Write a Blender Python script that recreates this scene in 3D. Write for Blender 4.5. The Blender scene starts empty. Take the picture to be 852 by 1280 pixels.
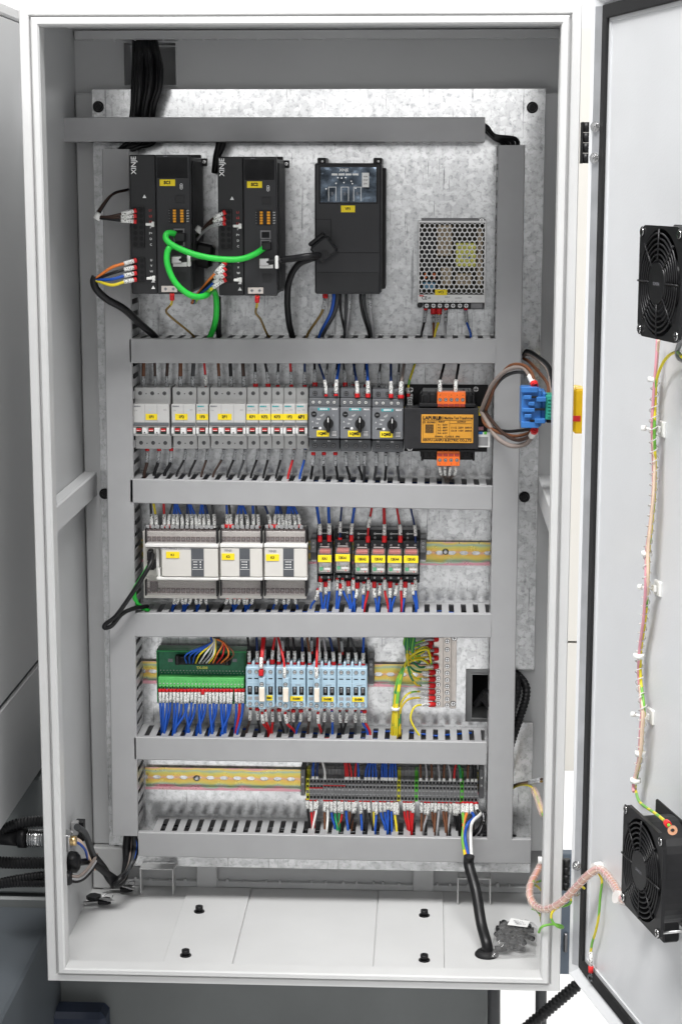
import bpy, bmesh, math, random
from mathutils import Vector, Matrix, Euler
random.seed(7)
scene = bpy.context.scene
col = scene.collection

# ---------------------------------------------------------------- camera
IW, IH = 852.0, 1280.0
FPX = 2281.83
CAM = Vector((0.16434, -2.33198, 1.08049))
ROT = Euler((math.radians(79.7647), math.radians(-0.0306), math.radians(2.7389)), 'XYZ')
cd = bpy.data.cameras.new('camera')
cam = bpy.data.objects.new('camera', cd)
col.objects.link(cam)
cam.location = CAM
cam.rotation_euler = ROT
cd.sensor_fit = 'HORIZONTAL'
cd.sensor_width = 36.0
cd.lens = FPX / IW * 36.0
cd.clip_end = 200
cd.clip_start = 0.05
scene.camera = cam
MR = ROT.to_matrix()

# ---------------------------------------------------------------- light
world = bpy.data.worlds.new('World')
scene.world = world
world.use_nodes = True
wn = world.node_tree
bg = wn.nodes['Background']
bg.inputs[0].default_value = (0.97, 0.985, 1.0, 1)
bg.inputs[1].default_value = 0.30

def area(name, loc, target, sx, sy, power, color=(1, 0.992, 0.98)):
    l = bpy.data.lights.new(name, 'AREA')
    l.shape = 'RECTANGLE'
    l.size, l.size_y = sx, sy
    l.energy = power
    l.color = color
    o = bpy.data.objects.new(name, l)
    col.objects.link(o)
    o.location = loc
    o.rotation_euler = (Vector(target) - Vector(loc)).to_track_quat('-Z', 'Y').to_euler()
    return o

area('overhead_light', (-1.5, -1.5, 4.3), (0.0, 0.1, 0.3), 2.2, 0.9, 208)
area('overhead_light', (0.5, -1.7, 4.4), (0.0, 0.1, 0.3), 2.2, 0.9, 198)
area('overhead_light', (0.6, 2.6, 3.3), (0.6, 2.6, 0.0), 3.0, 1.2, 150)  # added over the back area to whiten the floor and wall behind
area('front_fill', (0.25, -4.2, 1.75), (0.0, 0.3, 0.85), 2.6, 0.9, 23)  # added behind the camera for glow on the plate and a brighter interior

vs = scene.view_settings
scene.display_settings.display_device = 'sRGB'
vs.view_transform = 'Standard'
vs.look = 'None'
vs.exposure = 0.0
vs.gamma = 1.0
vs.use_curve_mapping = False
scene.cycles.use_denoising = True
scene.cycles.max_bounces = 8
scene.cycles.transparent_max_bounces = 12
scene.cycles.caustics_reflective = False
scene.cycles.caustics_refractive = False

# ---------------------------------------------------------------- pixel -> place
PLATE = 0.3335          # distance of the mounting plate behind the front rim

def ray(px, py):
    return MR @ Vector(((px - IW / 2) / FPX, -(py - IH / 2) / FPX, -1))

def atY(px, py, Y):
    d = ray(px, py)
    return CAM + d * ((Y - CAM.y) / d.y)

def atZ(px, py, Z):
    d = ray(px, py)
    return CAM + d * ((Z - CAM.z) / d.z)

def atX(px, py, X):
    d = ray(px, py)
    return CAM + d * ((X - CAM.x) / d.x)

def at(px, py, h):      # h millimetres proud of the mounting plate
    return atY(px, py, PLATE - h * 0.001)

# ---------------------------------------------------------------- materials
MATS = {}

def mat(key, c, rough=0.5, metal=0.0, var=0.06, scale=60, bump=0.0, bscale=400, alpha=1.0, spec=0.30, emit=0, coat=0.0, trans=0.0):
    m = bpy.data.materials.new(key)
    m.use_nodes = True
    nt = m.node_tree
    b = nt.nodes['Principled BSDF']
    b.inputs['Roughness'].default_value = rough
    b.inputs['Metallic'].default_value = metal
    b.inputs['Specular IOR Level'].default_value = spec
    b.inputs['Alpha'].default_value = alpha
    b.inputs['Coat Weight'].default_value = coat
    b.inputs['Transmission Weight'].default_value = trans
    tc = nt.nodes.new('ShaderNodeTexCoord')
    n = nt.nodes.new('ShaderNodeTexNoise')
    n.inputs['Scale'].default_value = scale
    n.inputs['Detail'].default_value = 5
    nt.links.new(tc.outputs['Object'], n.inputs['Vector'])
    r = nt.nodes.new('ShaderNodeValToRGB')
    r.color_ramp.elements[0].position = 0.3
    r.color_ramp.elements[1].position = 0.7
    lo = [max(0, x * (1 - var)) for x in c]
    hi = [min(1, x * (1 + var)) for x in c]
    r.color_ramp.elements[0].color = (*lo, 1)
    r.color_ramp.elements[1].color = (*hi, 1)
    nt.links.new(n.outputs['Fac'], r.inputs['Fac'])
    nt.links.new(r.outputs['Color'], b.inputs['Base Color'])
    rr = nt.nodes.new('ShaderNodeMapRange')
    rr.inputs[3].default_value = max(0.02, rough - 0.06)
    rr.inputs[4].default_value = min(1, rough + 0.08)
    nt.links.new(n.outputs['Fac'], rr.inputs[0])
    nt.links.new(rr.outputs[0], b.inputs['Roughness'])
    if bump:
        n2 = nt.nodes.new('ShaderNodeTexNoise')
        n2.inputs['Scale'].default_value = bscale
        n2.inputs['Detail'].default_value = 2
        nt.links.new(tc.outputs['Object'], n2.inputs['Vector'])
        bp = nt.nodes.new('ShaderNodeBump')
        bp.inputs['Strength'].default_value = bump
        bp.inputs['Distance'].default_value = 0.0006
        nt.links.new(n2.outputs['Fac'], bp.inputs['Height'])
        nt.links.new(bp.outputs['Normal'], b.inputs['Normal'])
    if emit:
        b.inputs['Emission Color'].default_value = (*c, 1)
        b.inputs['Emission Strength'].default_value = emit
    MATS[key] = m
    return m

mat('white_paint', (0.575, 0.577, 0.575), 0.34, var=0.035, scale=9, bump=0.25, bscale=420)
mat('door_paint', (0.64, 0.65, 0.665), 0.30, var=0.03, scale=7, bump=0.22, bscale=420)
mat('satin_metal', (0.50, 0.51, 0.53), 0.38, 0.75, var=0.10, scale=25)
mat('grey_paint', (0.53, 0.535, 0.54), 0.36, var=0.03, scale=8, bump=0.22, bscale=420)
mat('duct', (0.335, 0.336, 0.342), 0.34, var=0.035, scale=22, bump=0.5, bscale=16)
mat('duct_dark', (0.35, 0.35, 0.358), 0.36, var=0.04, scale=22, bump=0.5, bscale=16)
mat('panel_grey', (0.50, 0.505, 0.51), 0.42, var=0.04, scale=3, bump=0.15, bscale=500)
mat('base_grey', (0.075, 0.085, 0.095), 0.45, var=0.12, scale=6, bump=0.2, bscale=500)
mat('base_slate', (0.155, 0.165, 0.165), 0.45, var=0.12, scale=5, bump=0.2, bscale=500)
mat('blue_grey', (0.12, 0.15, 0.19), 0.45, var=0.05)
mat('beige_paint', (0.62, 0.60, 0.56), 0.5, var=0.02, scale=5)
mat('room_white', (0.85, 0.85, 0.85), 0.6, var=0.02)
mat('floor_white', (0.80, 0.80, 0.80), 0.45, var=0.05, scale=2)
mat('gasket', (0.012, 0.012, 0.013), 0.6, var=0.2, scale=40, bump=0.3)
mat('black', (0.009, 0.009, 0.010), 0.42, var=0.15)
mat('black_gloss', (0.012, 0.012, 0.014), 0.18, var=0.1)
mat('black_matt', (0.011, 0.011, 0.012), 0.6, var=0.2)
mat('void', (0.008, 0.008, 0.009), 0.8)
mat('drive', (0.019, 0.0195, 0.021), 0.40, var=0.06, scale=30, bump=0.12, bscale=900)
mat('drive_panel', (0.026, 0.0265, 0.029), 0.40, var=0.06, scale=30, bump=0.12, bscale=900)
mat('drive_rim', (0.022, 0.022, 0.024), 0.45)
mat('display', (0.005, 0.005, 0.006), 0.12, var=0.1, spec=0.25)
mat('yellow', (0.86, 0.66, 0.02), 0.45, var=0.04)
mat('ink', (0.01, 0.01, 0.01), 0.6)
mat('ink_grey', (0.22, 0.22, 0.24), 0.6)
mat('print_white', (0.8, 0.8, 0.8), 0.5)
mat('print_red', (0.65, 0.05, 0.04), 0.5)
mat('red', (0.55, 0.016, 0.02), 0.4, var=0.1)
mat('red_bright', (0.70, 0.03, 0.03), 0.4)
mat('orange', (0.80, 0.16, 0.025), 0.4, var=0.06)
mat('amber', (0.80, 0.34, 0.02), 0.4)
mat('label_gold', (0.62, 0.29, 0.035), 0.32, var=0.05)
mat('chrome', (0.70, 0.70, 0.70), 0.22, 1.0)
mat('steel', (0.50, 0.50, 0.50), 0.32, 1.0, var=0.12)
mat('steel_dark', (0.16, 0.16, 0.165), 0.36, 0.9, var=0.2)
mat('brass', (0.72, 0.52, 0.26), 0.28, 1.0)
mat('copper', (0.80, 0.42, 0.26), 0.25, 1.0)
mat('tin', (0.62, 0.57, 0.53), 0.36, 0.8, var=0.1)
mat('breaker', (0.47, 0.47, 0.465), 0.42, var=0.03, scale=40)
mat('breaker_face', (0.55, 0.545, 0.535), 0.42, var=0.02)
mat('breaker_strip', (0.13, 0.145, 0.155), 0.45)
mat('toggle', (0.74, 0.74, 0.73), 0.35)
mat('toggle_dark', (0.03, 0.055, 0.045), 0.4)
mat('motor_grey', (0.135, 0.14, 0.15), 0.45, var=0.05)
mat('motor_face', (0.17, 0.177, 0.19), 0.42, var=0.05)
mat('motor_dark', (0.075, 0.078, 0.084), 0.45)
mat('teal', (0.04, 0.34, 0.37), 0.5)
mat('iron_black', (0.018, 0.018, 0.02), 0.5, var=0.2, bump=0.3, bscale=200)
mat('blue_block', (0.035, 0.15, 0.42), 0.34, var=0.08)
mat('green_block', (0.03, 0.30, 0.22), 0.4)
mat('plc', (0.60, 0.58, 0.545), 0.4, var=0.015)
mat('plc_strip', (0.70, 0.69, 0.67), 0.35)
mat('plc_panel', (0.085, 0.09, 0.10), 0.4)
mat('plc_inner', (0.17, 0.13, 0.125), 0.5, var=0.6, scale=420)
mat('smoke', (0.26, 0.23, 0.23), 0.12, alpha=0.24, var=0.1)
mat('clear', (0.70, 0.70, 0.70), 0.08, alpha=0.14, var=0.05)
mat('relay_socket', (0.018, 0.020, 0.022), 0.45, var=0.2)
mat('relay_inner', (0.46, 0.43, 0.38), 0.45, var=0.6, scale=230)
mat('relay_red', (0.36, 0.05, 0.035), 0.4)
mat('led_green', (0.02, 0.35, 0.13), 0.35)
mat('contactor', (0.36, 0.50, 0.60), 0.42, var=0.04, scale=50)
mat('contactor_light', (0.46, 0.58, 0.66), 0.42)
mat('cream', (0.78, 0.69, 0.58), 0.45)
mat('board_green', (0.02, 0.15, 0.075), 0.35, var=0.15, scale=160)
mat('housing_green', (0.03, 0.24, 0.08), 0.4, var=0.06)
mat('term_green', (0.10, 0.46, 0.12), 0.4, var=0.08)
mat('term_grey', (0.30, 0.30, 0.305), 0.45, var=0.05)
mat('term_dark', (0.10, 0.10, 0.105), 0.5)
mat('term_yellow', (0.62, 0.60, 0.05), 0.4)
mat('term_lime', (0.12, 0.55, 0.06), 0.4)
mat('clamp_grey', (0.13, 0.13, 0.135), 0.45)
mat('fan_black', (0.010, 0.010, 0.011), 0.36, var=0.2, bump=0.1)
mat('fan_blade', (0.03, 0.03, 0.033), 0.3)
mat('nylon', (0.80, 0.80, 0.78), 0.4)
mat('nylon_clear', (0.75, 0.72, 0.70), 0.25, alpha=0.75)
mat('psu_tan', (0.42, 0.33, 0.22), 0.5, var=0.3, scale=120)
mat('psu_pcb', (0.05, 0.045, 0.03), 0.5, var=0.4, scale=200)
mat('psu_yellow', (0.72, 0.70, 0.12), 0.4)
mat('psu_blue', (0.12, 0.28, 0.42), 0.4)
mat('psu_case', (0.52, 0.52, 0.52), 0.34, 0.85, var=0.06)
mat('sticker', (0.78, 0.78, 0.77), 0.45)
mat('dial_yellow', (0.90, 0.55, 0.01), 0.3)
mat('bag_film', (0.45, 0.45, 0.45), 0.05, alpha=0.20, spec=1.0)
mat('glass_sheen', (0.16, 0.20, 0.25), 0.08, 0.85, var=0.8, scale=60, bump=1.0, bscale=45, spec=0.7)  # mottled blue-grey metal: the window's room reflections are put into the colour
mat('navy', (0.02, 0.028, 0.05), 0.45)
mat('wrap', (0.82, 0.60, 0.52), 0.18, alpha=0.38, var=0.1, scale=200)
mat('wrap_pink', (0.64, 0.30, 0.35), 0.35)
# wires
for k, c in dict(w_black=(0.009, 0.009, 0.010), w_dkbrown=(0.045, 0.026, 0.02), w_brown=(0.15, 0.06, 0.03), w_dkgrey=(0.045, 0.047, 0.05),
                 w_grey=(0.33, 0.33, 0.34), w_blue=(0.014, 0.080, 0.40), w_navy=(0.012, 0.03, 0.11), w_red=(0.52, 0.016, 0.02),
                 w_white=(0.72, 0.72, 0.70), w_yellow=(0.72, 0.58, 0.03), w_green=(0.02, 0.25, 0.09), w_orange=(0.72, 0.20, 0.04),
                 w_taupe=(0.24, 0.20, 0.18), w_tan=(0.42, 0.20, 0.09), w_peach=(0.72, 0.55, 0.42), w_lime=(0.03, 0.52, 0.06), w_mud=(0.20, 0.13, 0.04)).items():
    mat(k, c, 0.36, var=0.06, scale=80)

def striped(key, a, b, scale):
    m = mat(key, a, 0.36)
    nt = m.node_tree
    tc = nt.nodes.new('ShaderNodeTexCoord')
    w = nt.nodes.new('ShaderNodeTexNoise')
    w.inputs['Scale'].default_value = scale
    w.inputs['Detail'].default_value = 0
    nt.links.new(tc.outputs['Object'], w.inputs['Vector'])
    r = nt.nodes.new('ShaderNodeValToRGB')
    r.color_ramp.interpolation = 'CONSTANT'
    r.color_ramp.elements[0].color = (*a, 1)
    r.color_ramp.elements[1].position = 0.52
    r.color_ramp.elements[1].color = (*b, 1)
    nt.links.new(w.outputs['Fac'], r.inputs['Fac'])
    nt.links.new(r.outputs['Color'], nt.nodes['Principled BSDF'].inputs['Base Color'])
    return m
striped('w_earth', (0.66, 0.56, 0.03), (0.16, 0.42, 0.06), 34)
striped('w_earth_dark', (0.58, 0.42, 0.02), (0.02, 0.17, 0.07), 28)

def sleeve_mat(key, a):           # white marker sleeve with printed characters
    m = mat(key, a, 0.5)
    nt = m.node_tree
    tc = nt.nodes.new('ShaderNodeTexCoord')
    mp = nt.nodes.new('ShaderNodeMapping')
    mp.inputs['Scale'].default_value = (1, 1, 1)
    nt.links.new(tc.outputs['Object'], mp.inputs['Vector'])
    w = nt.nodes.new('ShaderNodeTexNoise')
    w.inputs['Scale'].default_value = 620
    w.inputs['Detail'].default_value = 1
    nt.links.new(mp.outputs[0], w.inputs['Vector'])
    r = nt.nodes.new('ShaderNodeValToRGB')
    r.color_ramp.elements[0].position = 0.375
    r.color_ramp.elements[0].color = (0.03, 0.03, 0.03, 1)
    r.color_ramp.elements[1].position = 0.42
    r.color_ramp.elements[1].color = (*a, 1)
    nt.links.new(w.outputs['Fac'], r.inputs['Fac'])
    nt.links.new(r.outputs['Color'], nt.nodes['Principled BSDF'].inputs['Base Color'])
sleeve_mat('sleeve', (0.74, 0.74, 0.72))
sleeve_mat('sleeve_grey', (0.40, 0.41, 0.42))

def galvanised():
    m = bpy.data.materials.new('galvanised')
    m.use_nodes = True
    nt = m.node_tree
    b = nt.nodes['Principled BSDF']
    tc = nt.nodes.new('ShaderNodeTexCoord')
    v = nt.nodes.new('ShaderNodeTexVoronoi')
    v.inputs['Scale'].default_value = 110
    n1 = nt.nodes.new('ShaderNodeTexNoise')
    n1.inputs['Scale'].default_value = 150
    n1.inputs['Detail'].default_value = 8
    n1.inputs['Roughness'].default_value = 0.72
    n2 = nt.nodes.new('ShaderNodeTexNoise')
    n2.inputs['Scale'].default_value = 7
    n2.inputs['Detail'].default_value = 4
    mp = nt.nodes.new('ShaderNodeMapping')
    mp.inputs['Rotation'].default_value = (0, 0.5, 0)
    mp.inputs['Scale'].default_value = (160, 1, 9)
    n3 = nt.nodes.new('ShaderNodeTexNoise')
    n3.inputs['Scale'].default_value = 1.0
    n3.inputs['Detail'].default_value = 3
    for n in (v, n1, n2):
        nt.links.new(tc.outputs['Object'], n.inputs['Vector'])
    nt.links.new(tc.outputs['Object'], mp.inputs['Vector'])
    nt.links.new(mp.outputs[0], n3.inputs['Vector'])
    r1 = nt.nodes.new('ShaderNodeValToRGB')
    r1.color_ramp.elements[0].position = 0.36
    r1.color_ramp.elements[0].color = (0.50, 0.51, 0.515, 1)
    r1.color_ramp.elements[1].position = 0.50
    r1.color_ramp.elements[1].color = (0.86, 0.87, 0.875, 1)
    nt.links.new(n1.outputs['Fac'], r1.inputs['Fac'])
    r2 = nt.nodes.new('ShaderNodeValToRGB')
    r2.color_ramp.elements[0].position = 0.0
    r2.color_ramp.elements[0].color = (0.66, 0.66, 0.67, 1)
    r2.color_ramp.elements[1].position = 0.8
    r2.color_ramp.elements[1].color = (1, 1, 1, 1)
    nt.links.new(v.outputs['Color'], r2.inputs['Fac'])
    mx = nt.nodes.new('ShaderNodeMix')
    mx.data_type = 'RGBA'
    mx.blend_type = 'MULTIPLY'
    mx.inputs[0].default_value = 0.8
    nt.links.new(r1.outputs['Color'], mx.inputs[6])
    nt.links.new(r2.outputs['Color'], mx.inputs[7])
    r3 = nt.nodes.new('ShaderNodeValToRGB')
    r3.color_ramp.elements[0].position = 0.30
    r3.color_ramp.elements[0].color = (0.45, 0.45, 0.45, 1)
    r3.color_ramp.elements[1].position = 0.36
    r3.color_ramp.elements[1].color = (1, 1, 1, 1)
    nt.links.new(n3.outputs['Fac'], r3.inputs['Fac'])
    mx2 = nt.nodes.new('ShaderNodeMix')
    mx2.data_type = 'RGBA'
    mx2.blend_type = 'MULTIPLY'
    mx2.inputs[0].default_value = 0.75
    nt.links.new(mx.outputs[2], mx2.inputs[6])
    nt.links.new(r3.outputs['Color'], mx2.inputs[7])
    mp4 = nt.nodes.new('ShaderNodeMapping')
    mp4.inputs['Rotation'].default_value = (0, -0.9, 0)
    mp4.inputs['Scale'].default_value = (260, 1, 14)
    n4 = nt.nodes.new('ShaderNodeTexNoise')
    n4.inputs['Scale'].default_value = 1.0
    n4.inputs['Detail'].default_value = 2
    nt.links.new(tc.outputs['Object'], mp4.inputs['Vector'])
    nt.links.new(mp4.outputs[0], n4.inputs['Vector'])
    r4 = nt.nodes.new('ShaderNodeValToRGB')
    r4.color_ramp.elements[0].position = 0.29
    r4.color_ramp.elements[0].color = (0.30, 0.30, 0.30, 1)
    r4.color_ramp.elements[1].position = 0.33
    r4.color_ramp.elements[1].color = (1, 1, 1, 1)
    nt.links.new(n4.outputs['Fac'], r4.inputs['Fac'])
    mx4 = nt.nodes.new('ShaderNodeMix')
    mx4.data_type = 'RGBA'
    mx4.blend_type = 'MULTIPLY'
    mx4.inputs[0].default_value = 0.75
    nt.links.new(mx2.outputs[2], mx4.inputs[6])
    nt.links.new(r4.outputs['Color'], mx4.inputs[7])
    nt.links.new(mx4.outputs[2], b.inputs['Base Color'])
    b.inputs['Metallic'].default_value = 0.68
    mr = nt.nodes.new('ShaderNodeMapRange')
    mr.inputs[3].default_value = 0.10
    mr.inputs[4].default_value = 0.34
    nt.links.new(n2.outputs['Fac'], mr.inputs[0])
    nt.links.new(mr.outputs[0], b.inputs['Roughness'])
    bp = nt.nodes.new('ShaderNodeBump')
    bp.inputs['Strength'].default_value = 0.10
    bp.inputs['Distance'].default_value = 0.0005
    nt.links.new(n1.outputs['Fac'], bp.inputs['Height'])
    nt.links.new(bp.outputs['Normal'], b.inputs['Normal'])
    MATS['galvanised'] = m
galvanised()

def iridescent():            # yellow passivated DIN rail, bands of gold, pink and green across its height
    m = mat('rail_zinc', (0.7, 0.55, 0.2), 0.28, 0.7)
    nt = m.node_tree
    tc = nt.nodes.new('ShaderNodeTexCoord')
    n = nt.nodes.new('ShaderNodeTexNoise')
    n.inputs['Scale'].default_value = 30
    n.inputs['Detail'].default_value = 2
    nt.links.new(tc.outputs['Object'], n.inputs['Vector'])
    sp = nt.nodes.new('ShaderNodeSeparateXYZ')
    nt.links.new(tc.outputs['Object'], sp.inputs[0])
    ma = nt.nodes.new('ShaderNodeMath')
    ma.operation = 'MULTIPLY_ADD'
    ma.inputs[1].default_value = 28
    nt.links.new(sp.outputs['Z'], ma.inputs[0])
    sc_ = nt.nodes.new('ShaderNodeMath')
    sc_.operation = 'MULTIPLY_ADD'
    sc_.inputs[1].default_value = 0.34
    sc_.inputs[2].default_value = 0.33
    nt.links.new(n.outputs['Fac'], sc_.inputs[0])
    nt.links.new(sc_.outputs[0], ma.inputs[2])
    r = nt.nodes.new('ShaderNodeValToRGB')
    cr = r.color_ramp
    cr.elements[0].position = 0.0
    cr.elements[0].color = (0.72, 0.40, 0.42, 1)
    cr.elements[1].position = 1.0
    cr.elements[1].color = (0.72, 0.38, 0.40, 1)
    for p, c in ((0.10, (0.75, 0.34, 0.42)), (0.18, (0.38, 0.52, 0.42)), (0.28, (0.72, 0.60, 0.16)), (0.42, (0.80, 0.52, 0.12)), (0.50, (0.74, 0.42, 0.32)), (0.58, (0.80, 0.54, 0.12)), (0.72, (0.66, 0.62, 0.18)), (0.82, (0.36, 0.52, 0.44)), (0.92, (0.78, 0.60, 0.14))):
        e = cr.elements.new(p)
        e.color = (*c, 1)
    nt.links.new(ma.outputs[0], r.inputs['Fac'])
    nt.links.new(r.outputs['Color'], nt.nodes['Principled BSDF'].inputs['Base Color'])
iridescent()

# ---------------------------------------------------------------- mesh helper, millimetres: x right, h out of the plate, z up
class MB:
    def __init__(s):
        s.v, s.f, s.m, s.sm = [], [], [], []
    def add(s, vs_, fs, mi=0, smooth=False):
        o = len(s.v)
        s.v += [tuple(v) for v in vs_]
        for f in fs:
            s.f.append([i + o for i in f])
            s.m.append(mi)
            s.sm.append(smooth)
        return s
    def box(s, x0, x1, z0, z1, h0, h1, mi=0, c=0.5):
        x0, x1 = min(x0, x1), max(x0, x1)
        z0, z1 = min(z0, z1), max(z0, z1)
        h0, h1 = min(h0, h1), max(h0, h1)
        c = min(c, (x1 - x0) * .3, (z1 - z0) * .3, (h1 - h0) * .3)
        X, Y, Z = (x0, x1), (-h1, -h0), (z0, z1)
        vs_, idx = [], {}
        for i in (0, 1):
            for j in (0, 1):
                for k in (0, 1):
                    sx, sy, sz = (c if i == 0 else -c), (c if j == 0 else -c), (c if k == 0 else -c)
                    idx[i, j, k, 0] = len(vs_); vs_.append((X[i], Y[j] + sy, Z[k] + sz))
                    idx[i, j, k, 1] = len(vs_); vs_.append((X[i] + sx, Y[j], Z[k] + sz))
                    idx[i, j, k, 2] = len(vs_); vs_.append((X[i] + sx, Y[j] + sy, Z[k]))
        fs = []
        for i in (0, 1):
            fs.append([idx[i, 0, 0, 0], idx[i, 1, 0, 0], idx[i, 1, 1, 0], idx[i, 0, 1, 0]])
            fs.append([idx[0, i, 0, 1], idx[1, i, 0, 1], idx[1, i, 1, 1], idx[0, i, 1, 1]])
            fs.append([idx[0, 0, i, 2], idx[1, 0, i, 2], idx[1, 1, i, 2], idx[0, 1, i, 2]])
            for j in (0, 1):
                fs.append([idx[i, j, 0, 0], idx[i, j, 1, 0], idx[i, j, 1, 1], idx[i, j, 0, 1]])
                fs.append([idx[i, 0, j, 0], idx[i, 1, j, 0], idx[i, 1, j, 2], idx[i, 0, j, 2]])
                fs.append([idx[0, i, j, 1], idx[1, i, j, 1], idx[1, i, j, 2], idx[0, i, j, 2]])
                for k in (0, 1):
                    fs.append([idx[i, j, k, 0], idx[i, j, k, 1], idx[i, j, k, 2]])
        return s.add(vs_, fs, mi)
    def prism(s, poly, h0, h1, mi=0):       # poly of (x, z), extruded out of the plate
        n = len(poly)
        vs_ = [(x, -h0, z) for x, z in poly] + [(x, -h1, z) for x, z in poly]
        fs = [list(range(n)), list(range(n, 2 * n))] + [[i, (i + 1) % n, n + (i + 1) % n, n + i] for i in range(n)]
        return s.add(vs_, fs, mi)
    def ext(s, prof, x0, x1, mi=0, closed=True):   # prof of (h, z), extruded along x
        n = len(prof)
        vs_ = [(x0, -h, z) for h, z in prof] + [(x1, -h, z) for h, z in prof]
        k = n if closed else n - 1
        fs = [[i, (i + 1) % n, n + (i + 1) % n, n + i] for i in range(k)]
        if closed:
            fs += [list(range(n)), list(range(n, 2 * n))]
        return s.add(vs_, fs, mi)
    def tube(s, pts, r, n=8, mi=0, cap=True, rs=None):   # pts raw local coordinates (x, y, z)
        pts = [Vector(p) for p in pts]
        m = len(pts)
        t0 = (pts[1] - pts[0]).normalized()
        a = t0.orthogonal().normalized()
        vs_ = []
        for i, p in enumerate(pts):
            t = (pts[min(i + 1, m - 1)] - pts[max(i - 1, 0)])
            if t.length < 1e-12:
                t = t0
            t = t.normalized()
            a = (a - t * a.dot(t))
            a = a.normalized() if a.length > 1e-9 else t.orthogonal().normalized()
            b = t.cross(a)
            rad = rs[i] if rs else r
            for k in range(n):
                q = 2 * math.pi * k / n
                vs_.append(p + a * (rad * math.cos(q)) + b * (rad * math.sin(q)))
        fs = []
        for i in range(m - 1):
            for k in range(n):
                fs.append([i * n + k, i * n + (k + 1) % n, (i + 1) * n + (k + 1) % n, (i + 1) * n + k])
        s.add(vs_, fs, mi, True)
        if cap:
            o = len(s.v) - len(vs_)
            s.f.append([o + k for k in range(n)]); s.m.append(mi); s.sm.append(False)
            s.f.append([o + (m - 1) * n + k for k in range(n)]); s.m.append(mi); s.sm.append(False)
        return s
    def disc(s, x, z, r, h0, h1, n=14, mi=0):
        return s.tube([(x, -h0, z), (x, -h1, z)], r, n, mi)
    def ring(s, x, z, r0, r1, h0, h1, n=20, mi=0):
        vs_, fs = [], []
        for i in range(n):
            q = 2 * math.pi * i / n
            c, d = math.cos(q), math.sin(q)
            vs_ += [(x + r0 * c, -h0, z + r0 * d), (x + r0 * c, -h1, z + r0 * d), (x + r1 * c, -h1, z + r1 * d), (x + r1 * c, -h0, z + r1 * d)]
        for i in range(n):
            j = (i + 1) % n
            for k in range(4):
                fs.append([i * 4 + k, i * 4 + (k + 1) % 4, j * 4 + (k + 1) % 4, j * 4 + k])
        return s.add(vs_, fs, mi)
    def mesh(s, name, mats, sc=0.001):
        me = bpy.data.meshes.new(name)
        me.from_pydata([(a * sc, b * sc, c * sc) for a, b, c in s.v], [], s.f)
        if isinstance(mats, str):
            mats = [mats]
        for k in mats:
            me.materials.append(MATS[k])
        me.polygons.foreach_set('material_index', s.m)
        me.polygons.foreach_set('use_smooth', s.sm)
        bm = bmesh.new()
        bm.from_mesh(me)
        bmesh.ops.recalc_face_normals(bm, faces=bm.faces)
        bm.to_mesh(me)
        bm.free()
        return me
    def build(s, name, mats, parent=None, loc=(0, 0, 0), sc=0.001, label=None):
        return link(name, s.mesh(name, mats, sc), parent, loc, label=label)

def link(name, me, parent=None, loc=(0, 0, 0), rot=None, label=None):
    o = bpy.data.objects.new(name, me)
    col.objects.link(o)
    if parent is not None:
        o.parent = parent
    o.location = loc
    if rot:
        o.rotation_euler = rot
    if label:
        o['label'] = label
    return o

def inst(name, me, parent, x, h, z, s=1.0, rot=None):     # a copy of a shared mesh at a local place in mm
    o = link(name, me, parent, (x * .001, -h * .001, z * .001), rot)
    if s != 1.0:
        o.scale = (s, s, s)
    return o

def tag(o, label, cat, group=None, kind=None):
    if label:
        o['label'] = label
    if cat:
        o['category'] = cat
    if group:
        o['group'] = group
    if kind:
        o['kind'] = kind
    return o

def empty(name, loc, label=None, cat=None, group=None, kind=None, rot=None):
    o = bpy.data.objects.new(name, None)
    o.empty_display_size = 0.02
    col.objects.link(o)
    o.location = loc
    if rot:
        o.rotation_euler = rot
    return tag(o, label, cat, group, kind)

def text(s_, parent, x, h, z, size, m='ink', rotz=0.0, bold=0.0, name='lettering', xs=1.0, align='CENTER'):
    cu = bpy.data.curves.new(name, 'FONT')
    cu.body = s_
    cu.size = size * .001
    cu.align_x = align
    cu.align_y = 'CENTER'
    cu.offset = (bold + .04) * .001
    cu.resolution_u = 2
    cu.materials.append(MATS[m])
    tmp = bpy.data.objects.new(name, cu)
    me = bpy.data.meshes.new_from_object(tmp)
    me.name = name
    bpy.data.objects.remove(tmp)
    bpy.data.curves.remove(cu)
    if not len(me.materials):
        me.materials.append(MATS[m])
    o = bpy.data.objects.new(name, me)
    col.objects.link(o)
    o.parent = parent
    o.location = (x * .001, -h * .001, z * .001)
    o.rotation_euler = (math.pi / 2, -rotz, 0)
    o.scale = (xs, 1, 1)
    return o

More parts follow.
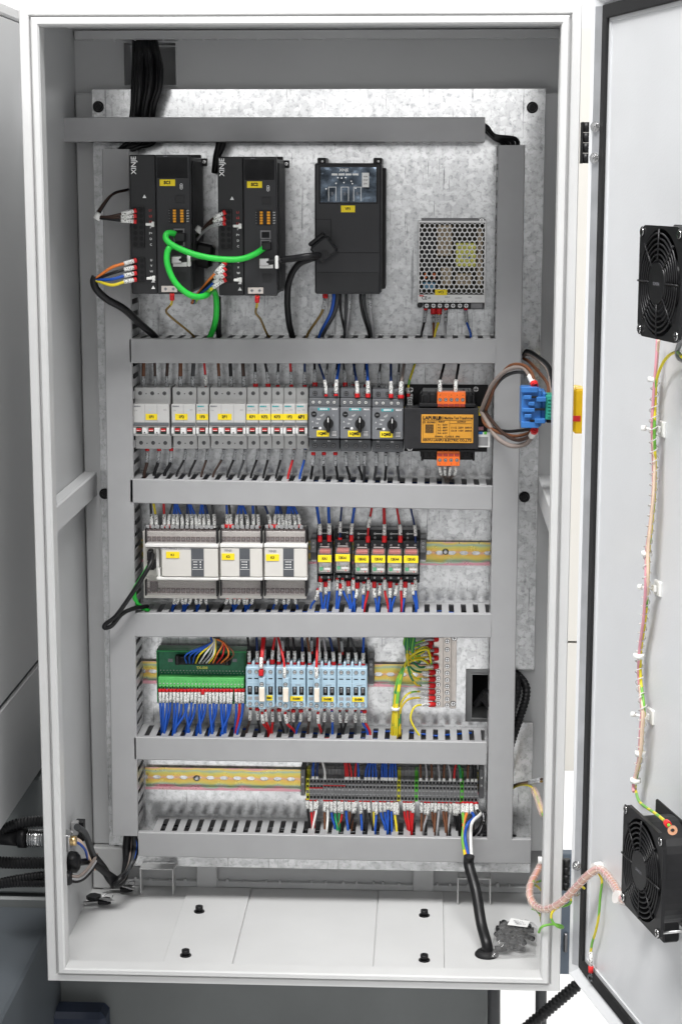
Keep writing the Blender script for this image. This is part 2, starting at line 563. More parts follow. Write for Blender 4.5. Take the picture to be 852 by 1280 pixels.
class Dev:
    """a device on the plate: an Empty at its foot, local millimetres, features measured on the photograph at a given height"""
    def __init__(s, name, label, cat, px, py, h, group=None):
        p = at(px, py, h)
        s.root = empty(name, (p.x, PLATE, p.z), label, cat, group)
        s.p = p
    def L(s, px, py, h):
        q = at(px, py, h)
        return (q.x - s.p.x) * 1000, (q.z - s.p.z) * 1000
    def rect(s, x0, y0, x1, y1, h):
        a, b = s.L(x0, y0, h), s.L(x1, y1, h)
        return a[0], b[0], b[1], a[1]           # x0, x1, z0, z1
    def box(s, name, m, px, h0, h1, c=0.6, label=None):
        x0, x1, z0, z1 = s.rect(*px, h1)
        return MB().box(x0, x1, z0, z1, h0, h1, 0, c).build(name, m, s.root, label=label)
    def tagplate(s, px, h, txt_, size, bold=0.12):
        x0, x1, z0, z1 = s.rect(*px, h)
        o = MB().box(x0, x1, z0, z1, h - .6, h + .5, 0, .2).build('name_tag', 'yellow', s.root)
        if txt_:
            text(txt_, o, (x0 + x1) / 2, h + .7, (z0 + z1) / 2, size, 'ink', bold=bold)
        return o

def spline(pts, k=6):
    pts = [Vector(p) for p in pts]
    if len(pts) < 3:
        return [pts[0].lerp(pts[-1], i / k) for i in range(k + 1)]
    out = []
    P = [pts[0] * 2 - pts[1]] + pts + [pts[-1] * 2 - pts[-2]]
    for i in range(1, len(P) - 2):
        a, b, c, d = P[i - 1:i + 3]
        for j in range(k):
            t = j / k
            out.append(0.5 * ((2 * b) + (c - a) * t + (2 * a - 5 * b + 4 * c - d) * t * t + (3 * b - a - 3 * c + d) * t ** 3))
    out.append(P[-2])
    return out

def sub(path, a, b):           # the stretch of a polyline between two arc-length fractions
    L = [0]
    for i in range(1, len(path)):
        L.append(L[-1] + (path[i] - path[i - 1]).length)
    T = L[-1]
    def pt(s_):
        for i in range(1, len(path)):
            if L[i] >= s_:
                u = (s_ - L[i - 1]) / max(1e-9, L[i] - L[i - 1])
                return path[i - 1].lerp(path[i], u)
        return path[-1]
    n = 4
    return [pt((a + (b - a) * i / n) * T) for i in range(n + 1)]

WIRES = []       # (object, row phrase, colour word, x) for labelling at the end

def wire(pts, r, m, row, word, sleeve=None, ferrule=None, name='wire', sm='sleeve', fm='red', n=7, sr=1.5, fr=1.5, k=6, x=None, cat='wire', rec=True, label=None, group=None):
    """pts in world metres from the duct to the terminal; sleeve/ferrule = arc-length fractions"""
    r = r * 1.3 if r < 2 else r * 1.08
    path = spline(pts, k)
    o0 = path[0].copy()
    loc = [p - o0 for p in path]
    o = MB().tube(loc, r * .001, n).build(name, m, None, o0, sc=1.0)
    if sleeve:
        MB().tube(sub(loc, *sleeve), r * sr * .001, n).build('marker_sleeve', sm, o, sc=1.0)
    if ferrule:
        MB().tube(sub(loc, *ferrule), r * fr * .001, n).build('ferrule', fm, o, sc=1.0)
    if rec:
        WIRES.append((o, row, word, x if x is not None else path[-1].x, cat))
    else:
        tag(o, label, cat, group)
    return o
# ================================================================ room and machine around the cabinet
def slab(name, m, x0, x1, y0, y1, z0, z1, parent=None, c=1.5, kind=None, label=None, cat=None, group=None):
    """axis-aligned box in world metres"""
    o = MB().box(x0 * 1000, x1 * 1000, z0 * 1000, z1 * 1000, -y1 * 1000, -y0 * 1000, 0, c).build(name, m, parent)
    if label or kind:
        tag(o, label, cat, group, kind)
    return o

FLOOR = -0.5
fm = MB().box(-9000, 9000, -520, -500, -9000, 9000, 0, 0).build('floor', 'floor_white')
tag(fm, None, None, kind='structure')
wl = slab('wall', 'room_white', -9, 9, 5.2, 5.3, -0.5, 3.6, kind='structure')

bz = empty('machine_cabinet', (0.85, 2.5, FLOOR), 'beige machine cabinet seen through the gap between enclosure and door', 'machine')
a0, a1, a2 = atY(723, 958, 2.47).z, atY(723, 803, 2.47).z, atY(723, 34, 2.47).z
MB().box(-640, 640, 0, (a1 - FLOOR) * 1000 - 3, 0, 30).build('lower_panel', 'beige_paint', bz)
MB().box(-640, 640, (a1 - FLOOR) * 1000 + 3, (a2 - FLOOR) * 1000, 0, 30).build('upper_panel', 'beige_paint', bz)
MB().box(-630, 630, 5, (a2 - FLOOR) * 1000 - 6, -500, -1).build('body', 'beige_paint', bz)

# machine the enclosure is fixed to: side cover at the left, base below
mach = empty('machine_side_cover', (-0.42, 0.3, 0), 'grey machine side cover running forward along the left of the enclosure', 'machine cover')
XS = -0.42
zc0 = atX(50, 965, XS).z
zc1 = atX(47, 830, XS).z
zc2 = atX(24, 27, XS).z
for nm, za, zb in (('lower_panel', zc0, zc1 - .002), ('upper_panel', zc1 + .003, zc2)):
    MB().box(-60, 0, za * 1000, zb * 1000, -100, 1300, 0, 3).build(nm, 'panel_grey', mach)
MB().box(-62, 1.5, zc2 * 1000 + .5, zc2 * 1000 + 18, -100, 1300, 0, 3).build('top_trim', 'white_paint', mach)
MB().box(-50, -4, zc0 * 1000 + 4, zc2 * 1000 - 4, -95, 1290, 0, 1).build('inner_frame', 'base_grey', mach)

XB = atY(611, 1262, 0.30).x
base = empty('machine_pedestal', (0, 0.3, FLOOR), 'dark slate machine base below the enclosure', 'machine base')
MB().box(-1200, XB * 1000, 0, 497, -500, 0, 0, 4).build('front_panel', 'base_slate', base)
MB().box(-1200, -372, 503, 690, -500, 0, 0, 4).build('upper_panel', 'base_slate', base)
MB().box(-300, 330, 503, 1800, -560, -150, 0, 4).build('rear_housing', 'base_slate', base)
q = atX(40, 1200, -0.395)
slab('machine_plinth', 'base_grey', -1.2, -0.395, q.y - .6, 0.298, -0.5, q.z, c=4, label='near black machine plinth at the lower left edge', cat='machine plinth')
q = atY(78, 1268, 0.24)
q1 = atY(28, 1268, 0.24)
q2 = atY(131, 1268, 0.24)
slab('foot_box', 'navy', q1.x, q2.x, 0.24, 0.29, -0.4999, q.z, c=8, label='dark navy box standing below the enclosure at bottom left', cat='box')
q = atY(707, 1062, 0.40)
br = empty('machine_bracket', (q.x, 0.40, 0), 'blue grey steel bracket between the lower hinge and the floor', 'bracket')
z9, z8, z7 = atY(707, 1212, .40).z * 1000, atY(707, 1166, .38).z * 1000, atY(707, 1190, .38).z * 1000
MB().box(-30, 60, z9, q.z * 1000, 0, 20, 0, 1.5).build('plate', 'blue_grey', br)
MB().box(-2, 4, z7, z8, 20, 26, 0, 2).build('catch', 'steel_dark', br)

# ================================================================ the enclosure
H, W2, D = 1.2978, 0.35, 0.352
cab = empty('electrical_cabinet', (0, 0, 0), 'open white steel switchgear cabinet with its door swung wide', 'cabinet')
WP, GP = 'white_paint', 'grey_paint'
slab('side_wall', GP, -W2, -W2 + .002, .003, D, .0025, H - .0025, cab, .3)
slab('side_wall', GP, W2 - .002, W2, .003, D, .0025, H - .0025, cab, .3)
slab('top_panel', GP, -W2, W2, .003, D, H - .002, H, cab, .3)
slab('floor_panel', WP, -W2, W2, .003, D, 0.0, .002, cab, .3)

def holed(name, m, x0, x1, z0, z1, y0, y1, holes, parent, c=0):
    """a sheet with rectangular holes, none of which share a height"""
    b = MB()
    zs = z0
    for (a, b_, c0, c1) in sorted(holes, key=lambda t: t[2]):
        b.box(x0 * 1000, x1 * 1000, zs * 1000, c0 * 1000, -y1 * 1000, -y0 * 1000, 0, c)
        if a > x0:
            b.box(x0 * 1000, a * 1000, c0 * 1000, c1 * 1000, -y1 * 1000, -y0 * 1000, 0, c)
        if b_ < x1:
            b.box(b_ * 1000, x1 * 1000, c0 * 1000, c1 * 1000, -y1 * 1000, -y0 * 1000, 0, c)
        zs = c1
    b.box(x0 * 1000, x1 * 1000, zs * 1000, z1 * 1000, -y1 * 1000, -y0 * 1000, 0, c)
    return b.build(name, m, parent)

def pxr(x0, y0, x1, y1, Y):
    a, b = atY(x0, y0, Y), atY(x1, y1, Y)
    return a.x, b.x, b.z, a.z
hole_a = pxr(155, 53, 220, 106, D)
hole_b = pxr(590, 843, 667, 898, D)
holed('back_wall', GP, -W2, W2, 0.002, H - .002, D, D + .002, [hole_a, hole_b], cab)
for hh, d in ((hole_a, .06), (hole_b, .06)):
    b = MB()
    x0, x1, z0, z1 = [v * 1000 for v in hh]
    y = -D * 1000
    for r_ in ((x0 - 2, x0, z0 - 2, z1 + 2), (x1, x1 + 2, z0 - 2, z1 + 2), (x0, x1, z0 - 2, z0), (x0, x1, z1, z1 + 2)):
        b.box(*r_, y - d * 1000, y + 2.5, 0, .2)
    b.build('hole_collar', GP, cab)
slab('hole_backing', 'panel_grey', hole_a[0] - .003, hole_a[1] + .003, D + .061, D + .064, hole_a[2] - .003, hole_a[3] + .003, cab)
slab('hole_backing', 'void', hole_b[0] - .02, hole_b[1] + .02, D + .06, D + .07, hole_b[2] - .02, hole_b[3] + .02, cab)  # black sheet standing in for the unlit machine interior
# front rim: outer ring, groove, raised inner lip
def rim():
    prof = [(0, .022), (0, .0015), (.0012, 0), (.0112, 0), (.0124, .0012), (.0127, .005), (.0150, .005), (.0153, -.002), (.0172, -.0045), (.0235, -.0045), (.0256, -.002), (.0262, .022)]
    b = MB()
    vs_ = []
    cs = ((-1, 0), (1, 0), (1, 1), (-1, 1))
    for sx, sz in cs:
        for d, y in prof:
            k = .80 if sz == 0 else .95
            vs_.append((sx * (W2 - d) * 1000, y * 1000, ((d * k) if sz == 0 else (H - d * k)) * 1000))
    n = len(prof)
    fs = []
    for c in range(4):
        e = (c + 1) % 4
        for i in range(n - 1):
            fs.append([c * n + i, c * n + i + 1, e * n + i + 1, e * n + i])
    b.add(vs_, fs)
    return b.build('front_rim', WP, cab)
rim()
zt, zb = atY(105, 116, .335).z, atY(120, 1056, .335).z
slab('rear_post', GP, -.3465, -.296, .3375, D - .001, zb, zt, cab, 2)
slab('rear_post', GP, .300, .3465, .3375, D - .001, zb, zt, cab, 2)
slab('corner_gusset', WP, -.3465, -.30, .325, D - .001, .004, zb - .001, cab, 2)
za, zb2 = atY(66, 634, .03).z, atY(68, 668, .03).z
slab('side_strut', GP, -.3475, -.327, .015, .335, zb2, za, cab, 2)
slab('side_strut', GP, .327, .3475, .06, .335, zb2, za, cab, 2)
slab('top_flange', GP, -.345, .345, D - .016, D - .001, H - .016, H - .003, cab, 1)
for sx in (-1, 1):
    MB().box(sx * 322 - 22, sx * 322 + 22, (H - .004) * 1000 - 3, (H - .004) * 1000, -60, -20, 0, .5).disc(sx * 322, (H - .009) * 1000, 5, -44, -36, 10).build('corner_tab', GP, cab)
for xa, xb in ((246, 272), (516, 542)):
    a, b = atY(xa, 1085, .345), atY(xb, 1108, .345)
    slab('plate_stay', GP, a.x, b.x, .338, D - .001, .003, .12, cab, 1.5)
slab('rear_skirt', 'grey_paint', -.30, .345, D - .010, D - .001, .0025, .012, cab, 1)
# weld beads along the back seams
b = MB()
for i in range(26):
    x = -300 + i * 24 + random.uniform(-8, 8)
    r_ = random.uniform(1.2, 3)
    b.disc(x, 13 + random.uniform(0, 2), r_, -346, -340, 7)
for i in range(22):
    x = -310 + i * 29 + random.uniform(-8, 8)
    b.disc(x, 1283 + random.uniform(-2, 0), random.uniform(1, 2.5), -340, -334, 7)
o = b.build('weld_beads', GP, cab)
o['kind'] = 'stuff'
# three loose floor plates with socket bolts
def fl(px, py, z=.0045):
    p_ = atZ(px, py, z)
    return p_
P1 = [fl(231, 1121), fl(312, 1121), fl(291, 1213), fl(204, 1208)]
sx = [fl(231, 1121).x, fl(312, 1121).x, fl(472.6, 1122).x, fl(554, 1125).x]
bolt_b = MB()
bolt_b.tube([(0, 0, 0), (0, 0, 1.5)], 8, 14).tube([(0, 0, 1.4), (0, 0, 9)], 5.6, 12, rs=None).tube([(0, 0, 9), (0, 0, 9.6)], 3, 6, 0)
bolt_me = bolt_b.mesh('bolt', 'black')
plates = []
for i in range(3):
    x0, x1 = sx[i] + .0008, sx[i + 1] - .0008
    plates.append(slab('floor_plate', WP, x0, x1, .03, .335, .0022, .0042 + (.0012 if i != 1 else 0), cab, .5))
for px, py, k in ((249, 1140, 0), (232, 1195, 0), (530, 1145, 2), (530, 1201, 2)):
    p_ = fl(px, py, .0055)
    link('bolt', bolt_me, plates[k], p_)
# two bent brackets behind
for xa, ya, xb, yb in ((175, 1086, 217, 1119), (571, 1098, 613, 1131)):
    A = atZ((xa + xb) / 2, yb, .003)
    w = (atY(xb, yb, A.y).x - atY(xa, yb, A.y).x) * 500
    hgt = (atY(xa, ya, A.y).z - .003) * 1000
    g = MB()
    g.box(-w, -w + 2, 0, hgt, -24, 0, 0, .5).box(w - 2, w, 0, hgt, -24, 0, 0, .5).box(-w + 2, w - 2, hgt - 2, hgt, -24, 0, 0, .5)
    g.build('channel_bracket', WP, cab, (A.x, A.y, .003))

# hinges
for (hx, y0, y1) in ((732, 152, 204), (707.5, 1074, 1113)):
    a, b = atY(hx, y0, .004), atY(hx, y1, .004)
    hg = MB()
    hz = (a.z - b.z) * 1000
    hg.box(-6.2, -4.4, 0, hz, -22, 3, 0, .3)
    o = hg.build('hinge', 'black', cab, b)
    n = 4
    for i in range(n):
        MB().tube([(0, 0, i * hz / n + .25), (0, 0, (i + 1) * hz / n - .25)], 4.4, 18).build('knuckle', 'black', o)

# door
DD = Vector((0.254, -0.967, 0)).normalized()
dz0, dz1 = atY(709, 1215, -.01).z - .003, atY(742, 8, -.01).z + .016
dA = atY(726, 600, -.010)
DROT = (0, 0, math.atan2(DD.y, DD.x))
DH = (dz1 - dz0) * 1000
def door():
    b = MB()
    L = 690
    # tray rim: edge line, sloping face, shelf for the gasket; swept round hinge side, top and bottom
    prof = [(0, -30), (0, 0), (1.6, 1.2), (3, .4), (13, -9.5), (13.4, -11), (36, -11), (36, -13)]
    ring_ = [(L, None), (0, 0), (0, 1), (L, None)]
    vs_, fs = [], []
    n = len(prof)
    for d, h in prof:                      # bottom, far end
        vs_.append((L, -h, d))
    for d, h in prof:
        vs_.append((d, -h, d))
    for d, h in prof:
        vs_.append((d, -h, DH - d))
    for d, h in prof:
        vs_.append((L, -h, DH - d))
    for c in range(3):
        for i in range(n - 1):
            fs.append([c * n + i, c * n + i + 1, (c + 1) * n + i + 1, (c + 1) * n + i])
    b.add(vs_, fs)
    b.box(36, L, 36, DH - 36, -15, -13, 0, 0)
    b.box(1, L, 1, DH - 1, -31, -29, 0, .5)
    o = b.build('door', 'door_paint', cab)
    o.location = (dA.x, dA.y, dz0)
    o.rotation_euler = DROT
    g = MB()
    g.box(15, 31, 15, DH - 15, -10.5, -7, 0, 1.5).box(31, L, 15, 32, -10.5, -6, 0, 2).box(31, L, DH - 32, DH - 15, -10.5, -6, 0, 2)
    g.build('gasket', 'gasket', o)
    nut = MB()
    nut.disc(0, 0, 6.6, 0, 1, 16).tube([(0, -1, 0), (0, -5, 0)], 4.8, 6).disc(0, 0, 2.5, 5, 8, 8)
    nm = nut.mesh('nut', 'chrome')
    st = MB().add([(3.2, -.1, 16), (12.9, 9.0, 16), (12.9, 9.0, DH - 16), (3.2, -.1, DH - 16), (3.4, .6, 16), (13.1, 9.7, 16), (13.1, 9.7, DH - 16), (3.4, .6, DH - 16)], [[0, 1, 2, 3], [4, 5, 6, 7], [0, 1, 5, 4], [1, 2, 6, 5], [2, 3, 7, 6], [3, 0, 4, 7]])
    st.build('hinge_strip', 'satin_metal', o)
    for px, py in ((746.5, 158), (745.5, 197), (721.5, 1082), (721, 1114)):
        z = atY(px, py, dA.y - .005).z - dz0
        k = link('nut', nm, o, (.0082, .0044, z))
        k.rotation_euler = (0, 0, math.radians(40))
    return o
door_o = door()

def on_door(px, py, h):
    """world point seen at (px, py) lying h mm proud of the door sheet"""
    n = Vector((DD.y, -DD.x, 0))             # inner face normal
    O = Vector((dA.x, dA.y, 0)) + n * ((h - 13) * .001)
    d = ray(px, py)
    t = (O - CAM).dot(n) / d.dot(n)
    return CAM + d * t

# ================================================================ mounting plate
px0, px1, pz0, pz1 = -.3211, .3273, .0391, 1.2119
nb = pxr(582, 836, 690, 904, PLATE)
pl = empty('mounting_plate', (0, PLATE, pz0), 'galvanised steel mounting plate carrying the ducts and devices', 'mounting plate')
b = MB()
bv = (pz0)
def PB(x0, x1, z0, z1):
    b.box(x0 * 1000, x1 * 1000, (z0 - pz0) * 1000, (z1 - pz0) * 1000, -3, 0, 0, 0)
PB(px0, px1, pz0, nb[2])
PB(px0, nb[0], nb[2], nb[3])
PB(px0, px1, nb[3], pz1)
b.build('sheet', 'galvanised', pl)
bm_ = MB()
bm_.ring(0, 0, 5.6, 8.2, 0, 1.6, 20).disc(0, 0, 5.4, 0, 5, 14).ring(0, 0, 3, 4.4, 5, 5.8, 14)
bme = bm_.mesh('bolt', 'black')
for px, py in ((123, 133), (665, 134), (131, 617), (655, 621), (146, 1063), (646, 1068)):
    p_ = at(px, py, 0)
    inst('bolt', bme, pl, p_.x * 1000, .2, (p_.z - pz0) * 1000)

# ================================================================ cable ducts
def finger_mesh(wd, h0, h1):
    m = MB()
    poly = [(-wd / 2 - 2.2, h0), (wd / 2 + 2.2, h0), (wd / 2, h0 + 2.5), (wd / 2, h1), (-wd / 2, h1), (-wd / 2, h0 + 2.5)]
    vs_ = [(x, -h, 0) for x, h in poly] + [(x, -h, 1.6) for x, h in poly]
    n = len(poly)
    m.add(vs_, [list(range(n)), list(range(n, 2 * n))] + [[i, (i + 1) % n, n + (i + 1) % n, n + i] for i in range(n)])
    return m.mesh('finger', 'duct')
FME = finger_mesh(10.2, 11, 71)
PITCH = 17.9
def duct(label, a, b, wid, rot, m='duct', skip=None, both=True, off=0.0, wires=True, ins=(0, 0), fillc=('w_black', 'w_navy', 'w_blue')):
    """a, b: end points of the centre line on the plate (world), local x from a to b"""
    c = (a + b) / 2
    Ld = (b - a).length * 1000
    r = empty('cable_duct', (c.x, PLATE, c.z), label, 'cable duct', 'slotted cable ducts on the plate', rot=rot)
    x0, x1, w = -Ld / 2, Ld / 2, wid / 2
    g = MB()
    g.box(x0 + ins[0], x1 - ins[1], -w, w, .4, 2, 0, 0).box(x0 + ins[0], x1 - ins[1], w - 1.6, w, 2, 11.5, 0, 0).box(x0 + ins[0], x1 - ins[1], -w, -w + 1.6, 2, 11.5, 0, 0)
    g.build('channel', 'duct', r)
    cv = MB()
    cv.ext([(67, w + .2), (74, w + .2), (75.2, w - 1), (75.2, -w + 1), (74, -w - .2), (67, -w - .2), (67, -w + 1), (73.4, -w + 1.4), (73.4, w - 1.4), (67, w - 1)], x0, x1)
    cv.build('cover', m, r)
    n = int((Ld - ins[0] - ins[1] - 6) / PITCH)
    st = x0 + ins[0] + 8 + off
    g2 = MB()
    for i in range(n + 1):
        x = st + i * PITCH
        if x > x1 - ins[1] - 5:
            break
        if skip and skip[0] < x < skip[1]:
            continue
        inst('finger', FME, r, x, 0, w - 1.6)
        g2.box(x - 5, x + 5, -w, -w + 1.6, 11, 70, 0, 0)
    o = g2.build('far_fingers', 'duct', r)
    o['kind'] = 'stuff'
    if wires:
        ww = MB()
        for k in range(20):
            hh = random.uniform(8, 60)
            zz = random.uniform(-w + 4, w - 5)
            pts = [(x0 + 20 + t * (Ld - 40) / 9, -max(6, min(62, hh + random.uniform(-6, 6))), max(-w + 3.5, min(w - 4.5, zz + random.uniform(-5, 5)))) for t in range(10)]
            ww.tube(pts, random.uniform(1.2, 2.4), 6, k % len(fillc))
        o = ww.build('laid_wires', list(fillc), r)
        o['kind'] = 'stuff'
    return r

def hduct(label, xl, tl, bl, xr, tr, br_, **kw):
    h = 75
    A = (at(xl, tl, h) + at(xl, bl, h)) / 2
    B = (at(xr, tr, h) + at(xr, br_, h)) / 2
    wid = ((at(xl, tl, h) - at(xl, bl, h)).length + (at(xr, tr, h) - at(xr, br_, h)).length) * 500
    A.y = B.y = PLATE
    ang = math.atan2(B.z - A.z, B.x - A.x)
    r = duct(label, A, B, wid, (0, -ang, 0), **kw)
    return A, B, wid * .001
def dz(Dt, x, s):       # height of the duct's upper (+1) or lower (-1) side at world x
    A, B, w = Dt
    return A.z + (B.z - A.z) * (x - A.x) / (B.x - A.x) + s * w / 2

DT = hduct('slotted grey cable duct across the top above the drives', 78, 145.5, 177.5, 606, 147, 176, m='duct_dark', wires=True, fillc=('w_black', 'black', 'w_black'))
D1 = hduct('slotted grey cable duct between the drives and the breakers', 162, 423, 453.5, 619.5, 423.5, 454.5)
D2 = hduct('slightly tilted grey cable duct between breakers and controllers', 163, 599, 628.5, 614.5, 607.5, 638, fillc=('w_blue', 'w_blue', 'w_navy', 'w_black'))
D3 = hduct('slotted grey cable duct between controllers and contactors', 168, 766.5, 796.5, 614, 767.8, 797, fillc=('w_navy', 'w_black', 'w_blue'))
D4 = hduct('slotted grey cable duct between contactors and terminal strip', 168, 922, 949.5, 607, 927.8, 957, fillc=('w_blue', 'w_black', 'w_navy', 'w_yellow', 'w_red'))
D5 = hduct('slotted grey cable duct along the bottom under the terminal strip', 173, 1040.5, 1071, 663, 1050, 1080, ins=(18, 62), fillc=('w_black', 'w_black', 'w_dkgrey', 'w_black', 'w_red', 'w_black', 'w_black', 'w_navy'))
def vduct(label, xs0, y0, xs1, y1, sgn, **kw):
    h = 75
    A = (at(xs0[0], y0, h) + at(xs0[1], y0, h)) / 2
    B = (at(xs1[0], y1, h) + at(xs1[1], y1, h)) / 2
    wid = ((at(xs0[0], y0, h) - at(xs0[1], y0, h)).length + (at(xs1[0], y1, h) - at(xs1[1], y1, h)).length) * 500
    A.y = B.y = PLATE
    tilt = math.atan2(A.x - B.x, A.z - B.z)
    if sgn > 0:
        return duct(label, A, B, wid, (0, math.pi / 2 + tilt, 0), **kw)
    return duct(label, B, A, wid, (0, -math.pi / 2 + tilt, 0), **kw)
vduct('tall slotted cable duct down the left of the plate', (128, 161), 186, (140, 172.5), 1045, 1, fillc=('w_black', 'w_dkgrey', 'w_black'))
vduct('tall slotted cable duct down the right of the plate', (621.5, 657), 181, (609.5, 639), 1050, -1, fillc=('w_black', 'w_dkgrey', 'w_black'))

# DIN rails
def rail(label, y0, y1, xa, xb, h0=0.5, slots=(), screw=None):
    A, B = at(xa, (y0 + y1) / 2, 3), at(xb, (y0 + y1) / 2, 3)
    c = (A + B) / 2
    Lr = (B.x - A.x) * 500
    r = empty('din_rail', (c.x, PLATE, c.z), label, 'din rail', 'din rails on the plate')
    # top hat profile, its flat web slotted
    g = MB()
    t = 1
    for s_ in (1, -1):
        g.ext([(6.5, s_ * 17.5), (7.5, s_ * 17.5), (7.5, s_ * 12.5), (1.5, s_ * 12.5), (1.5, s_ * 13.5), (6.5, s_ * 13.5)], -Lr, Lr)
        g.box(-Lr, Lr, s_ * 3.2 if s_ > 0 else -12.5, 12.5 if s_ > 0 else -3.2, .4, 1.5, 0, 0)
    x = -Lr + 3
    P_ = 18 if not slots else slots
    while x < Lr:
        xe = min(x + P_ - 13, Lr)
        if xe > x:
            g.box(x, xe, -3.2, 3.2, .4, 1.5, 0, 0)
        # rounded slot ends
        for (xx, s_) in ((xe, 1), (x + P_, -1)):
            if xx < Lr:
                for q in (1, -1):
                    g.prism([(xx, q * 3.2), (xx + s_ * 3, q * 3.2), (xx, q * .4)], .4, 1.5)
        x += P_
    g.build('rail', 'rail_zinc', r)
    if screw:
        s_ = MB()
        s_.tube([(0, 0, 0), (0, -1.2, 0), (0, -2.6, 0)], 1, 12, rs=[5, 4.4, 2.2]).box(-3, 3, -.5, .5, 2.2, 2.9, 0, 0)
        sm_ = s_.mesh('screw', 'steel')
        for px, py in screw:
            q = at(px, py, 3)
            inst('screw', sm_, r, (q.x - c.x) * 1000, 1.6, (q.z - c.z) * 1000)
    return r
rail('zinc DIN rail behind the row of circuit breakers', 506, 536, 166, 604)
rail('gold zinc DIN rail behind controllers and relays', 676, 703.5, 176, 613, screw=((556.5, 690),))
rail('gold zinc DIN rail behind the contactors', 827, 857, 179, 540)
rail('gold zinc DIN rail running left of the terminal strip', 961, 989.5, 182, 604, slots=20.6, screw=((245.5, 973.5),))
# ================================================================ shared small meshes
def screw_mesh(r, hole='void', head='chrome', cross=True):
    m = MB()
    m.disc(0, 0, r * 1.25, 0, .25, 14, 0)
    m.disc(0, 0, r, .2, .9, 14, 1)
    m.box(-r * .8, r * .8, -r * .14, r * .14, .7, 1.05, 0, 0)
    if cross:
        m.box(-r * .14, r * .14, -r * .8, r * .8, .7, 1.06, 0, 0)
    return m.mesh('screw', [hole, head])
S_BRK = screw_mesh(2.3, 'void', 'steel_dark', True)
S_MOT = screw_mesh(2.4, 'void', 'steel_dark', True)
S_MOTW = screw_mesh(2.0, 'void', 'nylon', True)
S_CON = screw_mesh(2.3, 'void', 'steel', False)
S_STEEL = screw_mesh(2.4, 'void', 'chrome', True)
S_BIG = screw_mesh(3.2, 'black', 'chrome', True)
S_SMALL = screw_mesh(1.5, 'void', 'steel', True)

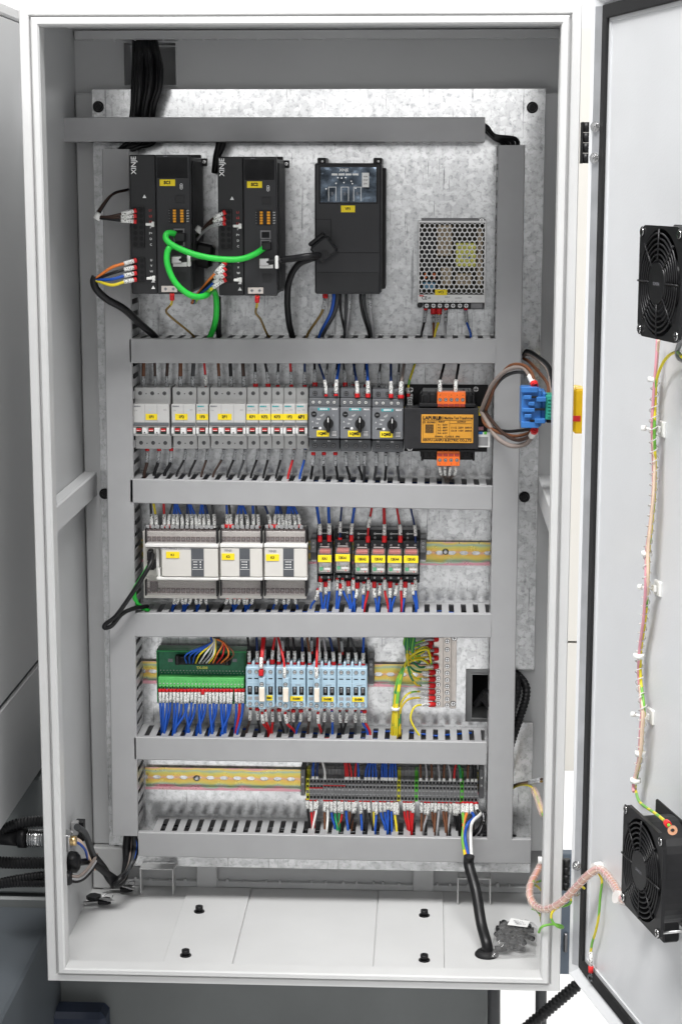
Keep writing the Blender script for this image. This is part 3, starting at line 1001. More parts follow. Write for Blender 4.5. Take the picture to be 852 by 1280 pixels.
# ================================================================ servo drives
def servo(label, px, lab, first):
    x0, y0, x1, y1 = px
    d = Dev('servo_drive', label, 'servo drive', (x0 + x1) / 2, (y0 + y1) / 2, 150, 'servo drives')
    r = d.root
    X0, X1, Z0, Z1 = d.rect(x0, y0, x1, y1, 150)
    W, Hh = X1 - X0, Z1 - Z0
    g = MB()
    g.box(X0 + 1.5, X1 - 1, Z0 + 1, Z1 - 3, 8, 138, 0, 1)
    g.build('body', 'drive', r)
    g = MB()
    for i in range(9):                      # ribs along the flank
        h = 14 + i * 12
        g.box(X1 - 1.2, X1 + .8, Z0 + 5, Z1 - 8, h, h + 8, 0, .4)
    g.build('flank_ribs', 'drive_rim', r)
    g = MB()
    g.box(X0 + 5, X1 - 3, Z0 - 2, Z1 + 2, 0, 7, 0, .6).box(X1 - 12, X1 + 6, Z1 - 14, Z1 - 3, 0, 4, 0, .6)
    g.build('mounting_foot', 'black', r)
    inst('screw', S_STEEL, r, X1 + 2, 4, Z1 - 8)
    xs = X0 + W * .435
    MB().box(X0, xs - .3, Z0, Z1, 138, 148, 0, 1.2).build('side_cover', 'drive', r)
    fc = MB().box(xs, X1, Z0, Z1, 138, 150.5, 0, 1.2).build('front_cover', 'drive_panel', r)
    F = lambda u, v: (X0 + W * u, Z1 - Hh * v)         # fractions of the front, v downwards
    def bx(name, m, u0, v0, u1, v1, h0, h1, c=.4, par=r):
        a, b = F(u0, v0), F(u1, v1)
        return MB().box(a[0], b[0], b[1], a[1], h0, h1, 0, c).build(name, m, par)
    bx('display', 'display', .46, .02, .96, .165, 150, 151)
    text('DRIVE', r, *(lambda q: (q[0], 151.2, q[1]))(F(.6, .012)), 2.2, 'ink_grey')
    text('XINJE', r, *(lambda q: (q[0], 148.4, q[1]))(F(.075, .075)), 9.6, 'print_white', rotz=math.pi / 2, bold=.12, name='brand_lettering')
    a, b = F(.50, .175), F(.755, .222)
    o = MB().box(a[0], b[0], b[1], a[1], 150.3, 151.2, 0, .2).build('name_tag', 'yellow', r)
    text(lab, o, (a[0] + b[0]) / 2, 151.4, (a[1] + b[1]) / 2, 5.8, 'ink', bold=.28)
    # usb outline, small square hatch
    q = F(.855, .225)
    MB().ring(q[0], q[1] + 2.2, 1.2, 1.9, 150.5, 150.9, 12).ring(q[0], q[1] - 2.2, 1.2, 1.9, 150.5, 150.9, 12).box(q[0] - 1.9, q[0] - 1.3, q[1] - 2.4, q[1] + 2.4, 150.5, 150.9).box(q[0] + 1.3, q[0] + 1.9, q[1] - 2.4, q[1] + 2.4, 150.5, 150.9).build('usb_port', 'print_white', r)
    bx('port_cover', 'drive_rim', .745, .285, .905, .345, 150, 150.8)
    bx('port_cover', 'drive', .762, .291, .888, .339, 150.5, 151.2)
    bx('port_cover', 'drive_rim', .745, .838, .905, .905, 150, 150.8)
    bx('port_cover', 'drive', .762, .845, .888, .898, 150.5, 151.2)
    # green/orange pin terminal with its two amber strips
    tb = bx('signal_terminal', 'black', .655, .385, .925, .488, 149, 152)
    for u0, u1 in ((.715, .765), (.835, .89)):
        for k in range(5):
            v = .39 + k * .0192
            bx('contact', 'amber', u0, v, u1, v + .015, 151.8, 154, .3, tb)
    for k in range(5):
        v = .398 + k * .0192
        text('24V', r, *(lambda q: (q[0], 151, q[1]))(F(.955, v)), 2.2, 'print_white')
        text('+', r, *(lambda q: (q[0], 151, q[1]))(F(.655, v)), 3, 'print_white')
    # network sockets
    for v0 in (.525, .592):
        s_ = bx('network_socket', 'steel_dark', .715, v0, .90, v0 + .064, 149, 152)
        bx('socket_cavity', 'void', .74, v0 + .012, .875, v0 + .055, 151.5, 152.4, .2, s_)
    bx('encoder_port', 'sticker', .70, .735, .93, .80, 149, 151.5)
    # power terminal blocks on the left
    for v0, v1, n in ((.375, .66, 7), (.735, .905, 4)):
        t = bx('power_terminal', 'black', .04, v0, .235, v1, 147, 151)
        for i in range(n):
            for u in (.085, .185):
                v = v0 + (v1 - v0) * (i + .5) / n
                q = F(u, v)
                MB().disc(q[0], q[1], 3.0, 150.4, 151.3, 10).build('terminal_hole', 'void', t)
    for i, (s_, c_) in enumerate((('L1', 'print_red'), ('L2', 'print_red'), ('L3', 'print_red'), ('P', 'print_white'), ('P+', 'print_white'), ('D', 'print_white'), ('C', 'print_white'))):
        q = F(.335, .397 + i * .041)
        text(s_, r, q[0], 148.3, q[1], 4.2, c_)
    for i, s_ in enumerate(('U', 'V', 'W', 'PE')):
        q = F(.335, .755 + i * .041)
        text(s_, r, q[0], 148.3, q[1], 4.2, 'print_white')
    for v in (.297, .905, .952):
        q = F(.36 if v > .5 else .24, v)
        k = 2.6
        MB().prism([(q[0] - k, q[1] - k * .8), (q[0] + k, q[1] - k * .8), (q[0], q[1] + k)], 148, 148.4).build('warning_triangle', 'print_white', r)
        text('!', r, q[0], 148.6, q[1] - .2, 3.2, 'ink')
    for v in (.42, .795):
        pass
    # cream cable plugs lying on the front, earth plate
    for v in (.482, .872):
        a, b = F(.255, v), F(.40, v + .028)
        MB().box(a[0], b[0], b[1] + .8, a[1] - .8, 148, 152, 0, .8).box(b[0] - 4, b[0], b[1] - 1, a[1] + 1, 148, 153, 0, .8).build('jumper_plug', 'nylon', r)
    a, b = F(.50, .94), F(.765, .985)
    e = MB().box(a[0], b[0], b[1], a[1], 150, 152, 0, .4).build('earth_plate', 'tin', r)
    for u in (.57, .70):
        q = F(u, .962)
        inst('screw', S_STEEL, e, q[0], 151.6, q[1])
    return d
SV1 = servo('black servo drive with a yellow tag, first from the left', (161, 193, 239.5, 367.5), 'SC1', True)
SV2 = servo('black servo drive with a yellow tag, second from the left', (271.5, 195.5, 346.5, 369.5), 'SC2', False)

# ================================================================ inverter
def inverter():
    h = 118
    d = Dev('frequency_inverter', 'dark inverter with a clear window and screens on top', 'inverter', 434, 285, h)
    r = d.root
    x0, x1, z0, z1 = d.rect(393, 203.5, 475.5, 367.5, h)
    MB().box(x0 + 1, x1 + .5, z0 + 1, z1 - 1, 4, 106, 0, 1.5).build('body', 'drive', r)
    MB().box(x0, x1, z0, z1, 104, h, 0, 2.2).build('front_cover', 'drive_panel', r)
    g = MB()
    g.box(x1 - .3, x1 + 5, z0 + 4, z1 - 6, 3, 60, 0, 1)
    g.build('heat_sink', 'black', r)
    for u in (.07, .93):
        x = x0 + (x1 - x0) * u
        g = MB().box(x - 6, x + 6, z1 - 4, z1 + 8, 0, 60, 0, 1)
        o = g.build('mounting_ear', 'black', r)
        inst('screw', S_SMALL, o, x + 1, 60, z1 + 3)
    a = d.rect(398.5, 206.5, 472, 254.5, h + 1)
    w = MB()
    w.box(*a, h - .5, h + 1.2, 0, 1.2)
    o = w.build('window_frame', 'black_gloss', r)
    b = d.rect(400.5, 208.5, 470, 252.5, h + 1)
    MB().box(*b, h + 1, h + 1.8, 0, .5).build('window', 'glass_sheen', o)
    kx = lambda u: b[0] + (b[1] - b[0]) * u
    kz = lambda v: b[3] - (b[3] - b[2]) * v
    text('XINJE', r, kx(.42), h + 2, kz(.085), 5, 'print_white', bold=.12, name='brand_lettering')
    for i in range(4):
        MB().box(kx(.2 + i * .125), kx(.305 + i * .125), kz(.235), kz(.18), h + 1.7, h + 2).build('indicator_label', 'sticker', o)
    for i in range(3):
        u = .14 + i * .225
        g = MB()
        g.box(kx(u), kx(u + .012), kz(.97), kz(.56), h + 1.7, h + 2.1, 0, .1).box(kx(u + .13), kx(u + .142), kz(.97), kz(.56), h + 1.7, h + 2.1, 0, .1).box(kx(u), kx(u + .142), kz(.575), kz(.56), h + 1.7, h + 2.2, 0, .1)
        g.build('digit_frame', 'print_white', o)
        text('8', r, kx(u + .07), h + 2.1, kz(.76), 6.5, 'ink_grey')
    for i, (u, v) in enumerate(((.31, .30), (.38, .31), (.45, .30), (.28, .46), (.42, .44), (.55, .40), (.57, .47), (.1, .62), (.63, .60))):
        MB().disc(kx(u), kz(v), 1.0, h + 1.7, h + 2.1, 8).build('indicator_lamp', 'chrome', o)
    s_ = MB().box(kx(.745), kx(.87), kz(.57), kz(.16), h + 1.7, h + 2.1, 0, .1).build('status_sticker', 'sticker', o)
    for i, t_ in enumerate(('RUN', 'STOP', 'JOG')):
        text(t_, r, kx(.808), h + 2.3, kz(.27 + i * .1), 2.6, 'ink')
    d.tagplate((426, 256.5, 443.5, 265), h, 'VF1', 5)
    # seams
    q = d.rect(393, 273.5, 414, 313, h)
    MB().box(q[0] + .5, q[1], q[3] - .6, q[3], h - .5, h + .25, 0, 0).box(q[1] - .7, q[1], q[2], q[3], h - .5, h + .26, 0, 0).build('cover_seam', 'void', r)
    q = d.rect(393, 315, 475, 316, h)
    MB().box(q[0] + .5, q[1] - .5, q[2], q[2] + .7, h - .5, h + .2, 0, 0).build('cover_seam', 'void', r)
    # lowered flat at lower right
    q = d.rect(394, 340, 474, 366, h)
    MB().box(q[0] + 1, q[1] - 1, q[2] + 1, q[3], h - .2, h + .9, 0, .4).build('terminal_cover', 'drive', r)
    return d
VF = inverter()

# ================================================================ power supply
def psu():
    h = 30
    d = Dev('power_supply', 'steel power supply with honeycomb vents and terminal strip', 'power supply', 564, 330, h)
    r = d.root
    x0, x1, z0, z1 = d.rect(523, 275.5, 605.5, 386, h)
    W, Hh = x1 - x0, z1 - z0
    MB().box(x0, x1 + 1.2, z0, z1, 0, 1.2, 0, .2).build('base_tray', 'steel', r)
    g = MB()
    g.box(x0, x0 + 1, z0 + 8, z1, 1.2, h, 0, .2).box(x1 - 1, x1, z0 + 8, z1, 1.2, h, 0, .2).box(x0 + 1, x1 - 1, z1 - 1, z1, 1.2, h - 7, 0, .2)
    g.box(x1 - .2, x1 + 1, z0 - 2, z1 + 2, 1.2, 26, 0, .2)
    g.build('case', 'psu_case', r)
    MB().box(x0 + 4, x1 - 10, z1 - .6, z1 + 3.5, 1, h - 8, 0, .4).build('top_lip', 'steel_dark', r)
    # honeycomb sheet
    za = d.L(564, 368.5, h)[1]
    nx, p_ = 13, (W - 3) / 13.0
    ro = p_ / math.sqrt(3)
    g = MB()
    rows = int((z1 - 3 - za) / (1.5 * ro))
    for j in range(rows):
        for i in range(nx + (j % 2)):
            cx = x0 + 1.5 + p_ * (i + .5 - .5 * (j % 2))
            cz = z1 - 3 - ro - j * 1.5 * ro
            vs_, fs = [], []
            for rr, hh in ((ro, h), (ro * .80, h), (ro * .80, h - .9)):
                for k in range(6):
                    q = math.pi / 6 + k * math.pi / 3
                    xx = min(max(cx + rr * math.cos(q), x0 + .2), x1 - .2)
                    vs_.append((xx, -hh, cz + rr * math.sin(q)))
            for k in range(6):
                e = (k + 1) % 6
                fs.append([k, e, 6 + e, 6 + k])
                fs.append([6 + k, 6 + e, 12 + e, 12 + k])
            g.add(vs_, fs)
    g.box(x0, x1, z1 - 2.9, z1, h - .9, h + .1, 0, .2).box(x0, x0 + 1.6, za, z1 - 2.9, h - .9, h + .1, 0, .2).box(x1 - 1.6, x1, za, z1 - 2.9, h - .9, h + .1, 0, .2)
    o = g.build('vent_grid', 'psu_case', r)
    cv = MB().box(x0, x1, z0 + 9, za + .6, h - 1, h + .2, 0, .3).build('rating_label', 'sticker', r)
    kz = lambda v: z0 + 9 + (za - z0 - 9) * (1 - v)
    text('CE', r, x0 + 9, h + .5, kz(.42), 6.5, 'ink', bold=.05)
    text('MW', r, x0 + 5, h + .5, kz(.13), 3.5, 'print_red', bold=.15)
    text('UK', r, x0 + 16, h + .5, kz(.42), 3.4, 'ink')
    text('INPUT', r, x0 + 42, h + .5, kz(.3), 2.6, 'ink_grey')
    text('OUTPUT', r, x0 + 58, h + .5, kz(.42), 2.6, 'ink_grey')
    text('IP20', r, x0 + 74, h + .5, kz(.3), 2.6, 'ink_grey')
    text('L   N   PE   -V   -V   +V   +V', r, x0 + 45, h + .5, kz(.86), 3.0, 'ink_grey')
    d.tagplate((543.5, 361.5, 558.5, 368.7), h + .6, 'VC1', 4.6)
    # insides seen through the vents
    ins = MB().box(x0 + 1.2, x1 - 1.2, z0 + 9, z1 - 1.2, 1.3, 3, 0, 0).build('circuit_board', 'psu_pcb', r)
    def bx(name, m, u0, v0, u1, v1, hh):
        MB().box(x0 + W * u0, x0 + W * u1, z1 - Hh * v1, z1 - Hh * v0, 3, hh, 0, 1).build(name, m, ins)
    bx('coil', 'psu_tan', .28, .05, .50, .40, 24)
    bx('coil', 'psu_tan', .34, .52, .50, .74, 24)
    bx('capacitor', 'black', .04, .14, .26, .46, 26)
    bx('capacitor', 'black', .06, .48, .27, .60, 26)
    bx('transformer', 'psu_yellow', .56, .25, .86, .52, 27)
    bx('relay_case', 'psu_blue', .07, .70, .26, .78, 26)
    bx('choke', 'orange', .09, .57, .13, .66, 26)
    bx('choke', 'orange', .22, .57, .26, .66, 26)
    bx('heat_spreader', 'psu_tan', .88, .08, .96, .74, 22)
    bx('heat_spreader', 'psu_tan', .56, .60, .80, .74, 18)
    text('YX4', ins, x0 + W * .71, 27.3, z1 - Hh * .42, 7, 'blue_block', bold=.1)
    # terminal strip
    q = d.rect(529, 378, 604, 386.5, 24)
    t = MB().box(*q, 1.2, 20, 0, .6).build('terminal_strip', 'black', r)
    for px in (533, 541.5, 549.5, 558, 566, 574.5, 582.5):
        a = d.L(px, 382, 22)
        inst('screw', S_BIG, t, a[0], 20, a[1], .95)
    a = d.L(524.5, 381.5, 24)
    MB().disc(a[0], a[1], 4, 1, 20, 14).build('post', 'black', r)
    q = d.rect(588, 378.5, 603, 386, 24)
    MB().box(*q, 19, 21.5, 0, .5).build('strip_cover', 'steel_dark', t)
    a = d.L(602, 276, h)
    inst('screw', S_BIG, r, a[0], h - 7, a[1], 1.2)
    return d
PS = psu()

# ================================================================ circuit breakers
# shared pole meshes in local mm: x across, z from the rail centre
def rounded(b, x0, x1, z0, z1, h0, h1, mi=0):
    return b.box(x0, x1, z0, z1, h0, h1, mi, .7)
PW = 17.75
def breaker(label, n, px0, lab, tagspan, ordl):
    """n poles, left edge px0 on the upper step"""
    hs, hf = 47, 62
    cx = px0 + n * 15.15 / 2
    d = Dev('circuit_breaker', label, 'circuit breaker', cx, 494, hs, 'circuit breakers in a row')
    r = d.root
    w = n * PW / 2 - .25
    a = d.L(cx, 484, hs)[1]; b_ = d.L(cx, 505, hs)[1]
    e = d.L(cx, 545, hs)[1]; f = d.L(cx, 561, hs)[1]
    c0 = d.L(cx, 505, hf)[1]; c1 = d.L(cx, 546, hf)[1]
    MB().box(-w, w, f, a, 4, hs - 8, 0, .8).build('body', 'breaker', r)
    sh = MB()
    sh.box(-w, w, b_ - 3, a, hs - 8, hs, 0, 1).build('upper_step', 'breaker', r)
    MB().box(-w, w, f, e + 2, hs - 8, hs, 0, 1).build('lower_step', 'breaker', r)
    MB().box(-w, w, c1 + 1, c0, hs - 8, hf, 0, 1).build('front', 'breaker_face', r)
    for i in range(n):
        x = (i - (n - 1) / 2) * PW
        for px_y, nm in ((491.5, 'screw'), (553.5, 'screw')):
            z = d.L(cx, px_y, hs)[1]
            inst(nm, S_BRK, r, x, hs, z)
        if i:
            xx = x - PW / 2
            for py in (492, 554):
                z = d.L(cx, py, hs)[1]
                MB().disc(xx, z, .9, hs - .5, hs + .15, 8).build('rivet', 'ink', r)
        # moulded arcs
        z = d.L(cx, 499, hs)[1]
        MB().box(x - 6.5, x + 6.5, z - .3, z + .3, hs - .4, hs + .5, 0, .2).box(x - 6.9, x - 6.4, z - 4, z, hs - .4, hs + .5, 0, .2).box(x + 6.4, x + 6.9, z - 4, z, hs - .4, hs + .5, 0, .2).build('moulded_line', 'breaker', r)
        if i < n and i:
            zt = c0 - 1
            MB().box(x - PW / 2 - .2, x - PW / 2 + .2, c1 + 2, c0 - .5, hf - .2, hf + .12, 0, 0).build('pole_seam', 'ink_grey', r)
    st = d.L(cx, 528, hf)[1]; sb = d.L(cx, 532, hf)[1]
    MB().box(-w + .5, w - .5, sb, st, hf - .5, hf + 2.2, 0, .8).build('strip', 'breaker_strip', r)
    t0 = d.L(cx, 534, hf)[1]; t1 = d.L(cx, 542.5, hf)[1]
    for i in range(n):
        x = (i - (n - 1) / 2) * PW
        tg = MB().box(x - 4.3, x + 4.3, t1, t0, hf - 1, hf + .4, 0, .3).build('toggle_slot', 'toggle_dark', r)
        MB().box(x - 3.4, x + 3.4, t1 + 4.4, t0 - 1.6, hf, hf + 4, 0, .4).build('red_flag', 'red', tg)
        MB().box(x - 3.2, x + 3.2, t1 + 5.4, t1 + 6.1, hf + 3.8, hf + 4.3, 0, .1).build('flag_print', 'print_white', tg)
        g = MB()
        if i < n - 1:
            g.box(x + PW / 2 - 4, x + PW / 2 + 4, t1 + .8, t0 - .4, hf, hf + 5.5, 0, .9)
        if i == 0:
            g.box(x - PW / 2 + .4, x - 5, t1 + .8, t0 - .4, hf, hf + 5, 0, .8)
        if i == n - 1:
            g.box(x + 5, x + PW / 2 - .4, t1 + .8, t0 - .4, hf, hf + 5, 0, .8)
        g.build('toggle', 'toggle', r)
        if i < n - 1:
            xx = x + PW / 2
            MB().prism([(xx - 1.4, t1 + 2), (xx + 1.4, t1 + 2), (xx, t1 + 4.4)], hf + 5.3, hf + 5.8).build('toggle_mark', 'ink', r)
    # maker's print and yellow tag
    zp = d.L(cx, 508, hf)[1]
    text('SIEMENS', r, -w + 6.5, hf + .2, zp, 2.6, 'teal' if 'last' in ordl or n == 1 else 'ink_grey', bold=.12, name='brand_lettering')
    text('C16', r, -w + 4.5, hf + .2, zp - 6, 2.4, 'ink_grey')
    text('5SY6', r, w - 6, hf + .2, zp - 5, 2.2, 'ink_grey')
    if n > 1:
        MB().disc(-w + PW * 1.4, zp - 5.5, 1.3, hf - .2, hf + .2, 8).build('test_mark', 'contactor_light', r)
    ty = d.L(cx, 521, hf)[1]
    tw = tagspan
    tp = MB().box(tw[0], tw[1], ty - 4.4, ty + 4.4, hf - .4, hf + .8, 0, .2).build('name_tag', 'yellow', r)
    text(lab, tp, (tw[0] + tw[1]) / 2, hf + 1, ty, 5.6 if lab != '6F1' else 6.6, 'ink', bold=.2 if lab != '6F1' else .35)
    return d
BRK = []
spec = [('three pole breaker, leftmost in the breaker row', 3, 167.6, '1F1', (-8, 9), 'a'),
        ('two pole breaker with a single yellow tag', 2, 215.5, '1F2', (-12, 6), 'b'),
        ('single pole breaker between the two pole and second three pole breaker', 1, 246.4, '1F3', (-8.5, 8.5), 'c'),
        ('three pole breaker in the middle of the row', 3, 262.7, '2F1', (-14, 6), 'd'),
        ('single pole breaker touching the second three pole breaker', 1, 308.8, 'KF1', (-8.6, 8.9), 'e'),
        ('second of the five adjoining single pole breakers', 1, 324.2, 'KF2', (-8.9, 8.4), 'f'),
        ('third of the five adjoining single pole breakers', 1, 339.6, 'KF3', (-8.6, 8.9), 'g'),
        ('fourth of the five adjoining single pole breakers', 1, 354.9, '1F2', (-8.9, 8.9), 'h'),
        ('single pole breaker with the boldest tag, beside the dark motor breakers', 1, 370.2, '6F1', (-8.9, 8.4), 'last')]
for lb, n, x, t_, ts, k in spec:
    BRK.append(breaker(lb, n, x, t_, ts, k))

# ================================================================ motor protection breakers
def motor(label, x0, x1, dy, lab, last):
    h = 78
    cx = (x0 + x1) / 2
    d = Dev('motor_breaker', label, 'motor breaker', cx, 520 + dy, h, 'motor protection breakers')
    r = d.root
    zz = lambda py, hh=h: d.L(cx, py + dy, hh)[1]
    w = (d.L(x1, 520, h)[0] - d.L(x0, 520, h)[0]) / 2 - .3
    MB().box(-w, w, zz(563, 66), zz(484, 60), 5, 58, 0, .8).build('body', 'motor_dark', r)
    MB().box(-w, w, zz(497, 66), zz(485.5, 66), 56, 66, 0, 1).build('upper_terminal', 'motor_grey', r)
    MB().box(-w, w, zz(508, 72), zz(497.5, 72), 56, 72, 0, 1).build('middle_terminal', 'motor_grey', r)
    MB().box(-w, w, zz(548), zz(508.5), 56, h, 0, 1).build('front_panel', 'motor_face', r)
    MB().box(-w, w, zz(564, 68), zz(549, 68), 56, 68, 0, 1).build('lower_terminal', 'motor_dark', r)
    g = MB()
    for i in range(9):
        x = -w + 2 + i * (2 * w - 4) / 8
        g.box(x - .7, x + .7, zz(485, 60) - .5, zz(485, 60) + 4, 40, 56, 0, .2)
    g.build('top_ribs', 'motor_dark', r)
    for u in (-.62, 0, .60):
        inst('screw', S_MOT, r, u * w, 66, zz(491.5, 66), 1.15)
        inst('screw', S_MOT, r, u * w, 68, zz(557, 68), 1.15)
    for u in (-.72, -.30, .24, .66):
        inst('screw', S_MOTW, r, u * w, 72, zz(502.5, 72), 1.05)
    MB().box(-w * .40, w * .36, zz(513), zz(509.7), h - .3, h + .3, 0, .1).build('brand_plate', 'teal', r)
    text('SIEMENS', r, -w * .02, h + .5, zz(511.3), 2.9, 'print_white', bold=.1, name='brand_lettering')
    text('SIRIUS', r, w * .70, h + .4, zz(511.3), 3.0, 'print_white', bold=.08, name='brand_lettering')
    # rotary handle
    kx, kz_ = w * .30, zz(529)
    k = MB()
    k.disc(kx, kz_, 7.2, h - .5, h + 7, 24)
    k.box(kx - 2.6, kx + 2.6, kz_ - 12, kz_ + 11, h + 1, h + 12, 0, 1.6)
    o = k.build('rotary_handle', 'black', r)
    MB().box(kx - .7, kx + .7, kz_ + 3, kz_ + 9.5, h + 11.8, h + 12.4, 0, .1).build('pointer', 'sticker', o)
    # setting dial
    dx, dzz = -w * .66, zz(517.5)
    k = MB().ring(dx, dzz, 2.8, 4.0, h - .2, h + .8, 18).disc(dx, dzz, 2.6, h - .2, h + .5, 14).build('setting_dial', 'black', r)
    MB().box(dx - 2, dx + 2, dzz - .5, dzz + .5, h + .4, h + .9, 0, .1).build('dial_slot', 'chrome', k)
    for (u, py, s_) in ((-.1, 519, 'TEST'), (.62, 519, '1'), (-.75, 527, 'A'), (-.45, 529, '2.8'), (-.72, 534, '4'), (-.35, 524, 'TRIP')):
        text(s_, r, u * w, h + .3, zz(py), 3, 'print_white', rotz=.5 if s_ == 'TEST' else 0)
    MB().box(-w * .70, -w * .38, zz(536), zz(534), h - .2, h + .5, 0, .1).build('slot', 'void', r)
    MB().disc(-w * .24, zz(535), 1.9, h - .2, h + .5, 12).build('test_button', 'print_white', r)
    MB().box(w * .48, w * .86, zz(545.5), zz(538.5), h - .2, h + .25, 0, .1).build('rating_print', 'clamp_grey', r)
    for i in range(4):
        MB().box(w * .52, w * .82, zz(544.5 - i * 1.7), zz(544.0 - i * 1.7), h, h + .4, 0, 0).build('print_line', 'sticker', r)
    text('CE', r, -w * .62, 68.3, zz(550.7, 68), 2.6, 'print_white')
    text('3RV', r, w * .3, 68.3, zz(551.2, 68), 2.4, 'print_white')
    q = (-w * .48, w * .34, zz(545.5), zz(538))
    t = MB().box(*q, h - .2, h + 1.4, 0, .2).build('name_tag', 'yellow', r)
    text(lab, t, (q[0] + q[1]) / 2 + (-.5), h + 1.7, (q[2] + q[3]) / 2, 5.4, 'ink', bold=.25)
    return d
M1 = motor('motor breaker with rotary knob next to the white breakers', 385.5, 424, 0, '1QM1', 0)
M2 = motor('motor breaker with rotary knob, the middle one of three', 424.6, 463.6, .3, '1QM2', 0)
M3 = motor('motor breaker with rotary knob beside the black transformer', 464.4, 504, 1.2, '1QM3', 1)

# ================================================================ transformer
def transformer():
    h = 88
    d = Dev('control_transformer', 'black control transformer with orange terminals and an amber rating plate', 'transformer', 558, 535, h)
    r = d.root
    def R_(x0, y0, x1, y1, hh):
        return d.rect(x0, y0, x1, y1, hh)
    MB().box(*R_(505.5, 480.5, 608.5, 565, 6), 0, 4, 0, .5).build('base_plate', 'iron_black', r)
    g = MB()
    for i in range(14):
        g.box(*R_(505.5, 511.5, 597, 560, h), 8 + i * 5.6, 12.6 + i * 5.6, 0, .2)
    g.build('laminated_core', 'iron_black', r)
    MB().box(*R_(504.8, 510.5, 597.5, 561.5, h), 80, 86, 0, .6).build('core_clamp', 'iron_black', r)
    MB().box(*R_(524, 489.5, 593, 513, 70), 14, 70, 0, 5).build('coil', 'black', r)
    MB().box(*R_(525, 556, 593, 575.5, 70), 14, 70, 0, 5).build('coil', 'black', r)
    fl_ = MB().box(*R_(523.5, 504, 594, 509, 78), 30, 80, 0, 1)
    fl2 = MB().box(*R_(523.5, 561, 594, 565, 78), 30, 80, 0, 1)
    for px in (526, 534, 543, 578, 584, 590):
        fl2.box(*R_(px, 563, px + 3, 576 if px in (526, 590) else 572, 74), 30, 74, 0, 1)
        fl_.box(*R_(px, 490 if px not in (526, 590) else 494, px + 3, 506, 74), 30, 74, 0, 1)
    fl_.build('bobbin_flange', 'black_matt', r)
    fl2.build('bobbin_flange', 'black_matt', r)
    for (x0, y0, x1, y1, n, up) in ((546.3, 490.5, 581.5, 509.5, 5, 1), (546, 562.5, 574.3, 583, 4, 0)):
        q = R_(x0, y0, x1, y1, 84)
        t = MB().box(*q, 60, 80, 0, .6).build('terminal_block', 'orange', r)
        wz = q[3] - q[2]
        zs, zo = (q[2] + wz * .50, q[2] + wz * .14) if up else (q[2] + wz * .36, q[2] + wz * .68)
        for i in range(n):
            cx = q[0] + (q[1] - q[0]) * (i + .5) / n
            hw = (q[1] - q[0]) / n * .40
            inst('screw', S_STEEL, t, cx, 80, zs, .86)
            MB().box(cx - hw, cx + hw, zo - 1.9, zo + 1.9, 79.5, 80.6, 0, .1).build('clamp_slot', 'relay_red', t)
            if i:
                MB().box(cx - hw * 1.25 - .3, cx - hw * 1.25 + .3, q[2], q[3], 79.8, 81, 0, .1).build('divider', 'orange', t)
            text(str(i), t, cx, 80.2, q[2] + wz * (.80 if up else .12), 2.6, 'ink')
    q = R_(526.5, 518, 591, 554, h)
    p_ = MB().box(*q, 85.5, h - .9, 0, .4).build('rating_plate', 'label_gold', r)
    hh = h - .7
    W, Hh = q[1] - q[0], q[3] - q[2]
    k = lambda u, v: (q[0] + W * u, q[3] - Hh * v)
    def tx(s_, u, v, size, bold=.1, align='CENTER', xs=1):
        a = k(u, v)
        text(s_, p_, a[0], hh, a[1], size, 'ink', bold=bold, align=align, xs=xs)
    tx('LAPURLE', .20, .125, 6.4, .28)
    tx('JBK5 Machine Tool Transformer', .66, .125, 5.2, .12, xs=.72)
    tx('CE  ISO9001', .15, .28, 3.6)
    tx('INPUT', .39, .26, 3.2)
    tx('OUTPUT', .77, .26, 3.2)
    for i, s_ in enumerate(('0-1  220V', '0-2  380V', '0-3  400V', '0-4  415V')):
        tx(s_, .41, .36 + i * .10, 3.4, .06)
    tx('11-12  220V  500VA', .77, .46, 3.6, .08)
    tx('13-14  110V  200VA', .77, .57, 3.6, .08)
    tx('50/60Hz   CLASS B   IP00', .5, .775, 3.4, .06)
    tx('XINYU LANPU ELECTRIC CO.,LTD', .5, .905, 4.6, .14)
    g = MB()
    for (u0, v0, u1, v1) in ((.03, .20, .97, .21), (.03, .83, .97, .84), (.29, .20, .295, .76), (.54, .20, .545, .76), (.03, .20, .034, .84), (.966, .20, .97, .84), (.54, .31, .97, .318)):
        a, b = k(u0, v0), k(u1, v1)
        g.box(a[0], b[0], b[1], a[1], hh - .2, hh + .15, 0, 0)
    g.build('plate_lines', 'ink', p_)
    a, b = k(.075, .35), k(.235, .65)
    MB().box(a[0], b[0], b[1], a[1], hh - .2, hh + .1, 0, 0).build('print_block', 'mudlabel' if 'mudlabel' in MATS else 'ink', p_)
    s_ = MB().box(*R_(595, 540.5, 612, 559, 78), 74, 78, 0, .3).build('side_sticker', 'sticker', r)
    q = R_(595, 539.5, 612, 543, 78)
    MB().box(q[0] + 1, q[0] + 9, q[2], q[3], 78, 78.4, 0, 0).build('blue_band', 'blue_block', s_)
    MB().box(q[0] + 11, q[0] + 15, q[2], q[3], 78, 78.4, 0, 0).build('green_band', 'term_lime', s_)
    q = R_(597.5, 546, 609.5, 557, 78)
    MB().box(*q, 78, 78.25, 0, 0).build('print_block', 'term_grey', s_)
    q = R_(595.5, 513, 601, 519.5, 70)
    MB().box(*q, 60, 70, 0, .5).build('yellow_marker', 'yellow', r)
    for px, py in ((509.5, 487), (513, 487), (594.5, 486.5), (512, 561)):
        a = d.L(px, py, 6)
        inst('screw', S_BIG, r, a[0], 4, a[1], 1.2)
    e = MB().box(*R_(508, 495, 516, 507, 40), 4, 40, 0, .8).build('earth_stud', 'steel', r)
    a = d.L(512, 501.5, 41)
    inst('screw', S_BIG, e, a[0], 40, a[1], 1.1)
    return d
mat('mudlabel', (0.10, 0.05, 0.01), 0.5, var=.9, scale=900)
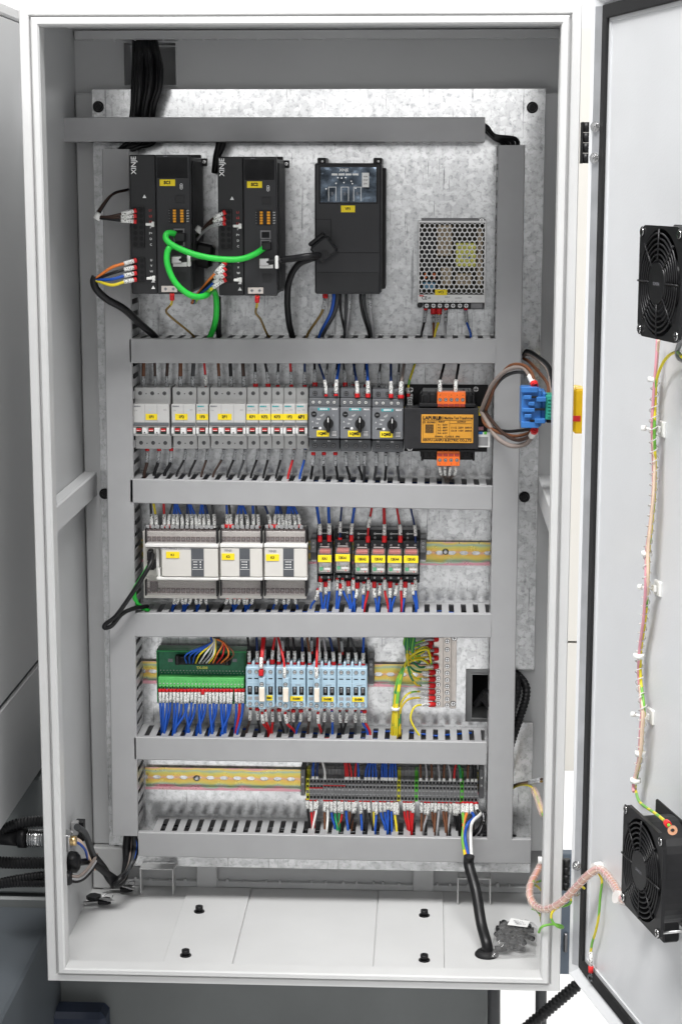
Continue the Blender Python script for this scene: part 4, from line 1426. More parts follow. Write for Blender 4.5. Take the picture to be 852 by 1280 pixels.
TR = transformer()

# ================================================================ main switch on the right wall
def main_switch():
    Y = .10
    a = atY(667, 510, Y)
    r = empty('main_switch', (a.x, Y, a.z), 'blue main switch body with a green clip on the right wall', 'switch')
    def bx(name, m, px, y0, y1, c=1.0, par=r):
        p, q = atY(px[0], px[1], Y), atY(px[2], px[3], Y)
        return MB().box((p.x - a.x) * 1000, (q.x - a.x) * 1000, (q.z - a.z) * 1000, (p.z - a.z) * 1000, -y1, -y0, 0, c).build(name, m, par)
    o = bx('body', 'blue_block', (652, 487, 676.5, 534), 4, 60, 2)
    bx('body_shoulder', 'blue_block', (676, 491, 683, 530), 6, 56, 2.5)
    for (px, d) in (((651.2, 484, 672, 491), 0), ((654, 494, 664, 499), -2), ((660, 502, 668, 507), -2), ((651.5, 510, 668, 515), -1.5), ((655, 517.5, 664, 522), -2), ((651, 527, 673, 535), 0), ((670, 496, 682, 502), -3), ((668, 523, 681, 529), -3)):
        bx('rib', 'blue_block', px, d, 12, .8, o)
    bx('slot', 'void', (665.5, 510.5, 681, 513), -.5, 4, .2, o)
    bx('slot', 'void', (663, 495.5, 672, 497.5), -.5, 6, .2, o)
    bx('slot', 'void', (662, 525, 671, 527), -.5, 6, .2, o)
    g = bx('green_clip', 'green_block', (682, 494.5, 691.5, 525), 2, 40, 1)
    for i in range(6):
        bx('clip_print', 'green_block', (684.5, 498 + i * 4.2, 688.5, 500 + i * 4.2), 0, 3, .2, g)
    bx('mount', 'black', (684, 518, 697, 531), 20, 60, 1)
    # yellow handle outside
    Yh = .13
    p, q = atY(713.5, 481, Yh), atY(726.5, 539.5, Yh)
    hd = empty('switch_handle', ((p.x + q.x) / 2, Yh, (p.z + q.z) / 2), 'yellow rotary switch handle outside the enclosure beside the hinge gap', 'switch handle')
    w, z = (q.x - p.x) * 500, (p.z - q.z) * 500
    MB().tube([(-w - 20, 0, 0), (-w * .2, 0, 0), (w * .55, 0, 0), (w, 0, 0)], 1, 28, rs=[z, z, z * .98, z * .9]).build('collar', 'dial_yellow', hd)
    MB().box(-w * .8, w + 2, -z * .95, z * .95, -z * .3, z + 3, 0, 3).build('grip', 'dial_yellow', hd)
    MB().box(-w, w * .4, -z * .42, -z * .18, z + 2.6, z + 4, 0, .5).build('red_mark', 'red_bright', hd)
    MB().box(w * .7, w + 4, -z * .9, -z * .3, 0, z + 1, 0, 1).build('red_disc', 'red_bright', hd)
main_switch()
# ================================================================ programmable controllers
def plc(label, x0, x1, bx0, lab, labpx, panel, brand):
    h = 78
    cx = (x0 + x1) / 2
    d = Dev('controller_module', label, 'controller', cx, 703, h, 'controller modules')
    r = d.root
    R_ = d.rect
    MB().box(*R_(x0, 661, x1, 745, 40), 8, 60, 0, .8).build('body', 'plc', r)
    MB().box(*R_(bx0, 685, x1 - .4, 721.5, h), 58, h, 0, 1).build('front_cover', 'plc', r)
    MB().box(*R_(x0, 680, x1, 684.7, h), 58, h + 1, 0, .8).build('upper_strip', 'plc_strip', r)
    MB().box(*R_(bx0 - (6 if bx0 > x0 + 5 else 0), 721.6, x1, 725.6, h), 58, h + 1, 0, .8).build('lower_strip', 'plc_strip', r)
    MB().box(*R_(panel[0], 685.6, panel[1], 720.8, h), h - .3, h + .5, 0, .2).build('indicator_panel', 'plc_panel', r)
    q = R_(panel[0], 685.6, panel[1], 720.8, h)
    for i in range(3):
        MB().disc(q[1] - 5, (q[2] + q[3]) / 2 + (i - 1) * 4 - 3, 1, h + .3, h + .8, 8).build('indicator_lamp', 'print_white', r)
        MB().box(q[0] + 3 + 0 * i, q[0] + 9, (q[2] + q[3]) / 2 + (i - 1) * 4 - 3.4, (q[2] + q[3]) / 2 + (i - 1) * 4 - 2.6, h + .3, h + .7, 0, 0).build('panel_print', 'sticker', r)
    for v in (4, -10):
        MB().box(q[0] + 1, q[1] - 1, (q[2] + q[3]) / 2 + v - .25, (q[2] + q[3]) / 2 + v + .25, h + .3, h + .7, 0, 0).build('panel_print', 'sticker', r)
    # terminals behind the smoked flaps
    for (y0, y1, nm) in ((662, 679.5, 'upper_flap'), (726, 744.5, 'lower_flap')):
        q = R_(x0 + 1, y0, x1 - 1.5, y1, 68)
        t = MB()
        n = int((q[1] - q[0]) / 7.2)
        zc = (q[2] + q[3]) / 2
        for i in range(n):
            xx = q[0] + 3.6 + i * 7.2
            t.box(xx - 3.2, xx + 3.2, zc - 1, q[3] - 1, 40, 56, 0, .4)
            t.box(xx - 3.2, xx + 3.2, q[2] + 1, zc - 1.6, 40, 61, 0, .4)
        tb = t.build('terminal_rows', 'plc_inner', r)
        for i in range(n):
            xx = q[0] + 3.6 + i * 7.2
            inst('screw', S_SMALL, tb, xx, 56, zc + 3, 1.0)
            inst('screw', S_SMALL, tb, xx, 61, zc - 5, 1.0)
        MB().box(*q, 66.5, 68, 0, .4).build(nm, 'smoke', r)
        for (ed, xx) in ((0, q[0] + .1), (1, q[1] - .1)):
            MB().box(xx - 1.2, xx + 1.2, q[2] - 1, q[3] + 1.5, 40, 70, 0, .4).build('flap_hinge', 'black', r)
    # wire entry ledge
    q = R_(x0, 656.5, x1, 661.5, 60)
    g = MB()
    n = int((q[1] - q[0]) / 7.2)
    for i in range(n):
        xx = q[0] + 4 + i * 7.2
        g.box(xx - 2.6, xx + 2.6, q[2], q[3], 44, 60, 0, .5)
    g.build('wire_ledge', 'term_grey', r)
    d.tagplate(labpx, h + .6, lab, 5)
    q = R_(labpx[0], labpx[1] - 6, labpx[2], labpx[1] - 1.5, h)
    text(brand, r, (q[0] + q[1]) / 2 + (5 if brand != 'XINJE' else 0), h + .3, (q[2] + q[3]) / 2, 4.4 if brand == 'XINJE' else 3.2, 'ink_grey', bold=.08, name='brand_lettering')
    return d
C1 = plc('wide cream main controller, leftmost with a cable plugged in', 181, 273, 201.5, 'K1', (207.5, 689.7, 224.2, 697.8), (238.7, 255), 'PROGRAMMABLE CONTROLLER')
C2 = plc('narrow cream controller module in the middle', 274.8, 328.3, 275.3, 'K2', (277, 691.8, 293, 700), (299, 312.5), 'XINJE')
C3 = plc('narrow cream controller module beside the relays', 329.8, 384, 330.3, 'K3', (332.2, 692.8, 348.8, 701.2), (353.7, 367.3), 'XINJE')
# plug block at the left end of the main controller
def plcplug():
    d, h = C1, 66
    r = d.root
    MB().box(*d.rect(181, 685, 200, 721, h), 40, 62, 0, .6).build('socket_panel', 'plc', r)
    MB().box(*d.rect(184, 688, 191, 701, 72), 60, 76, 0, 1.2).build('round_plug', 'black', r)
    MB().box(*d.rect(183.5, 701, 194, 713, 74), 60, 74, 0, 2.5).build('plug_hood', 'black_matt', r)
    MB().box(*d.rect(194.5, 686, 199, 720, 70), 60, 68, 0, .8).build('socket_rib', 'plc_strip', r)
    MB().box(*d.rect(197, 711, 200.5, 725, 74), 60, 74, 0, .5).build('latch', 'plc_strip', r)
    MB().box(*d.rect(187, 727.5, 197, 740, 66), 60, 66, 0, 1).build('side_port', 'black', r)
plcplug()

def clamp(label, x0, y0, x1, y1, h, z2=None):
    d = Dev('end_clamp', label, 'end clamp', (x0 + x1) / 2, (y0 + y1) / 2, h, 'end clamps on the rails')
    q = d.rect(x0, y0, x1, y1, h)
    MB().box(*q, 6, h - 6, 0, .8).box(q[0] + .4, q[1] - .4, q[2] + (q[3] - q[2]) * .35, q[3] - 2, h - 6, h, 0, 1).build('body', 'clamp_grey', d.root)
    zc = q[2] + (q[3] - q[2])
    for v in (.62, .80):
        inst('screw', S_SMALL, d.root, (q[0] + q[1]) / 2, h, q[2] + (q[3] - q[2]) * v, 1.15)
    MB().box(q[0] + .6, q[1] - .6, q[2] - 4, q[2] + 3, 4, h - 12, 0, .5).build('foot', 'steel', d.root)
    return d
clamp('grey end clamp between the last controller and the relays', 387.5, 673, 395.5, 701, 42)
clamp('grey end clamp right of the relays on gold rail', 524.5, 673.5, 532.5, 701, 42)
clamp('grey end clamp right of the blue contactors', 459.8, 824, 467, 857, 42)

# ================================================================ relays
def relay(label, x0, x1, dy, lab):
    h = 62
    cx = (x0 + x1) / 2
    d = Dev('plug_in_relay', label, 'relay', cx, 703 + dy, h, 'plug-in relays in a row')
    r = d.root
    R_ = lambda a, b, c, e, hh: d.rect(a, b + dy, c, e + dy, hh)
    sk = MB().box(*R_(x0 - .6, 661.5, x1 + .9, 728, 30), 5, 30, 0, .8).build('socket', 'relay_socket', r)
    MB().box(*R_(x0 - .4, 675, x1 + .7, 686.5, 42), 28, 42, 0, .8).build('upper_tier', 'relay_socket', r)
    MB().box(*R_(x0 - .4, 719, x1 + .7, 724.5, 42), 28, 42, 0, .8).build('lower_tier', 'relay_socket', r)
    w = d.rect(x0, 703, x1, 703, 42)
    for (py, hh) in ((666.5, 30), (671.5, 30), (680.5, 42), (721.5, 42)):
        for u in (.26, .76):
            x = w[0] + (w[1] - w[0]) * u
            inst('screw', S_SMALL, sk, x, hh, d.L(cx, py + dy, hh)[1], 1.05)
    for py in (668.5, 683.5):
        MB().box(w[0] + 4, w[1] - 4, *sorted((d.L(cx, py + dy, 42)[1] - .5, d.L(cx, py + dy, 42)[1] + .5)), 41.8 if py > 680 else 29.8, 42.3 if py > 680 else 30.3, 0, 0).build('socket_print', 'sticker', r)
    # transparent cover with works inside
    q = R_(x0 + .6, 687.5, x1 - .6, 717.5, h)
    wk = MB().box(q[0] + 1.2, q[1] - 1.2, q[2] + 1.5, q[3] - 10, 42, h - 5, 0, 1).build('works', 'relay_inner', r)
    MB().box(q[0] + 1.8, q[1] - 1.8, q[3] - 6.5, q[3] - 1.5, 42, h - 3, 0, 1).build('red_lever', 'relay_red', r)
    MB().box(q[0] + 2.2, q[0] + 7.5, q[2] + 4, q[2] + 9.5, h - 6, h - 3.6, 0, 1).build('indicator_lamp', 'led_green', wk)
    MB().box(q[0] + 8.5, q[1] - 2.4, q[2] + 5, q[2] + 8, h - 6, h - 4, 0, .6).build('works_plate', 'print_white', wk)
    MB().box(q[0] + 6, q[1] - 4, q[2] + 11, q[2] + 16, h - 6, h - 4, 0, 1).build('contact_spring', 'steel', wk)
    MB().disc(q[0] + 15, q[2] + 3, 1, h - 5, h - 3.8, 8).build('red_dot', 'red', wk)
    MB().box(*q, 43, h, 0, 1.4).build('cover', 'clear', r)
    t = MB().box(q[0] + .1, q[1] - .3, *sorted((d.L(cx, 702.8 + dy, h)[1], d.L(cx, 693.8 + dy, h)[1])), h, h + .8, 0, .2).build('name_tag', 'yellow', r)
    text(lab, t, (q[0] + q[1]) / 2, h + 1, d.L(cx, 698.3 + dy, h)[1], 5.4, 'ink', bold=.2, xs=.8)
    g = MB()
    g.box(q[0] - 1, q[0] - .2, q[2] - 1, q[3] + 1, 42, h - 6, 0, .2).box(q[1] + .2, q[1] + 1, q[2] - 1, q[3] + 1, 42, h - 6, 0, .2)
    g.build('retaining_clip', 'relay_socket', r)
    return d
rl = [('relay with a yellow tag, next to the controllers', 396.5, 415, 0, 'KA1'),
      ('relay sitting slightly higher, second from the left', 418.3, 438, -1, '12KA1'),
      ('third relay from the left in the row of six', 442.6, 461.5, .6, '12KA2'),
      ('fourth relay from the left in the row of six', 463.2, 482, .6, '12KA3'),
      ('fifth relay from the left in the row of six', 483.4, 502.6, .8, '12KA4'),
      ('relay at the right end of the row, beside gold rail', 503.8, 523.2, .8, '12KA5')]
for a in rl:
    relay(*a)

# ================================================================ green terminal board
def green_board():
    d = Dev('terminal_board', 'green terminal board fed by a rainbow of thin wires', 'terminal board', 252, 845, 40)
    r = d.root
    R_ = d.rect
    q = R_(195.6, 812, 309.5, 880, 34)
    MB().box(*q, 7, 26, 0, .8).build('carrier', 'housing_green', r)
    g = MB()
    g.box(q[0], q[1], q[3] - 3, q[3], 26, 38, 0, .6).box(q[0], q[1], q[2], q[2] + 2.5, 26, 36, 0, .6).box(q[0], q[0] + 1.6, q[2] + 2.5, q[3] - 3, 26, 37, 0, .4)
    g.build('carrier_rim', 'housing_green', r)
    b = R_(197.5, 816, 305, 848.5, 34)
    pcb = MB().box(*b, 28, 30, 0, .2).build('circuit_board', 'board_green', r)
    for i in range(24):
        for k in range(3):
            x = b[0] + 3 + i * (b[1] - b[0] - 5) / 23
            MB_ = None
    pins = MB()
    for i in range(26):
        x = b[0] + 3 + i * (b[1] - b[0] - 5) / 25
        for k in range(3):
            z = d.L(252, 838.5 + k * 3, 30)[1]
            pins.disc(x + (k % 2) * 1.6, z, .65, 29.8, 30.6, 6)
    pins.build('solder_pads', 'steel', pcb)
    c = R_(218, 821, 288, 832.5, 46)
    cn = MB().box(*c, 30, 44, 0, 1).build('ribbon_connector', 'black', r)
    MB().box(c[0] + 8, c[1] - 8, c[2] + 3.6, c[3] - 3, 43, 44.6, 0, .2).build('connector_slot', 'void', cn)
    MB().box(c[0] + 2, c[0] + 7, c[2] + 1, c[3] + 2, 44, 50, 0, .8).build('latch', 'black', cn)
    MB().box(c[1] - 7, c[1] - 2, c[2] + 1, c[3] + 2, 44, 50, 0, .8).build('latch', 'black', cn)
    for px in (213, 293):
        a = d.L(px, 825.5, 30)
        MB().box(a[0] - 3.5, a[0] + 3.5, a[1] - 2.5, a[1] + 2.5, 30, 30.6, 0, .1).build('board_print', 'ink_grey', pcb)
    a = d.L(252.5, 835, 30.3)
    text('TX-S08', r, a[0], 30.4, a[1], 5.4, 'psu_yellow', bold=.15)
    # terminal strip
    t = R_(197, 848, 304.5, 860.5, 52)
    ts = MB().box(*t, 30, 46, 0, .6).build('terminal_row', 'term_green', r)
    n = 24
    for i in range(n):
        x = t[0] + (i + .5) * (t[1] - t[0]) / n
        MB().box(x - 1.9, x + 1.9, t[2] - 5, t[2] + 1.2, 40, 46.8, 0, .4).build('terminal', 'term_green', ts)
        MB().box(x - 1.3, x + 1.3, t[2] - 4, t[2] - 1.2, 46, 47.2, 0, 0).build('wire_entry', 'void', ts)
        MB().disc(x, t[2] + 4.0, 1.1, 45.6, 46.4, 8).build('screw', 'steel', ts)
        MB().disc(x + 1.4, t[2] + 8.0, .8, 45.6, 46.3, 6).build('screw', 'housing_green', ts)
    return d
GB = green_board()

# ================================================================ contactors
def contactor(label, x0, x1, dy, lab, labpx, sup):
    h = 66
    cx = (x0 + x1) / 2
    d = Dev('contactor', label, 'contactor', cx, 860 + dy, h, 'pale blue contactors in a row')
    r = d.root
    R_ = lambda a, b, c, e, hh: d.rect(a, b + dy, c, e + dy, hh)
    MB().box(*R_(x0 + .3, 813, x1 - .2, 883, 30), 5, 34, 0, 1).build('base', 'black_matt', r)
    g = MB()
    for i in range(5):
        a = R_(x0 + 1 + i * 8, 812, x0 + 5 + i * 8, 832, 34)
        g.box(*a, 30, 38, 0, .6)
    g.build('terminal_walls', 'black_matt', r)
    bq = R_(x0, 834, x1, 884.5, h)
    MB().box(*bq, 34, h, 0, 1.2).build('body', 'contactor', r)
    W = bq[1] - bq[0]
    for i in range(4):
        u = (i + .5) / 4 if i else .14
        x = bq[0] + W * ((.14, .37, .63, .86)[i])
        # raised barrier fins at top and bottom
        inst('screw', S_CON, r, x, h, d.L(cx, 840 + dy, h)[1], 1.05)
        inst('screw', S_CON, r, x, h, d.L(cx, 880 + dy, h)[1], 1.05)
        zz = d.L(cx, 848.3 + dy, h)[1]
        MB().box(x - 3, x + 3, zz - .8, zz + .8, h - .5, h + .25, 0, .1).build('slot', 'void', r)
        za, zb = d.L(cx, 868.5 + dy, h)[1], d.L(cx, 858 + dy, h)[1]
        wn_ = MB().box(x - 3.4, x + 3.4, za, zb, h - .6, h + .3, 0, .2).build('window', 'void', r)
        MB().box(x - 1.8, x + 1.8, za + 4, zb - 1.5, h, h + 1.8, 0, .5).build('contact_carrier', 'steel_dark', wn_)
        if i < 2:
            zc = d.L(cx, 873 + dy, h)[1]
            MB().box(x - 3.2, x + 3.2, zc - 2.6, zc + 2.6, h - .4, h + .3, 0, .2).build('grip', 'term_grey', r)
    for u in (.25, .5, .75):
        x = bq[0] + W * u
        MB().box(x - 1.8, x + 1.8, bq[3] - 2, bq[3] + 7, 36, h - 6, 0, 1).box(x - 1.6, x + 1.6, bq[2] - 4, bq[2] + 2, 36, h - 6, 0, 1).build('barrier', 'contactor_light', r)
        MB().box(x - .25, x + .25, bq[2] + 1, bq[3] - 1, h - .3, h + .15, 0, 0).build('seam', 'term_dark' if u == .5 else 'contactor_light', r)
    for py in (845, 853.5):
        zz = d.L(cx, py + dy, h)[1]
        MB().box(bq[0] + 1.5, bq[1] - 1.5, zz - .25, zz + .25, h - .2, h + .2, 0, 0).build('moulded_line', 'contactor_light', r)
    text('SIEMENS', r, bq[0] + W * .74, h + .3, d.L(cx, 856 + dy, h)[1], 2.3, 'ink_grey', name='brand_lettering')
    if labpx:
        q = R_(*labpx, h + 1)
        t = MB().box(*q, h, h + 1, 0, .2).build('name_tag', 'yellow', r)
        text(lab, t, (q[0] + q[1]) / 2, h + 1.3, (q[2] + q[3]) / 2, 4.4, 'ink', bold=.2, xs=.85)
    return d
contactor('pale blue contactor touching the green terminal board', 307, 343.3, 0, 'KM1', (333, 869.5, 340.5, 876), 1)
contactor('pale blue contactor, second from the green board', 344.8, 382, .3, '1S-KM1', (362.5, 870.3, 378.5, 876.5), 1)
contactor('pale blue contactor, third from the green board', 383.3, 420, .7, '1S-KM2', (402, 870.7, 416.5, 876.7), 1)
contactor('pale blue contactor at the right end of its row', 421, 458.6, 1.0, '1S-KM3', (440, 870.7, 454.8, 876.7), 0)
def suppressor(label, x0, x1, dy):
    h = 82
    d = Dev('surge_suppressor', label, 'surge suppressor', (x0 + x1) / 2, 870 + dy, h, 'suppressor modules clipped on contactors')
    q = d.rect(x0, 848 + dy, x1, 888 + dy, h)
    MB().box(*q, 67, h - 4, 0, 1).build('body', 'contactor', d.root)
    p = d.rect(x0 + .7, 860 + dy, x1 - .7, 877.5 + dy, h)
    MB().box(*p, h - 5, h, 0, .8).build('cap', 'cream', d.root)
    for py in (855.5, 882):
        a = d.L((x0 + x1) / 2, py + dy, h - 4)
        inst('screw', S_CON, d.root, a[0], h - 4, a[1], 1.15)
suppressor('cream capped suppressor on the contactor by the green board', 322.8, 331.2, 0)
suppressor('cream capped suppressor on the second contactor from the green board', 352.6, 361, .5)
suppressor('cream capped suppressor on the third contactor from the green board', 391.8, 399.6, .8)

# ================================================================ earth bar
def earth_bar():
    d = Dev('earth_bar', 'drilled tinned earth bar with rows of screws and red lugs', 'earth bar', 555, 845, 14)
    r = d.root
    MB().box(*d.rect(563, 797, 569.5, 886, 3), 0, 3, 0, .4).build('mounting_strip', 'tin', r)
    MB().box(*d.rect(542, 797, 553.3, 884.5, 14), 8, 14, 0, .5).build('bar', 'tin', r)
    MB().box(*d.rect(554, 797, 562.7, 884.5, 14), 6, 12, 0, .5).build('bar', 'tin', r)
    for py in (840, 848, 856.3, 864.3, 872, 880):
        a = d.L(547.3, py, 15)
        inst('screw', S_BIG, r, a[0], 14, a[1], .95)
    for py in (802, 812.5, 825, 833.5, 842, 850.5, 858.5, 866.5, 874.5, 882):
        a = d.L(558.7, py, 14)
        inst('screw', S_BIG, r, a[0], 12, a[1], .95)
    for px, py in ((566, 880), (567.5, 798)):
        a = d.L(px, py, 4)
        inst('screw', S_BIG, r, a[0], 3, a[1], 1.1)
    return d
EB = earth_bar()

# ================================================================ terminal strip on the lowest rail
def terminal_strip():
    h = 48
    d = Dev('terminal_strip', 'grey strip of some fifty feed-through terminals with yellow green earths', 'terminal strip', 490, 985, h)
    r = d.root
    pitch = 4.385
    def term_mesh(body, name):
        m = MB()
        w = 2.42
        zz = lambda py, hh: d.L(490, py, hh)[1]
        m.box(-w, w, zz(1001, 30), zz(962, 20), 6, 24, 0, .3)
        m.box(-w, w, zz(981, 40), zz(974, 40), 20, 42, 0, .3)
        m.box(-w, w, zz(987.5, 46), zz(981, 46), 20, 46, 0, .3)
        m.box(-w, w, zz(995, 48), zz(987.8, 48), 20, 48, 0, .3)
        m.box(-w, w, zz(1001.5, 42), zz(995, 42), 20, 43, 0, .3)
        m.box(-1.5, 1.5, zz(979.4, 42), zz(976.6, 42), 41.6, 42.3, 1, 0)
        m.box(-1.5, 1.5, zz(986, 46), zz(983.2, 46), 45.6, 46.3, 1, 0)
        m.box(-1.5, 1.5, zz(999.6, 42), zz(996.4, 42), 42.6, 43.4, 1, 0)
        m.box(-1.8, 1.8, zz(993.6, 48), zz(989.5, 48), 47.8, 48.3, 2, 0)
        return m.mesh(name, [body, 'void', 'clamp_grey'])
    tg = term_mesh('term_grey', 'terminal')
    te = term_mesh('term_yellow', 'earth_terminal')
    tl = term_mesh('term_lime', 'earth_terminal')
    for i in range(49):
        px = 384.2 + i * pitch
        a = d.L(px, 985 + (px - 490) * .016, h)
        me = {0: te, 26: te, 31: tl, 44: tl}.get(i, tg)
        inst('terminal' if me is tg else 'earth_terminal', me, r, a[0], 0, a[1])
    for px0, px1, hh in ((375.5, 381.2, 44), (598.5, 604.5, 42)):
        q = d.rect(px0, 962, px1, 997 + (px0 - 490) * .016, hh)
        e = MB().box(*q, 6, hh, 0, .8).build('end_clamp', 'clamp_grey', r)
        for v in (.45, .72):
            inst('screw', S_SMALL, e, (q[0] + q[1]) / 2, hh, q[2] + (q[3] - q[2]) * v, 1.1)
    for (p0, p1, y) in ((386, 403.5, 985.2), (403.7, 431.5, 982.4)):
        q = d.rect(p0, y - .7, p1, y + .7, 47)
        MB().box(*q, 45.8, 47.6, 0, .2).build('jumper_bar', 'red', r)
    return d
TS = terminal_strip()

# ================================================================ door fans
def fan(label, px, py, standoff, cell, lead):
    """px, py: centre of the grille on the photograph"""
    p = on_door(px, py, standoff)
    r = empty('cooling_fan', p, label, 'fan', 'black cooling fans on the door', rot=DROT)
    g = MB()
    S, R0 = 60, 57
    n = 48
    # square frame with a round opening
    vs_, fs = [], []
    for hh in (0, -4):
        for i in range(n):
            q = 2 * math.pi * i / n
            c, s_ = math.cos(q), math.sin(q)
            k = min(S / max(1e-6, abs(c)), S / max(1e-6, abs(s_)))
            k = min(k, 79)
            vs_.append((R0 * c, -hh, R0 * s_))
            vs_.append((k * c, -hh, k * s_))
    for i in range(n):
        j = (i + 1) % n
        fs.append([2 * i, 2 * i + 1, 2 * j + 1, 2 * j])
        o_ = 2 * n
        fs.append([o_ + 2 * i, o_ + 2 * i + 1, o_ + 2 * j + 1, o_ + 2 * j])
        fs.append([2 * i, 2 * j, o_ + 2 * j, o_ + 2 * i])
        fs.append([2 * i + 1, 2 * j + 1, o_ + 2 * j + 1, o_ + 2 * i + 1])
    g.add(vs_, fs)
    g.build('frame', 'fan_black', r)
    gr = MB()
    for k in range(6):
        rr = 24.5 + k * 5.6
        pts = [(rr * math.cos(2 * math.pi * i / 40), -1.5, rr * math.sin(2 * math.pi * i / 40)) for i in range(41)]
        gr.tube(pts, 1.15, 6)
    for k in range(4):
        q = math.pi / 4 * (2 * k) + (0 if cell else .0)
        for dq in (0, ):
            gr.tube([(20 * math.cos(q), -2.4, 20 * math.sin(q)), (57 * math.cos(q), -2.0, 57 * math.sin(q))], 1.2, 6)
    for q in (math.pi / 4, 3 * math.pi / 4, -math.pi / 4, -3 * math.pi / 4):
        gr.tube([(20 * math.cos(q), -2.4, 20 * math.sin(q)), (57 * math.cos(q), -2.0, 57 * math.sin(q))], 1.2, 6)
    gr.build('grille', 'fan_black', r)
    hb = MB().disc(0, 0, 22, 0, 3.4, 28).build('grille_hub', 'fan_black', r)
    text('SUNON', hb, 0, 3.6, -1, 5, 'ink_grey', name='brand_lettering')
    b = MB()
    b.ring(0, 0, 57, 59.5, -38, -4, 40)
    b.build('tunnel', 'black', r)
    b = MB()
    b.disc(0, 0, 26, -30, -8, 28)
    for k in range(5):
        a0 = 2 * math.pi * k / 5
        vs_ = []
        for rr in (25, 55):
            for (da, hh) in ((0, -10), (.75, -28)):
                q = a0 + da
                for th in (0, 1.4):
                    vs_.append((rr * math.cos(q), -(hh - th), rr * math.sin(q)))
        b.add(vs_, [[0, 2, 6, 4], [1, 3, 7, 5], [0, 1, 3, 2], [4, 5, 7, 6], [0, 1, 5, 4], [2, 3, 7, 6]])
    b.build('rotor', 'fan_blade', r)
    b = MB()
    b.box(-60, 60, -60, 60, -42, -38, 0, 2)
    b.build('rear_flange', 'fan_black', r)
    for sx_ in (-1, 1):
        for sz in (-1, 1):
            inst('screw', S_BIG, r, sx_ * 52.5, .1, sz * 52.5, 1.5)
            if sz < 0:
                MB().disc(sx_ * 52.5, sz * 52.5, 1.8, -52, -3, 8).build('stud', 'steel', r)
    return r
F1 = fan('upper black cooling fan high on the open door', 823.5, 353.5, 58, True, None)
F2 = fan('lower black cooling fan with a lug wired yellow on its top', 801.5, 1088, 66, False, None)
# filter housing behind the lower fan
q = on_door(801.5, 1088, 20)
fh = empty('filter_housing', q, 'grey topped filter housing between the lower fan and the door', 'filter housing', rot=DROT)
MB().box(-14, 72, 56, 66, -18, 8, 0, 2).build('top_plate', 'duct', fh)
MB().box(-20, 72, -62, 56, -20, 0, 0, 2).build('box', 'fan_black', fh)

# ================================================================ plastic bag of small parts
def bag():
    A = atZ(643, 1166, .02)
    r = empty('parts_bag', (A.x, A.y, .0045), 'clear plastic bag of black fittings with a white label', 'plastic bag')
    r.scale = (.88, .88, .88)
    rn = random.Random(5)
    body = MB()
    for i in range(36):
        x, y, z = rn.uniform(-25, 25), rn.uniform(-44, 44), rn.uniform(5, 18)
        a = rn.uniform(0, math.pi)
        dx, dy = math.cos(a) * 9, math.sin(a) * 9
        body.tube([(x - dx, y - dy, z), (x + dx, y + dy, z + rn.uniform(-3, 3))], rn.uniform(3.5, 6), 8)
    body.build('fittings', 'black_matt', r)
    n, m_ = 22, 26
    vs_, fs = [], []
    for s_ in (1, 0):
        for j in range(m_ + 1):
            for i in range(n + 1):
                u, v = i / n * 2 - 1, j / m_ * 2 - 1
                ed = max(0, 1 - abs(u) ** 3) * max(0, 1 - abs(v) ** 3)
                z = (2 + 25 * ed ** .6 + rn.uniform(-2.2, 2.2) * (ed > .02)) if s_ else .6 - 0 * ed
                vs_.append((u * 36 + v * 5 + rn.uniform(-1, 1), v * 58 + u * 6 + rn.uniform(-1.2, 1.2), z))
    for s_ in (0, 1):
        o_ = s_ * (n + 1) * (m_ + 1)
        for j in range(m_):
            for i in range(n):
                a = o_ + j * (n + 1) + i
                fs.append([a, a + 1, a + n + 2, a + n + 1])
    MB().add(vs_, fs, 0, False).build('film', 'bag_film', r)
    lb = MB()
    lb.add([(-12, 2, 29.5), (20, -4, 28.5), (26, 22, 28), (-5, 30, 29.5), (-12, 2, 30), (20, -4, 29), (26, 22, 28.5), (-5, 30, 30)],
           [[0, 1, 2, 3], [4, 5, 6, 7], [0, 1, 5, 4], [1, 2, 6, 5], [2, 3, 7, 6], [3, 0, 4, 7]])
    l_ = lb.build('paper_label', 'sticker', r)
    for k in range(3):
        t = text('M20 12', r, 0, 0, 0, 5, 'ink_grey')
        t.location = (.006 + .002 * k, .012 - .006 * k + .004, .0306)
        t.rotation_euler = (0, 0, -.2)
    return r
bag()

